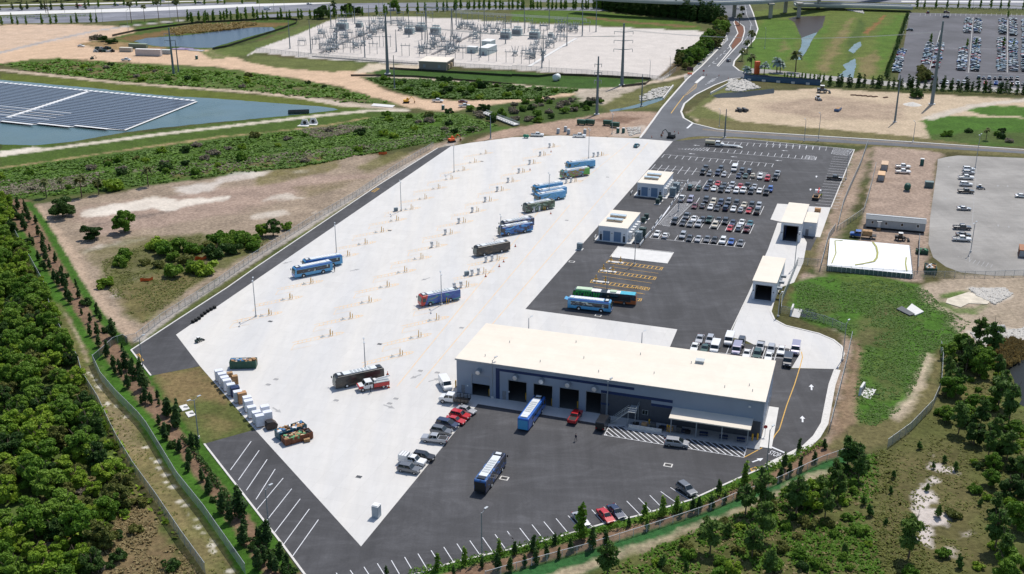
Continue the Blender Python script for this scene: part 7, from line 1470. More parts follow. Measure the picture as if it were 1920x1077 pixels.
fence(Q(3, 2, (95, 190), (220, 215), (420, 265), (575, 330)), 2.2, CH_T, 'thin wire fence by the green pool and the curved drive'); fence(Q(3, 2, (625, 390), (580, 600), (460, 1077)), 2.4, CH_D, 'blue grey fence along the brown verge beside the driveway')
fence(Q(3, 2, (1290, 460), (1305, 560), (1290, 760), (1230, 900), (1060, 1077)) + Q(3, 3, (890, 135)), 2.2, CH_D, 'grey fence around the far side of the bright meadow')
fence(Q(3, 1, (805, 175), (770, 330), (715, 520), (600, 600), (510, 660)), 2.0, CH_T, 'thin fence on the left of the builders yard'); fence(Q(3, 1, (390, 950), (1100, 1000), (1660, 1000), (1915, 990)), 2.0, CH_T, 'thin fence below the basin and the old car park'); fence(Q(3, 1, (1130, 720), (1120, 970)), 2.2, CH_G, 'dark fence at the right side of the white basin')
fence(Q(1, 0, (0, 385), (420, 430), (830, 465), (1220, 495)) , 2.4, CH_T, 'wire fence along the near left edge of the substation'); fence(Q(1, 0, (1460, 500), (1915, 530)) + Q(2, 0, (0, 520), (400, 545), (830, 572), (1130, 605), (1230, 530)), 2.4, CH_T, 'wire fence along the near right edge of the gravel')
fence(Q(1, 0, (1000, 520), (1400, 545), (1915, 575)) + Q(2, 0, (0, 570), (200, 580), (330, 565), (600, 575), (1000, 595), (1040, 600), (1000, 635), (820, 655)), 1.3, CH_W, 'black silt fence on the lawn below the substation', 4, 'silt_fence', 'dark_steel', False)
fence(Q(1, 0, (710, 572), (900, 572), (1200, 580), (1700, 620), (1915, 640)), 1.1, CH_W, 'black silt fence at the top of the green scrub', 4, 'silt_fence', 'dark_steel', False)
fence(Q(0, 0, (840, 275), (1000, 240), (1250, 205), (1500, 175), (1915, 155)) + Q(1, 0, (0, 150), (200, 145), (310, 155), (300, 180), (200, 220), (0, 285)), 1.4, CH_W, 'black silt fence around the upper pond', 4, 'silt_fence', 'dark_steel', False)
fence(Q(0, 0, (1590, 375), (1700, 355), (1915, 285)) , 1.4, CH_W, 'black silt fence on the near bank of the upper pond', 4, 'silt_fence', 'dark_steel', False)
# ---------------------------------------------------------------- power poles and the substation
BP = M('pole_steel', (.15, .19, .22), .5, .3)
def power_pole(u, v, vt, r, label, arms=0, armw=5, lean=0):
 g = W(u, v); h = hz(u, v, vt); t = thing('power_pole', label, 'power pole', (g.x, g.y, 0)); part('shaft', MB().tube((0, 0, .3), (0, 0, h), r, r * .45, 12), BP, t, smooth=False); part('footing', MB().tube((0, 0, 0), (0, 0, .4), r * 1.8, n=14), MATS['kerb_concrete'], t)
 for i in range(arms):
  z = h * (.86 - .14 * i); a = part('crossarm', MB().tube((-armw, 0, z + .4), (0, 0, z), .12, .2).tube((armw, 0, z + .4), (0, 0, z), .12, .2), BP, t)
  for s in (-1, 1): part('insulator', MB().tube((s * armw, 0, z + .3), (s * armw, 0, z - 1.2), .14), MATS['galv'], a)
 return t, g, h
PP = [power_pole(*Z(985, 555, 1, 0), 28, 1.0, 'very tall grey power pole in front of the substation', 0), power_pole(*Z(822, 640, 2, 0), 44, .95, 'tall power pole with three crossarms before the empty gravel', 3), power_pole(*Z(635, 858, 2, 0), 106, .75, 'tall power pole with short arms standing in the scrub', 3, 1.6), power_pole(*Z(1300, 560, 0, 0), 52, .75, 'tall power pole beside the clay road on the left', 2, 3), power_pole(*Z(1337, 545, 0, 0), 76, .45, 'thinner power pole just behind a tall one on the left'), power_pole(*Z(1225, 782, 3, 0), 40, .95, 'very tall power pole on the sandy field near the far car park', 0), power_pole(*Z(948, 915, 3, 0), 141, .5, 'slim power pole in the middle of the sandy field'), power_pole(*Z(968, 795, 2, 0), 140, .4, 'slim power pole on the stony ditch bank'), power_pole(*Z(1037, 665, 1, 0), 104, .4, 'slim power pole in the scrub below the substation'), power_pole(*Z(1590, 1030, 2, 0), 205, .4, 'slim power pole at the far corner of the staff car park'), power_pole(*Z(1755, 1040, 1, 0), 216, .3, 'slim power pole at the footbridge end by the concrete')]
MP = Q(1, 0, (255, 365), (412, 400), (608, 360), (562, 200), (740, 180), (815, 430), (850, 240), (1010, 180), (1050, 390), (1145, 280), (1242, 300), (1498, 185), (1680, 430), (1708, 220), (1867, 330)) + Q(2, 0, (92, 250), (277, 220), (223, 510), (235, 458), (410, 345), (525, 270), (628, 240))
for i, ((u, v), dv) in enumerate(zip(MP, (54, 62, 58, 44, 36, 60, 50, 40, 42, 48, 46, 38, 62, 45, 56, 52, 46, 66, 60, 58, 60, 60))):
 g = W(u, v); h = hz(u, v, v - dv); t = thing('lightning_mast', 'tall slim grey lightning mast among the substation equipment', 'mast', (g.x, g.y, 0), 0, 'substation lightning masts'); part('shaft', MB().tube((0, 0, .3), (0, 0, h), .38, .16, 10), BP, t); part('footing', MB().box(-.7, .7, -.7, .7, 0, .35), MATS['kerb_concrete'], t)
def gantry(p, q, h, label):
 a, b_ = W(*p), W(*q); L = (b_ - a).length; th = math.atan2(b_.y - a.y, b_.x - a.x); t = thing('substation_gantry', label, 'gantry', (a.x, a.y, 0), th)
 for x in (0, L): part('column', MB().tube((x, -1.6, 0), (x, 0, h), .32, .22).tube((x, 1.6, 0), (x, 0, h), .32, .22), BP, t)
 part('beam', MB().box(-.5, L + .5, -.35, .35, h - .9, h - .6).box(-.5, L + .5, -.3, .3, h - .1, h + .15), BP, t)
 for k_ in range(3): part('insulator', MB().tube((L * (.25 + .25 * k_), 0, h - .9), (L * (.25 + .25 * k_), 0, h - 3.2), .14), MATS['galv'], t)
gantry(*Q(1, 0, (1275, 330), (1468, 350)), 24, 'tall steel gantry with a single beam over the right half of the substation')
eq = thing('switch_rack', 'x', 'switchgear')
part('frame', MB().box(-3, 3, -.2, .2, 3.0, 3.25).box(-3, 3, 1.8, 2.2, 3.0, 3.25), BP, eq)
for x in (-2.6, 2.6):
 for y in (0, 2): part('leg', MB().tube((x, y, 0), (x, y, 3), .14), BP, eq)
for x in (-2.2, 0, 2.2):
 for y in (0, 2): part('insulator', MB().tube((x, y, 3.25), (x, y, 5.0), .16, .12).tube((x, y, 3.5), (x, y, 3.6), .26).tube((x, y, 4.0), (x, y, 4.1), .26).tube((x, y, 4.5), (x, y, 4.6), .26), MATS['galv'], eq)
 part('blade', MB().tube((x, 0, 5.0), (x, 2, 5.4), .07).tube((x, 0, 5.0), (x, .8, 6.3), .06), MATS['galv'], eq)
tst = thing('bus_support', 'x', 'bus support')
for x in (-2.4, 2.4): part('post', MB().tube((x, 0, 0), (x, 0, 6.2), .15), BP, tst)
part('beam', MB().box(-3.2, 3.2, -.15, .15, 6.2, 6.5), BP, tst)
for x in (-2.6, 0, 2.6): part('insulator', MB().tube((x, 0, 6.5), (x, 0, 7.8), .14), MATS['galv'], tst)
brk = thing('circuit_breaker', 'x', 'circuit breaker'); part('cabinet', MB().box(-.8, .8, -.6, .6, .6, 2.0), MATS['galv'], brk)
for x in (-.9, 0, .9): part('bushing', MB().tube((x, 0, 2.0), (x * 2.0, 0, 4.6), .2, .1), MATS['steel'], brk); part('tank', MB().tube((x, -.8, 1.9), (x, .8, 1.9), .33), MATS['galv'], brk)
part('stand', MB().box(-1.2, -1, -.5, .5, 0, .6).box(1, 1.2, -.5, .5, 0, .6), BP, brk)
RK = Q(1, 0, (460, 330), (500, 370), (545, 390), (570, 330), (520, 280), (600, 240), (650, 300), (700, 355), (750, 360), (690, 280), (780, 300), (840, 230), (890, 260), (930, 240), (880, 180), (1040, 190), (1100, 190), (1080, 230), (1240, 400), (1300, 370), (1340, 350), (1400, 390), (1460, 390), (1500, 380), (1550, 220), (1600, 220), (1640, 240), (1620, 310), (1680, 280), (1720, 240), (1780, 250), (1820, 215), (1400, 310), (1350, 300)) + Q(2, 0, (100, 420), (150, 430), (170, 400), (230, 230), (290, 330), (340, 240), (400, 240), (440, 235), (280, 360), (360, 300))
rr = random.Random(2)
for i, (u, v) in enumerate(RK):
 g = W(u, v); k_ = i % 3
 if k_ < 2: put(eq, (g.x, g.y, 0), SITE + (math.pi / 2 if i % 4 == 0 else 0), 'grey switch rack with insulators on legs in the substation yard', 'substation switch racks', 'switchgear')
 else: put(brk, (g.x, g.y, 0), SITE, 'squat grey circuit breaker with bushings in the substation yard', 'substation circuit breakers', 'circuit breaker', 1.3)
 for q in range(2):
  p = g + ex * rr.uniform(-8, 8) + ey * rr.uniform(-10, 10)
  put(eq if q else brk, (p.x, p.y, 0), SITE, 'grey switch rack with insulators on legs in the substation yard' if q else 'squat grey circuit breaker with bushings in the substation yard', 'substation switch racks' if q else 'substation circuit breakers', None, .9 if q else 1.3)
for u, v in Q(1, 0, (580, 395), (680, 395), (760, 400), (880, 405), (1120, 420), (900, 350), (980, 350), (1250, 425), (1390, 425), (1520, 440), (1640, 455), (1770, 460), (1900, 470), (450, 370), (640, 200), (700, 170), (950, 170), (1080, 160), (1230, 170), (1300, 165), (1560, 170), (1640, 165), (1750, 190), (1830, 200)) + Q(2, 0, (20, 230), (125, 220), (100, 480), (200, 470), (240, 260), (350, 215), (370, 230), (460, 250), (500, 250), (555, 240)):
 g = W(u, v); put(tst, (g.x, g.y, 0), SITE + .1, 'tall twin-post bus support with a top beam in the substation', 'substation bus supports', 'bus support')
def transformer(u, v, s, m, label, th=SITE):
 g = W(u, v); t = thing('power_transformer', label, 'transformer', (g.x, g.y, 0), th); part('tank', MB().box(-3, 3, -1.6, 1.6, .5, 4.0), m, t, bevel=.1); part('plinth', MB().box(-3.6, 3.6, -2.4, 2.4, 0, .5), MATS['kerb_concrete'], t)
 rd = MB()
 for i in range(10): rd.box(-2.7 + i * .56, -2.45 + i * .56, 1.6, 2.6, .8, 3.6); rd.box(-2.7 + i * .56, -2.45 + i * .56, -2.6, -1.6, .8, 3.6)
 part('radiator', rd, MATS['steel'], t); part('conservator', MB().tube((-2.2, 1.0, 4.9), (2.2, 1.0, 4.9), .5, n=12), m, t)
 for x in (-1.8, 0, 1.8): part('bushing', MB().tube((x, -.6, 4.0), (x * 1.2, -.9, 6.4), .22, .1), MATS['galv'], t)
 t.scale = (s,) * 3
TM = M('transformer_grey', (.38, .46, .46), .5)
for x, y, c_, s, L in ((650, 225, 1, 1.25, 'grey transformer with radiators at the far left of the substation'), (775, 205, 1, .8, 'smaller grey transformer right of the far left one'), (1150, 255, 1, 1.05, 'grey transformer left of a pale long one in the substation middle'), (1235, 235, 1, 1.1, 'pale grey transformer beside the one in the middle of the substation'), (1345, 255, 1, 1.1, 'dark sided transformer below the tall gantry'), (1870, 290, 1, 1.15, 'grey transformer with big radiators in the right part of the substation')): transformer(*Z(x, y, c_, 0), s, TM, L)
transformer(*Z(40, 265, 2, 0), 1.1, TM, 'grey transformer right of the one with big radiators'); transformer(*Z(170, 290, 2, 0), 1.15, TM, 'rightmost grey transformer of the substation'); transformer(*Z(290, 280, 2, 0), .6, TM, 'small grey transformer near the right racks of the substation')
for x, y, L, W_, s in ((1735, 400, 'long pale grey switch house in the substation', 15, 3.6), (1740, 345, 'shorter grey switch house behind the long pale one', 9, 3.0), (1620, 395, 'small grey kiosk left of the long switch house', 4, 3)):
 g = W(*Z(x, y, 1, 0)); t = thing('switch_house', L, 'switch house', (g.x, g.y, 0), math.radians(68)); part('wall', MB().box(-W_ / 2, W_ / 2, -3, 3, 0, s * 1.2), TM, t); part('roof', MB().box(-W_ / 2 - .2, W_ / 2 + .2, -3.2, 3.2, s * 1.2, s * 1.2 + .25), MATS['white_paint'], t)
 part('door', MB().box(-W_ / 2 - .05, -W_ / 2, -.6, .6, 0, 2.2), MATS['door_grey'], t)
def trench(pts, label):
 mb = MB(); P = [W(*p) for p in pts]; ribbon(mb, P, 2.2, .0, .35); solo('cable_trench', mb, M('trench_cover', (.19, .18, .18), .9), label, 'cable trench')
trench(Q(1, 0, (480, 400), (700, 300), (940, 210)), 'dark cable trench cover slanting through the left substation half'); trench(Q(1, 0, (1320, 410), (1500, 320), (1680, 235)), 'dark cable trench cover slanting through the middle of the substation'); trench(Q(1, 0, (425, 425), (830, 455), (1210, 480)), 'dark cable trench cover along the near fence of the substation')
mb = MB(); ribbon(mb, [W(*p) for p in Q(2, 0, (130, 500), (300, 395), (480, 290))], 2, 0, .3); solo('cable_trench', mb, MATS['pave_white'], 'pale cable trench cover at the right side of the racks', 'cable trench')
def wire(ps, sag, r, label, name='power_line', group='power lines'):
 mb = MB(); o = Vector(ps[0]); n = 10
 for a, b_ in zip(ps, ps[1:]):
  a, b_ = Vector(a) - o, Vector(b_) - o; q = [a.lerp(b_, i / n) - Vector((0, 0, sag * 4 * (i / n) * (1 - i / n))) for i in range(n + 1)]
  for x, y in zip(q, q[1:]): mb.tube(x, y, r, n=4, caps=False)
 solo(name, mb, MATS['galv'], label, 'power line', tuple(o), 0, group)
for y0 in (0, 1.5, 3.0):
 a, b_ = W(*Z(960, 120, 2, 0)) , W(*Z(560, 235, 2, 0)); a = W(*Z(1480, 175, 1, 0)); wire([(a.x, a.y + y0 * 3, 7.6), (b_.x, b_.y + y0 * 3, 7.6)], 0, .12, 'straight grey bus bar over the right half of the substation', 'bus_bar', 'substation bus bars')
 a, b_ = W(*Z(600, 235, 1, 0)), W(*Z(1240, 270, 1, 0)); wire([(a.x, a.y + y0 * 3, 7.4), (b_.x, b_.y + y0 * 3, 7.4)], 0, .12, 'straight grey bus bar over the left half of the substation', 'bus_bar', 'substation bus bars left')
for s in (-4.8, 0, 4.8):
 (t1, g1, h1), (t2, g2, h2) = PP[0], PP[1]; wire([(g1.x + s * .4, g1.y, h1 - 4), (g2.x + s, g2.y, h2 * .8)], 3, .07, 'thin power line between the two tallest poles before the substation')
(t1, g1, h1), (t2, g2, h2) = PP[5], PP[1]
for s in (-2, 2): wire([(g2.x + s, g2.y, h2 * .9), (g1.x + s, g1.y, h1 - 5)], 4, .06, 'thin power line from the three-armed pole to the tall pole on the sandy field')
# ---------------------------------------------------------------- floating solar field
k = NT('solar_panel'); v = k.map()
pn = k.n('TexBrick', {'Vector': v, 'Scale': 1.0, 'Mortar Size': .07, 'Brick Width': 2.1, 'Row Height': 1.3, 'Color1': (.075, .09, .135, 1), 'Color2': (.09, .11, .16, 1), 'Mortar': (.16, .18, .21, 1)}, offset=0.).outputs['Color']
k.col(pn).rough(.25, spec=.7); SOL = k.m
O_, U_, V_ = W(371, 192), W(0, 157) - W(371, 192), W(236, 246) - W(371, 192)
th = math.atan2(U_.y, U_.x); Lu, Lv = U_.length, V_.length
t = thing('floating_solar_field', 'large floating solar field of dark blue panels on the left pond', 'solar field', (O_.x, O_.y, .05), th)
un, vn = Vector((math.cos(th), math.sin(th), 0)), None
vx, vy = V_.x * math.cos(th) + V_.y * math.sin(th), -V_.x * math.sin(th) + V_.y * math.cos(th)
NRW = 22; yst = vy / NRW; skew = vx / vy
def steps(y):       # where the near edge steps back
 return 0
ends = []
for i in range(NRW):
 y = (i + .5) * yst; x0 = y * skew + 1.2
 far_end = Lu * 1.25 + 30
 for (xa, xb) in ((x0, Lu * .52 + y * skew), (Lu * .52 + y * skew + 3.2, far_end)):
  part('panel_row', MB().add([(xa, y - abs(yst) * .33, .55), (xb, y - abs(yst) * .33, .55), (xb, y + abs(yst) * .33, .55), (xa, y + abs(yst) * .33, .55), (xa, y - abs(yst) * .33, .48), (xb, y - abs(yst) * .33, .48)], [(0, 1, 2, 3), (4, 5, 1, 0)]), SOL, t, fix=False)
for i in range(5):
 y = vy + (i + .5) * yst; x0 = vx + 10 + i * 19
 part('panel_row', MB().add([(x0, y - abs(yst) * .33, .55), (Lu * 1.25 + 30, y - abs(yst) * .33, .55), (Lu * 1.25 + 30, y + abs(yst) * .33, .55), (x0, y + abs(yst) * .33, .55)], [(0, 1, 2, 3)]), SOL, t, fix=False)
part('float_deck', MB().add([(0, 0, .22), (vx, vy, .22), (vx + 95, vy * 1.2, .22), (Lu * 1.25 + 30, vy * 1.2, .22), (Lu * 1.25 + 30, 0, .22)], [(0, 1, 2, 3, 4)]), M("float_grey", (.50, .52, .54), .6), t, fix=False)
wk = MB(); sg = 1 if vy > 0 else -1
wk.add([(0, 0, .3), (vx, vy, .3), (vx + 1.4, vy, .3), (1.4, 0, .3)], [(0, 1, 2, 3)]); part('walkway', wk, MATS['white_paint'], t, fix=False)
part('walkway', MB().add([(Lu * .52 + .4, 0, .35), (Lu * .52 + 2.6, 0, .35), (Lu * .52 + vx + 2.6, vy * 1.1, .35), (Lu * .52 + vx + .4, vy * 1.1, .35)], [(0, 1, 2, 3)]), MATS['white_paint'], t, fix=False)
fl = MB()
for i in range(62): fl.box(2 + i * 3.4, 4.2 + i * 3.4, -1.3, 1.1, .1, .7)
part('edge_float', fl, MATS['white_paint'], t)
fl = MB()
for i in range(5):
 y = vy + (i + 1) * yst; x0 = vx + 8 + i * 19; fl.add([(x0, y - yst * .5, .72), (x0 + 19, y - yst * .5, .72), (x0 + 19, y + yst * .05, .72), (x0, y + yst * .05, .72)], [(0, 1, 2, 3)])
for y in (vy * .72, vy * .8, vy * .88, vy * .95): fl.add([(Lu * .3, y, .62), (Lu * 1.4, y, .62), (Lu * 1.4, y + .5, .62), (Lu * .3, y + .5, .62)], [(0, 1, 2, 3)])
part('edge_float', fl, MATS['white_paint'], t, fix=False)
# ---------------------------------------------------------------- vegetation
def leaf_mat(name, a, b, rnd=1.0):
 k = NT(name); o = k.n('ObjectInfo').outputs['Random']
 c = k.mix(a, b, k.n('Math', {0: k.rng(k.noise(k.map(), .9, 3), .3, .7, 0, .6), 1: k.rng(o, 0, 1, -.2, .6 * rnd)}, operation='ADD').outputs[0])
 k.col(c).rough(.6, spec=.2)
 tr = k.n('BsdfTranslucent'); k.t.links.new(c, tr.inputs[0]); mx = k.n('MixShader', {'Fac': .28}); k.t.links.new(k.b.outputs[0], mx.inputs[1]); k.t.links.new(tr.outputs[0], mx.inputs[2])
 k.t.links.new(mx.outputs[0], k.t.nodes['Material Output'].inputs['Surface']); return k.m
LM = {n_: leaf_mat('leaf_' + n_, a_, b_) for n_, a_, b_ in (('lime', (.17, .29, .022), (.28, .39, .038)), ('mid', (.095, .20, .018), (.185, .30, .036)), ('dark', (.03, .075, .014), (.065, .125, .024)), ('olive', (.115, .14, .03), (.20, .20, .05)), ('grey', (.20, .175, .125), (.30, .26, .19)), ('pine', (.055, .125, .024), (.13, .21, .04)), ('juni', (.034, .08, .02), (.075, .135, .034)), ('palm', (.10, .14, .04), (.18, .20, .07)), ('silver', (.24, .32, .30), (.34, .42, .38)), ('reed', (.24, .18, .07), (.36, .27, .11)), ('grass', (.07, .15, .016), (.10, .19, .025)), ('dry', (.24, .19, .09), (.34, .27, .13)))}
def leaves(name, clumps, n, size, seed, m, flat=.0, aspect=1.6):
 r = np.random.default_rng(seed); w = np.array([c[3] * c[4] + c[4] * c[5] for c in clumps]); idx = r.choice(len(clumps), n, p=w / w.sum()); c = np.array(clumps)[idx]
 d = r.normal(size=(n, 3)); d /= np.linalg.norm(d, axis=1)[:, None]; d[:, 2] = np.where(d[:, 2] < -.5, -d[:, 2], d[:, 2])
 rad = (.55 + .5 * r.random(n) ** .7)[:, None]; P = c[:, :3] + d * c[:, 3:] * rad
 nn = d * .9 + r.normal(size=(n, 3)) * .75 + np.array((0, 0, .35)); nn[:, 2] += flat; nn /= np.linalg.norm(nn, axis=1)[:, None]
 a = np.cross(nn, r.normal(size=(n, 3))); a /= np.linalg.norm(a, axis=1)[:, None]; b = np.cross(nn, a); s = (size * (.55 + .9 * r.random(n)))[:, None] / 2
 V = np.stack([P - a * s * aspect, P - b * s, P + a * s * aspect, P + b * s], 1).reshape(-1, 3); V[:, 2] = np.maximum(V[:, 2], .03)
 return quadmesh(name, V, m)
def quadmesh(name, V, m):
 me = bpy.data.meshes.new(name); n = len(V); me.vertices.add(n); me.vertices.foreach_set('co', V.astype(np.float32).ravel()); me.loops.add(n); me.loops.foreach_set('vertex_index', np.arange(n, dtype=np.int32)); me.polygons.add(n // 4); me.polygons.foreach_set('loop_start', np.arange(0, n, 4, dtype=np.int32)); me.update(calc_edges=True); me.materials.append(m); return me
def blob_set(r, n, R, z0, z1, rc, sq=.75):
 out = []
 for i in range(n):
  a = r.uniform(0, math.tau); q = R * math.sqrt(r.random()) * .75; z = z0 + (z1 - z0) * r.random() * (1 - .45 * q / R); k_ = rc * r.uniform(.65, 1.2); out.append((q * math.cos(a), q * math.sin(a), z, k_, k_, k_ * sq))
 return out
def trunk(r, h, rad, limbs=4, spread=1.5):
 mb = MB(); mb.tube((0, 0, 0), (0, 0, h * .6), rad, rad * .65, 7)
 for i in range(limbs):
  a = i * math.tau / limbs + r.uniform(-.4, .4); mb.tube((0, 0, h * (.3 + .06 * i)), (math.cos(a) * spread, math.sin(a) * spread, h * r.uniform(.65, .85)), rad * .5, rad * .2, 5)
 return mb
VAR = {}
def variants(key, name, cat, fn, n):
 VAR[key] = []
 for i in range(n):
  t = thing(name, 'x', cat); fn(t, random.Random(hash(key) % 1 + i * 17 + len(key)), i); VAR[key].append(t)
def broad(leaf, R=3.0, H=6.0, n=5200, size=.30, lo=.16, nb=26, rc=.27):
 def f(t, r, i):
  part('crown', leaves('crown', blob_set(r, nb, R, H * lo, H * .92, R * rc), n, size, r.randrange(9999), LM[leaf]), None, t); part('trunk', trunk(r, H, .2, 4, R * .5), MATS['bark'], t)
 return f
def bush(leaf, R=1.6, H=1.9, n=1300, size=.28):
 def f(t, r, i):
  part('foliage', leaves('foliage', blob_set(r, 14, R, H * .15, H * .78, R * .32, .75), n, size, r.randrange(9999), LM[leaf]), None, t); part('stem', trunk(r, H, .07, 3, R * .4), MATS['bark'], t)
 return f
def cone_tree(leaf, R=.85, H=4.0, n=620):
 def f(t, r, i):
  cl = []
  for k_ in range(9):
   z = .5 + (H - .8) * k_ / 8; q = R * (1.0 - .7 * (k_ / 8) ** 1.6) * r.uniform(.6, 1.25) * (.75 if k_ == 0 else 1); cl.append((r.uniform(-.3, .3) * R, r.uniform(-.3, .3) * R, z, q, q, .5))
  part('crown', leaves('crown', cl, n, .28, r.randrange(9999), LM[leaf]), None, t); part('trunk', MB().tube((0, 0, 0), (0, 0, H * .6), .1, .04, 6), MATS['bark'], t)
 return f
def pine(t, r, i):
 H = 7.5; cl = []
 for k_ in range(12):
  z = H * (.30 + .64 * k_ / 11); q = 1.7 * (.4 + .75 * math.sin(.5 + 2.3 * k_ / 11)) * r.uniform(.55, 1.3); a = r.uniform(0, math.tau); e = q * .5; cl.append((math.cos(a) * e, math.sin(a) * e, z, q * .55, q * .55, .6))
 part('crown', leaves('crown', cl, 900, .4, r.randrange(9999), LM['pine'], aspect=2.6), None, t); part('trunk', trunk(r, H * 1.4, .16, 5, 1.0), MATS['bark'], t)
def palm(leaf, H=6.5):
 def f(t, r, i):
  part('trunk', MB().tube((0, 0, 0), (.1, .05, H), .22, .16, 8), MATS['bark'], t); V = []
  for k_ in range(34):
   a = r.uniform(0, math.tau); el = r.uniform(-.5, 1.2); L = r.uniform(1.9, 2.7); d = Vector((math.cos(a) * math.cos(el), math.sin(a) * math.cos(el), math.sin(el))); s = Vector((-math.sin(a), math.cos(a), 0)) * .42; c = Vector((.1, .05, H)); m1 = c + d * L * .55; e = c + d * L + Vector((0, 0, -.7))
   V += [c, m1 - s, e, m1 + s]
   for q in (-1, 1): V += [m1, m1 + s * q * 1.3 + d * .1, e + s * q * .9 + Vector((0, 0, -.15)), e]
  part('crown', quadmesh('crown', np.array([tuple(v) for v in V]), LM[leaf]), None, t)
 return f
for key, nm, cat, fn, n in (('wood', 'broadleaf_tree', 'tree', broad('mid'), 3), ('woodlime', 'broadleaf_tree', 'tree', broad('lime', 2.8, 5), 3), ('wooddark', 'broadleaf_tree', 'tree', broad('dark', 2.6, 5.6), 3), ('woodolive', 'broadleaf_tree', 'tree', broad('olive', 2.5, 4.6, 3200), 2), ('oak', 'oak_tree', 'tree', broad('dark', 4.6, 7.0, 6500, .36, .14), 2),
  ('bush', 'shrub', 'shrub', bush('mid'), 3), ('bushlime', 'shrub', 'shrub', bush('lime'), 2), ('bushdark', 'shrub', 'shrub', bush('dark', 1.7, 2.2), 3), ('bushgrey', 'dry_shrub', 'shrub', bush('grey', 1.7, 1.6, 600, .3), 2), ('busholive', 'shrub', 'shrub', bush('olive', 1.9, 2.0), 3),
  ('juni', 'juniper_tree', 'tree', cone_tree('juni'), 4), ('slim', 'young_tree', 'tree', cone_tree('mid', .75, 4.6, 500), 3), ('pine', 'pine_tree', 'tree', pine, 4), ('pinel', 'pine_sapling', 'tree', cone_tree('pine', .6, 2.6, 350), 2), ('palm', 'palm_tree', 'palm', palm('palm'), 2), ('silver', 'palm_tree', 'palm', palm('silver', 4.0), 1), ('highpalm', 'palm_tree', 'palm', palm('palm', 12), 1), ('tall', 'tall_hedge_tree', 'tree', cone_tree('dark', 1.7, 7.5, 1500), 3)): variants(key, nm, cat, fn, n)
R_ = random.Random(77)
def plant(key, g, L, group, s=1.0, sz=None):
 p = R_.choice(VAR[key]); s *= R_.uniform(.85, 1.18); return put(p, (g.x, g.y, 0), R_.uniform(0, 6.28), L, group, None, (s, s, s * (sz or R_.uniform(.88, 1.12))))
CT = dict(woodlime='bright green', wood='mid green', wooddark='dark green', woodolive='olive brown', bush='mid green', bushlime='bright green', bushdark='dark green', bushgrey='grey dry', busholive='olive', juni='dark', slim='slender green', pine='dark', pinel='young', palm='green', tall='tall dark')
def scatter(poly, step, mixw, where, s=1.0, prob=1.0, jit=.45):
 P = [tuple(W(*p))[:2] for p in poly]; xs = [p[0] for p in P]; ys = [p[1] for p in P]; keys = list(mixw); ws = [mixw[k_] for k_ in keys]; y = min(ys); row_ = 0; out = 0
 while y < max(ys):
  x = min(xs) + (row_ % 2) * step / 2
  while x < max(xs):
   a, b_ = x + R_.uniform(-jit, jit) * step, y + R_.uniform(-jit, jit) * step
   if R_.random() < prob and inside(np.array([a]), np.array([b_]), P)[0]:
    q = proj((a, b_, 1.0))
    if -14 < q[0] < 1934 and -8 < q[1] < 1100:
     k_ = R_.choices(keys, ws)[0]; nm = VAR[k_][0].name.split('.')[0].replace('_', ' '); L = f'{CT[k_]} {nm} {where}'; plant(k_, Vector((a, b_, 0)), L, L, s * R_.uniform(.7, 1.25)); out += 1
   x += step
  y += step * .87; row_ += 1
 return out
LEFT = [(-40, 385), (12, 388), (30, 445), (66, 510), (88, 565), (120, 650), (146, 700), (160, 740), (184, 800), (196, 850), (222, 900), (250, 935), (235, 985), (190, 1030), (185, 1110), (-60, 1110)]
n1 = scatter(LEFT, 4.6, dict(woodlime=5, wood=4, wooddark=2, woodolive=1.6), 'in the dense wood left of the long fence', 1.0, .95)
scatter([(-40, 375), (35, 440), (66, 505), (92, 560), (150, 705), (200, 805), (240, 890), (262, 930), (300, 1000), (370, 1090), (170, 1090), (180, 900), (100, 650), (0, 450)], 4.5, dict(bush=3, bushdark=2, busholive=2, bushgrey=1), 'at the foot of the wood along the long fence', .8, .5)
scatter([(100, 880), (180, 900), (235, 985), (190, 1090), (60, 1090)], 4, dict(busholive=3, bushgrey=3, bushdark=1), 'in the brown clearing at the near edge of the wood', .8, .5)
ZB = lambda x, y: (x / 2.833, 340 + y / 2.833)
BK = [ZB(*p) for p in ((55, 130), (90, 110), (62, 150), (95, 150), (130, 140), (140, 170), (85, 185), (110, 200), (125, 190), (155, 215), (130, 260), (190, 225), (205, 290), (158, 300), (155, 330), (180, 340), (228, 320), (265, 370), (235, 385), (205, 420), (245, 420), (222, 450), (295, 430), (265, 470), (240, 470), (330, 480), (290, 535), (325, 500), (350, 510), (315, 555), (345, 570), (405, 560), (355, 620), (375, 650), (420, 620), (455, 660), (435, 710), (480, 750), (515, 710), (535, 740), (480, 820), (520, 820), (570, 800), (600, 830), (525, 880), (570, 930), (650, 900), (605, 990), (640, 1020), (680, 990), (705, 1040), (745, 1040))]
BK += Q(0, 2, (860, 640), (990, 570), (910, 660), (945, 620), (1000, 690), (960, 750), (1060, 870), (1130, 870), (1190, 880), (1190, 1020), (1245, 940), (1230, 1077), (1320, 1040), (1180, 830), (1090, 860), (1260, 960), (1330, 970)) + Q(0, 3, (1235, 70), (1290, 120), (1345, 160), (1410, 190), (1420, 240), (1410, 310), (1510, 380), (1570, 450), (1600, 530), (1480, 140), (1665, 610), (1720, 690), (1740, 600), (1830, 770), (1820, 850), (1900, 870), (1915, 940), (1560, 470), (1440, 130)) + Q(1, 3, (10, 800), (30, 830), (80, 850), (110, 930), (180, 950), (230, 1000), (110, 1040), (210, 1040), (0, 940), (60, 1000), (240, 1077), (20, 1040), (150, 1070))
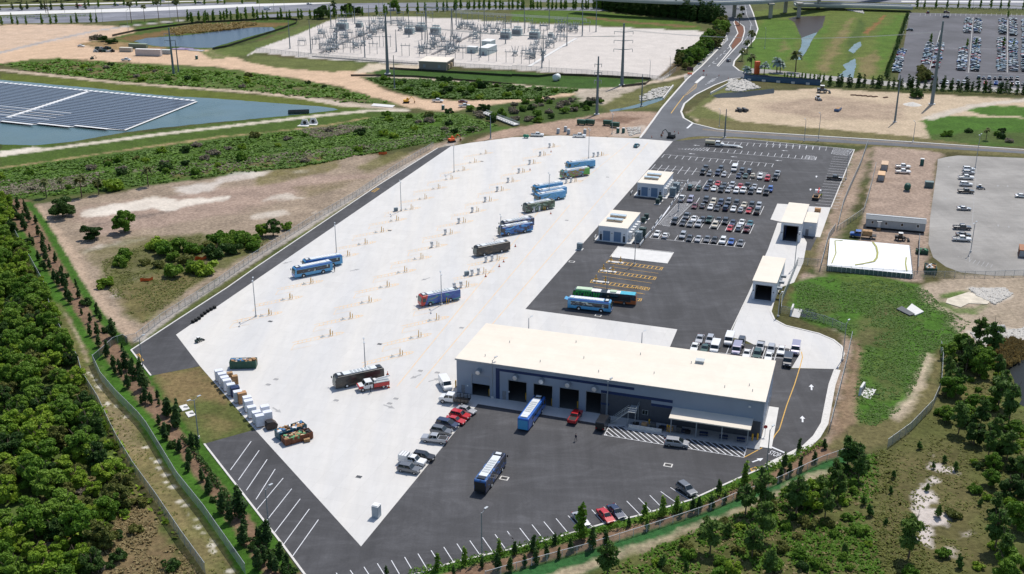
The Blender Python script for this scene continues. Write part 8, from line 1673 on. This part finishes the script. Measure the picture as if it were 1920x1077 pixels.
for i, p in enumerate(BK):
 k_ = 'juni' if i % 7 else 'bushdark'; seg = 'beside the dirt track' if p[1] < 640 else 'between the grass strips by the long stalls'
 plant(k_, W(*p), f'{"dark upright juniper" if k_ == "juni" else "dark rounded shrub"} on the planted bank {seg}', f'{"junipers" if k_ == "juni" else "shrubs"} on the planted bank {seg}', R_.choice((.5, .65, .8, .95, 1.15)))
for p, L in ((Q(0, 2, (1075, 760))[0], 'larger dark tree on the bank beside the corner of the dark asphalt'), (Q(0, 3, (1800, 650))[0], 'larger dark tree on the bank beside the long stalls'), (Q(0, 2, (1320, 1040))[0], 'larger dark tree at the grass below the white utility covers')): plant('juni', W(*p), L, None, 1.7, .9)
a, b_ = W(*Q(0, 3, (1400, 110))[0]), W(*Q(0, 3, (1760, 560))[0])
def hedge(pts, label, w=1.1, h=.9, dens=26, m='mid'):
 P = [W(*p) for p in pts]; o = P[0].copy(); cl = []
 for a, b_ in zip(P, P[1:]):
  n = max(1, int((b_ - a).length / 1.1))
  for i in range(n): q = a.lerp(b_, i / n) - o; s = R_.uniform(.7, 1.25); cl.append((q.x, q.y, h * .45 * s, w * .55 * s, w * .55 * s, h * .5 * s))
 ob = part('hedge', leaves('hedge', cl, len(cl) * dens, .32, len(cl), LM[m]), None, None, tuple(o)); tag(ob, label, 'hedge')
hedge(Q(0, 3, (1370, 60), (1500, 230), (1640, 430), (1760, 570)), 'low dark clipped hedge on the bank along the long stalls', 1.2, .9, 30, 'dark')
hedge(Q(1, 3, (1190, 1085), (1500, 1020), (1700, 975), (1910, 920)) + Q(2, 3, (40, 905), (350, 830), (600, 775), (840, 720)), 'low leafy hedge below the left half of the front stalls', 2.2, 1.2, 34)
hedge(Q(2, 3, (860, 720), (1000, 670), (1200, 620), (1400, 555), (1600, 465), (1720, 400)), 'low leafy hedge below the right half of the front stalls', 2.2, 1.2, 34)
hedge(Q(3, 3, (-60, 310), (60, 270), (200, 205), (330, 140), (420, 90)), 'low leafy hedge below the driveway sidewalk', 2.0, 1.1, 34)
for i, (x, y) in enumerate(((20, 930), (160, 910), (320, 850), (180, 1000), (95, 1020), (260, 950), (350, 960), (440, 910), (875, 720), (990, 650), (1130, 650), (1230, 610), (1350, 620), (1490, 580), (1550, 480), (1590, 540), (1690, 515), (1865, 410), (600, 880), (700, 850), (1010, 745), (1260, 650), (1400, 600))):
 k_ = 'slim' if 980 < x < 1240 and y > 600 else 'juni'; plant(k_, W(*Z(x, y, 2, 3)), 'slender green young tree in the bed below the front stalls' if k_ == 'slim' else 'dark upright juniper in the bed below the front stalls', 'young trees in the front bed' if k_ == 'slim' else 'junipers in the front bed', R_.choice((.5, .65, .8, .9)))
for x, y in ((1820, 940), (1565, 1000), (1360, 1040), (1690, 1030), (1480, 1077), (1810, 1050), (1900, 1060), (975, 1077)): plant('slim' if x in (1820, 1565, 1360) else 'juni', W(*Z(x, y, 1, 3)), 'slender green young tree in the bed below the front stalls' if x in (1820, 1565, 1360) else 'dark upright juniper in the bed below the front stalls', 'young trees in the front bed' if x in (1820, 1565, 1360) else 'junipers in the front bed', R_.choice((.5, .65, .8, .9)))
for x, y in ((230, 160), (120, 290), (90, 370), (420, 140), (350, 240), (240, 300), (160, 340)): plant('juni', W(*Z(x, y, 3, 3)), 'dark upright juniper in the bed beside the driveway sidewalk', 'junipers by the driveway', .75)
for x, y, c_, L in ((515, 820, 2, 'fuller dark tree in the front bed beside a silver sedan'), (1740, 410, 2, 'fuller dark tree at the kerb near the arrow and stop marking')): plant('slim', W(*Z(x, y, c_, 3)), L, None, 1.35)
RB = [(1080, 1100), (1200, 1040), (1300, 998), (1400, 958), (1480, 922), (1560, 888), (1640, 850), (1650, 900), (1630, 960), (1640, 1020), (1660, 1100)]
scatter(RB, 4.3, dict(busholive=3.5, bush=3, bushlime=1.6, bushdark=1.2, pine=1.6, pinel=1.2, woodlime=.4), 'on the wild ground below the front fence', .84, .82)
scatter([(1400, 960), (1560, 890), (1600, 870), (1640, 900), (1560, 960), (1440, 1000)], 4.6, dict(pine=4, woodlime=.7), 'in the pine clump below the driveway bend', .85, .6)
scatter([(1770, 668), (1845, 640), (1885, 720), (1872, 780), (1925, 800), (1940, 1100), (1840, 1100), (1860, 980), (1835, 890), (1795, 825), (1758, 800), (1775, 740)], 3.7, dict(wood=1.6, wooddark=.8, bush=2.6, bushlime=1.6, bushdark=1.5, pine=2.6), 'in the thicket at the right edge', .86, .9)
scatter([(1640, 860), (1745, 775), (1790, 830), (1835, 900), (1860, 980), (1840, 1100), (1660, 1100), (1640, 1000)], 7, dict(pinel=3, bush=1, busholive=1.5), 'on the brown flat around the white sand patch', .8, .5)
scatter([(1700, 1040), (1840, 1030), (1860, 1100), (1690, 1100)], 4.2, dict(pine=2, bushdark=1.5, bush=2, bushlime=1), 'at the bottom edge right of the white sand', .9, .8)
for x, y, k_, s, L in ((1460, 470, 'wooddark', .9, 'dark dense tree at the end of the meadow fence by the stones'), (1600, 540, 'wood', .7, 'bushy green tree behind the meadow fence by the reeds'), (1345, 760, 'pine', .75, 'lone pine at the inner bend of the meadow fence'), (1560, 600, 'bush', 1.3, 'broad green shrub near the dark pond at the right edge')): plant(k_, W(*Z(x, y, 3, 2)), L, None, s)
for x, y, k_, s, L in ((470, 545, 'oak', 1.2, 'big round dark oak at the corner of the brown lot'), (690, 715, 'oak', .92, 'round dark oak with low crown on the brown lot'), (935, 660, 'wood', 1.3, 'open crowned green tree with visible trunk on the brown lot')): plant(k_, W(*Z(x, y, 0, 1)), L, None, s, .95)
SH = [(1170, 780, 'bushlime', 1.6), (1240, 830, 'bush', 1.5), (1345, 800, 'bushdark', 1.7), (1450, 820, 'bush', 1.4), (1300, 870, 'bush', 1.0), (1640, 740, 'bushdark', 1.6), (1620, 840, 'bushdark', 1.5), (1770, 730, 'bush', 1.7), (1850, 760, 'bushdark', 1.8), (1740, 820, 'bushdark', 1.3), (940, 860, 'bush', 1.4), (910, 910, 'bushdark', 1.3), (1310, 990, 'bushdark', 1.5), (1540, 960, 'bushlime', 1.6), (1460, 960, 'bush', 1.2), (850, 340, 'bushlime', 1.8), (790, 1070, 'bushlime', 1.4), (1180, 920, 'busholive', 1.0), (1080, 900, 'busholive', .9), (1390, 900, 'busholive', 1.0), (1700, 780, 'bush', 1.3), (1900, 790, 'bushdark', 1.5), (1560, 790, 'busholive', 1.1)]
for x, y, k_, s in SH:
 if x % 3 and k_ == 'bushdark': k_ = 'bush'
 plant(k_, W(*Z(x, y, 0, 1)), f'{CT[k_]} shrub in the clump on the grassy part of the brown lot', f'{CT[k_]} shrubs on the brown lot', s * 1.45)
for x, y, k_, s, L in ((130, 690, 'wooddark', 1.0, 'dark rounded tree by the fence at the near end of the shrub clump'), (50, 690, 'woodlime', .85, 'bright green bushy tree beside the dark one by the fence'), (230, 640, 'bush', 1.3, 'mid green shrub right of the dark tree by the fence')): plant(k_, W(*Z(x, y, 1, 1)), L, None, s)
for x, y, h in ((1110, 320, 1.0), (612, 400, 1.0), (740, 380, .8), (350, 400, .8), (465, 350, .7), (1350, 790, .5)): plant('palm', W(*Z(x, y, 0, 1)), 'cabbage palm at the scrub edge of the brown lot', 'palms of the brown lot', h, 1.0)
SC = dict(bush=3, bushlime=3.5, bushdark=2.5, bushgrey=2.5, busholive=1.5)
scatter([(-20, 322), (200, 295), (480, 256), (615, 242), (740, 216), (850, 216), (925, 236), (850, 256), (700, 280), (560, 310), (430, 322), (250, 345), (140, 360), (-20, 376)], 10, SC, 'in the wet scrub left of the brown lot', 1.4, .5)
scatter([(840, 212), (905, 205), (970, 194), (1080, 183), (1140, 190), (1130, 205), (1060, 215), (1000, 236), (945, 232), (900, 225)], 8, dict(bushgrey=3, bushdark=2.5, bush=2.5), 'in the scrub beside the footbridge', 1.5, .85)
scatter([(0, 124), (60, 114), (120, 112), (250, 122), (330, 128), (500, 142), (640, 170), (740, 195), (640, 188), (480, 170), (330, 158), (220, 148), (100, 138)], 12, SC, 'in the scrub between the clay road and solar pond', 1.5, .4)
scatter([(700, 148), (800, 150), (900, 158), (1000, 164), (1090, 170), (1000, 184), (900, 186), (820, 184), (740, 166)], 10, dict(bush=3, bushdark=3, bushlime=2), 'in the green scrub under the substation lawn', 1.5, .7)
scatter([(1740, 255), (1830, 246), (1930, 250), (1930, 268), (1790, 266)], 9, dict(bushdark=2, bush=2, bushgrey=1), 'in the green field by the old car park', 1.4, .7)
plant('palm', W(*Z(1630, 1050, 3, 0)), 'lone squat palm in the green field by the old car park', None, .7); plant('bushdark', W(*Z(1100, 730, 3, 0)), 'big dark shrub on the sandy field before the tree row', None, 2.4)
scatter([(1266, 128), (1270, 112), (1300, 98), (1340, 62), (1356, 40), (1364, 62), (1350, 84), (1320, 110), (1292, 132)], 4.6, dict(wood=2, woodolive=2, wooddark=1), 'in the thicket between the gravel and the access road', 1.15, .95)
a, b_ = W(1125, 16), W(1345, 42)
for i in range(34):
 for q in range(4): p = a.lerp(b_, (i + .3 * q) / 33) + Vector((R_.uniform(-2, 2), 10 - 6 * q, 0)); plant('tall', p, 'tall dark screen tree in the belt behind the empty gravel', 'screen trees behind the gravel', 1.6)
def screen(p, q, n, key, L, gp, s=1.0, jit=2.0, prob=1.0):
 a, b_ = W(*p), W(*q)
 for i in range(n):
  if R_.random() <= prob: plant(key, a.lerp(b_, i / max(1, n - 1)) + Vector((R_.uniform(-jit, jit), R_.uniform(-jit, jit), 0)), L, gp, s)
screen(Z(440, 640, 3, 0), Z(2010, 705, 3, 0), 52, 'tall', 'tall dark conifer in the row before the far car park', 'conifers before the far car park', .8, 1.8, .95); hedge(Q(3, 0, (440, 650), (960, 685), (1480, 705), (2010, 715)), 'long dark hedge under the conifers before the far car park', 3.5, 2.6, 24, 'dark')
screen(Z(1040, 130, 3, 0), Z(880, 590, 3, 0), 30, 'tall', 'dark clipped tree in the hedge row between canal lawn and far car park', 'hedge row trees by the canal lawn', .55, .8); hedge(Q(3, 0, (1045, 115), (960, 370), (885, 590)), 'dark hedge between the canal lawn and the far car park', 3, 2.2, 22, 'dark')
hedge(Q(3, 0, (1090, 75), (1500, 75), (1990, 85)), 'dark hedge along the top of the far car park', 3, 2, 22, 'dark'); screen(Z(1100, 60, 3, 0), Z(1980, 65, 3, 0), 12, 'slim', 'small tree on the hedge above the far car park', 'small trees above the far car park', 1.5)
screen((1128, 18), (850, 18), 36, 'slim', 'young tree in the avenue behind the substation', 'avenue trees behind the substation', 1.7, 1.5); screen((850, 20), (590, 36), 24, 'slim', 'young tree in the avenue at the far left of the substation', 'avenue trees left of the substation', 1.6, 2, .8); screen((590, 36), (350, 40), 24, 'slim', 'young tree in the line beyond the upper pond', 'trees beyond the upper pond', 1.5, 2, .9)
for x, y, k_, s, L in ((500, 140, 'oak', 1.5, 'broad dark tree clump at the far left corner of the substation'), (585, 120, 'tall', 1.4, 'tall dark tree beside the broad clump behind the substation'), (690, 115, 'oak', 1.2, 'dark tree group behind the left half of the substation'), (760, 110, 'oak', 1.0, 'dark tree behind the left half, next to a tree group'), (1030, 75, 'wood', 1.5, 'taller green tree rising over the avenue behind the substation')): plant(k_, W(*Z(x, y, 1, 0)), L, None, s)
for i, (x, y) in enumerate(((985, 175), (1085, 165), (1190, 155), (1335, 165), (365, 130), (345, 100))): plant('highpalm', W(*Z(x, y, 0, 0)), 'tall thin palm along the highway beyond the clay yard', 'tall palms along the highway', 1.1, 1)
for x, y in ((1440, 180), (1530, 175), (1600, 160), (1700, 140), (1780, 150), (1840, 140), (1900, 140)): plant('slim', W(*Z(x, y, 0, 0)), 'bushy young tree on the bank above the upper pond', 'trees above the upper pond', 1.7)
screen(Z(0, 185, 0, 0), Z(720, 175, 0, 0), 11, 'slim', 'young tree along the near edge of the highway', 'trees along the near highway edge', 1.4, 3); screen(Z(0, 75, 0, 0), Z(620, 70, 0, 0), 10, 'tall', 'dark tree in the median of the highway', 'highway median trees', .9, 4); screen(Z(650, 55, 0, 0), Z(1900, 28, 0, 0), 14, 'slim', 'small tree in the far median of the highway', 'far median trees', 1.3, 4)
screen((-20, 3), (760, -6), 40, 'wooddark', 'dark tree of the woodland beyond the highway', 'woodland beyond the highway', 1.9, 6)
hedge(Q(0, 0, (-20, 138), (500, 128), (700, 122)), 'low clipped hedge in the highway verge', 3, 1.4, 16)
for x, y, k_, L in ((1785, 505, 'palm', 'palm on the lawn corner left of the orange pillar'), (1885, 520, 'silver', 'silvery palm right of the orange pillar'), (1755, 540, 'silver', 'silvery palm left of the orange pillar')): plant(k_, W(*Z(x, y + 40, 2, 0)), L, None, 1.2)
for x, y, k_, L in ((65, 545, 'silver', 'silvery palm on the canal lawn above the bridge, left one'), (90, 545, 'silver', 'silvery palm on the canal lawn above the bridge, right one'), (205, 540, 'palm', 'brownish palm on the canal lawn above the bridge')): plant(k_, W(*Z(x, y, 3, 0)), L, None, 1.4)
screen(Z(120, 600, 3, 0), Z(420, 610, 3, 0), 12, 'slim', 'young shrub tree in the strip on the canal bridge', 'shrub trees on the canal bridge', .9, .5)
for x, y in ((1720, 455), (1758, 400), (1790, 350), (1700, 190), (1720, 130)): plant('palm', W(*Z(x, y, 2, 0)), 'slim palm along the access road kerb', 'palms along the access road', 1.1)
for x, y in ((1215, 330), (1285, 330), (1490, 350), (1555, 345), (1760, 350), (1835, 355), (1795, 130)): plant('slim', W(*Z(x, y, 3, 0)), 'small tree on a planting island in the far car park', 'island trees of the far car park', 1.2)
scatter(Q(3, 0, (1130, 500), (1215, 545), (1200, 610), (1110, 620)), 5, dict(bushdark=2, woodolive=1.5), 'on the planted corner of the far car park', 1.0, .9)
def cover(name, poly, n, size, h, m, seed):
 P = [tuple(W(*p))[:2] for p in poly]; a = np.array(P); r = np.random.default_rng(seed); x = r.uniform(a[:, 0].min(), a[:, 0].max(), n * 2); y = r.uniform(a[:, 1].min(), a[:, 1].max(), n * 2); ok = inside(x, y, P) & (fbm(x, y, .11, seed) + .6 * fbm(x, y, .45, seed + 3) > -.08); x, y = x[ok][:n], y[ok][:n]; k_ = len(x)
 B = np.stack([x, y, np.zeros(k_)], 1); V = []
 for q in range(3):
  t = r.uniform(0, math.tau, k_); s = (size * r.uniform(.5, 1.2, k_))[:, None] / 2; d = np.stack([np.cos(t), np.sin(t), 0 * t], 1); e = np.stack([-np.sin(t), np.cos(t), 0 * t], 1) * s * 2; up = np.array((0, 0, 1.0)) * (h * r.uniform(.4, 1.25, k_))[:, None]; o = B + r.normal(size=(k_, 3)) * np.array((size * .5, size * .5, 0)) + up * .25
  V.append(np.stack([o - d * s, o + d * s, o + d * s + up + e, o - d * s + up * .8 + e], 1))
 tag(part(name, quadmesh(name, np.concatenate(V).reshape(-1, 3), LM[m]), None, None), None, None, None, 'stuff')
cover('undergrowth', LEFT + [(262, 935), (385, 1090)], 16000, .6, .5, 'lime', 1); cover('undergrowth', [(90, 870), (215, 905), (300, 985), (385, 1090), (50, 1090)], 3500, .3, .25, 'dry', 2)
cover('tall_grass', [(130, 650), (200, 730), (262, 806), (325, 903), (440, 1085), (385, 1085), (240, 892), (205, 812)], 1800, .25, .12, 'olive', 3)
cover('undergrowth', RB + [(1760, 1100), (1660, 840)], 6000, .35, .22, 'olive', 4); cover('undergrowth', RB, 1300, .3, .22, 'dry', 14); cover('undergrowth', RB, 5000, .4, .3, 'mid', 15); cover('undergrowth', [(1640, 850), (1745, 775), (1770, 670), (1845, 645), (1880, 720), (1920, 770), (1940, 1100), (1640, 1100)], 5000, .28, .16, 'olive', 5)
cover('meadow_grass', [(1490, 535), (1560, 515), (1660, 522), (1740, 545), (1770, 580), (1820, 605), (1780, 648), (1740, 660), (1718, 720), (1690, 768), (1640, 800), (1608, 790), (1603, 740), (1614, 690), (1608, 640), (1560, 612), (1500, 598)], 9000, .3, .12, 'grass', 6)
WS = [(-20, 322), (200, 292), (480, 254), (615, 240), (740, 214), (860, 214), (930, 236), (850, 260), (560, 314), (430, 326), (250, 350), (140, 364), (-20, 378)]
cover('tall_grass', WS, 16000, .8, .35, 'grass', 7); cover('low_scrub', WS, 3500, .9, .5, 'mid', 17)
for q_ in ([(230, 318), (330, 312), (560, 285), (720, 268), (850, 240), (930, 236), (850, 262), (520, 310), (330, 332)], [(-20, 340), (90, 338), (200, 322), (160, 350), (-20, 376)], [(560, 245), (640, 236), (700, 240), (600, 262)]): cover('dry_scrub', q_, 2600, .6, .4, 'grey', 8)
cover('tall_grass', [(0, 122), (110, 112), (330, 128), (500, 142), (640, 168), (740, 195), (640, 192), (480, 172), (220, 152), (40, 132)], 6000, 1.2, .6, 'mid', 9); cover('tall_grass', [(690, 148), (800, 150), (1000, 164), (1085, 170), (1000, 186), (900, 187), (800, 184), (720, 160)], 5000, 1.2, .6, 'grass', 10)
cover('lot_grass', [(190, 490), (300, 448), (440, 438), (520, 445), (430, 495), (370, 530), (268, 608), (235, 585), (205, 545)], 5000, .3, .14, 'olive', 11); cover('reeds', [(1845, 655), (1895, 640), (1935, 655), (1910, 680), (1888, 692), (1862, 688)], 1500, .4, 1.2, 'reed', 12); cover('reeds', Q(0, 0, (1280, 220), (1500, 190), (1915, 170), (1915, 205), (1600, 235), (1350, 265), (1280, 265)), 2500, 1.0, 1.0, 'reed', 13)
for x, y, s in ((700, 300, 2.2), (740, 295, 2.4), (780, 310, 2.2), (820, 330, 1.8), (860, 325, 1.6)): plant('bushgrey' if x < 760 else 'bushdark', W(*Z(x, y, 0, 0)), 'dry brush in the heap at the edge of the clay yard', 'brush heap on the clay yard', s)
def stones(poly, n, s, seed, m='stone_white'):
 P = [tuple(W(*p))[:2] for p in poly]; a = np.array(P); r = random.Random(seed); mb = MB(); k_ = 0
 while k_ < n:
  x, y = r.uniform(a[:, 0].min(), a[:, 0].max()), r.uniform(a[:, 1].min(), a[:, 1].max()); k_ += 1
  if inside(np.array([x]), np.array([y]), P)[0]: q = s * r.uniform(.5, 1.4); mb.ball((x, y, q * .2), q, q * r.uniform(.6, 1), q * .6, 5, 3)
 o = struct('riprap', mb, M('stone_white', (.56, .53, .48), .9, var=.3, scale=3), fix=False); o['kind'] = 'stuff'
stones(Q(3, 2, (1500, 5), (1770, 5), (1830, 50), (1700, 125), (1560, 60)), 1300, .45, 1); stones(Q(3, 2, (1520, 340), (1620, 320), (1640, 350), (1920, 300), (1930, 440), (1700, 470), (1590, 430)), 1800, .45, 2); stones(Q(2, 0, (950, 730), (1060, 670), (1200, 648), (1130, 725), (960, 765)), 900, .8, 3); stones(Q(2, 0, (1620, 600), (1740, 600), (1860, 660), (1700, 690), (1600, 680)), 900, .8, 4); stones(Q(3, 0, (580, 70), (700, 80), (720, 105), (600, 80)), 300, .8, 5); stones(Q(2, 0, (860, 960), (960, 950), (960, 1000), (880, 1020)), 200, .6, 6)
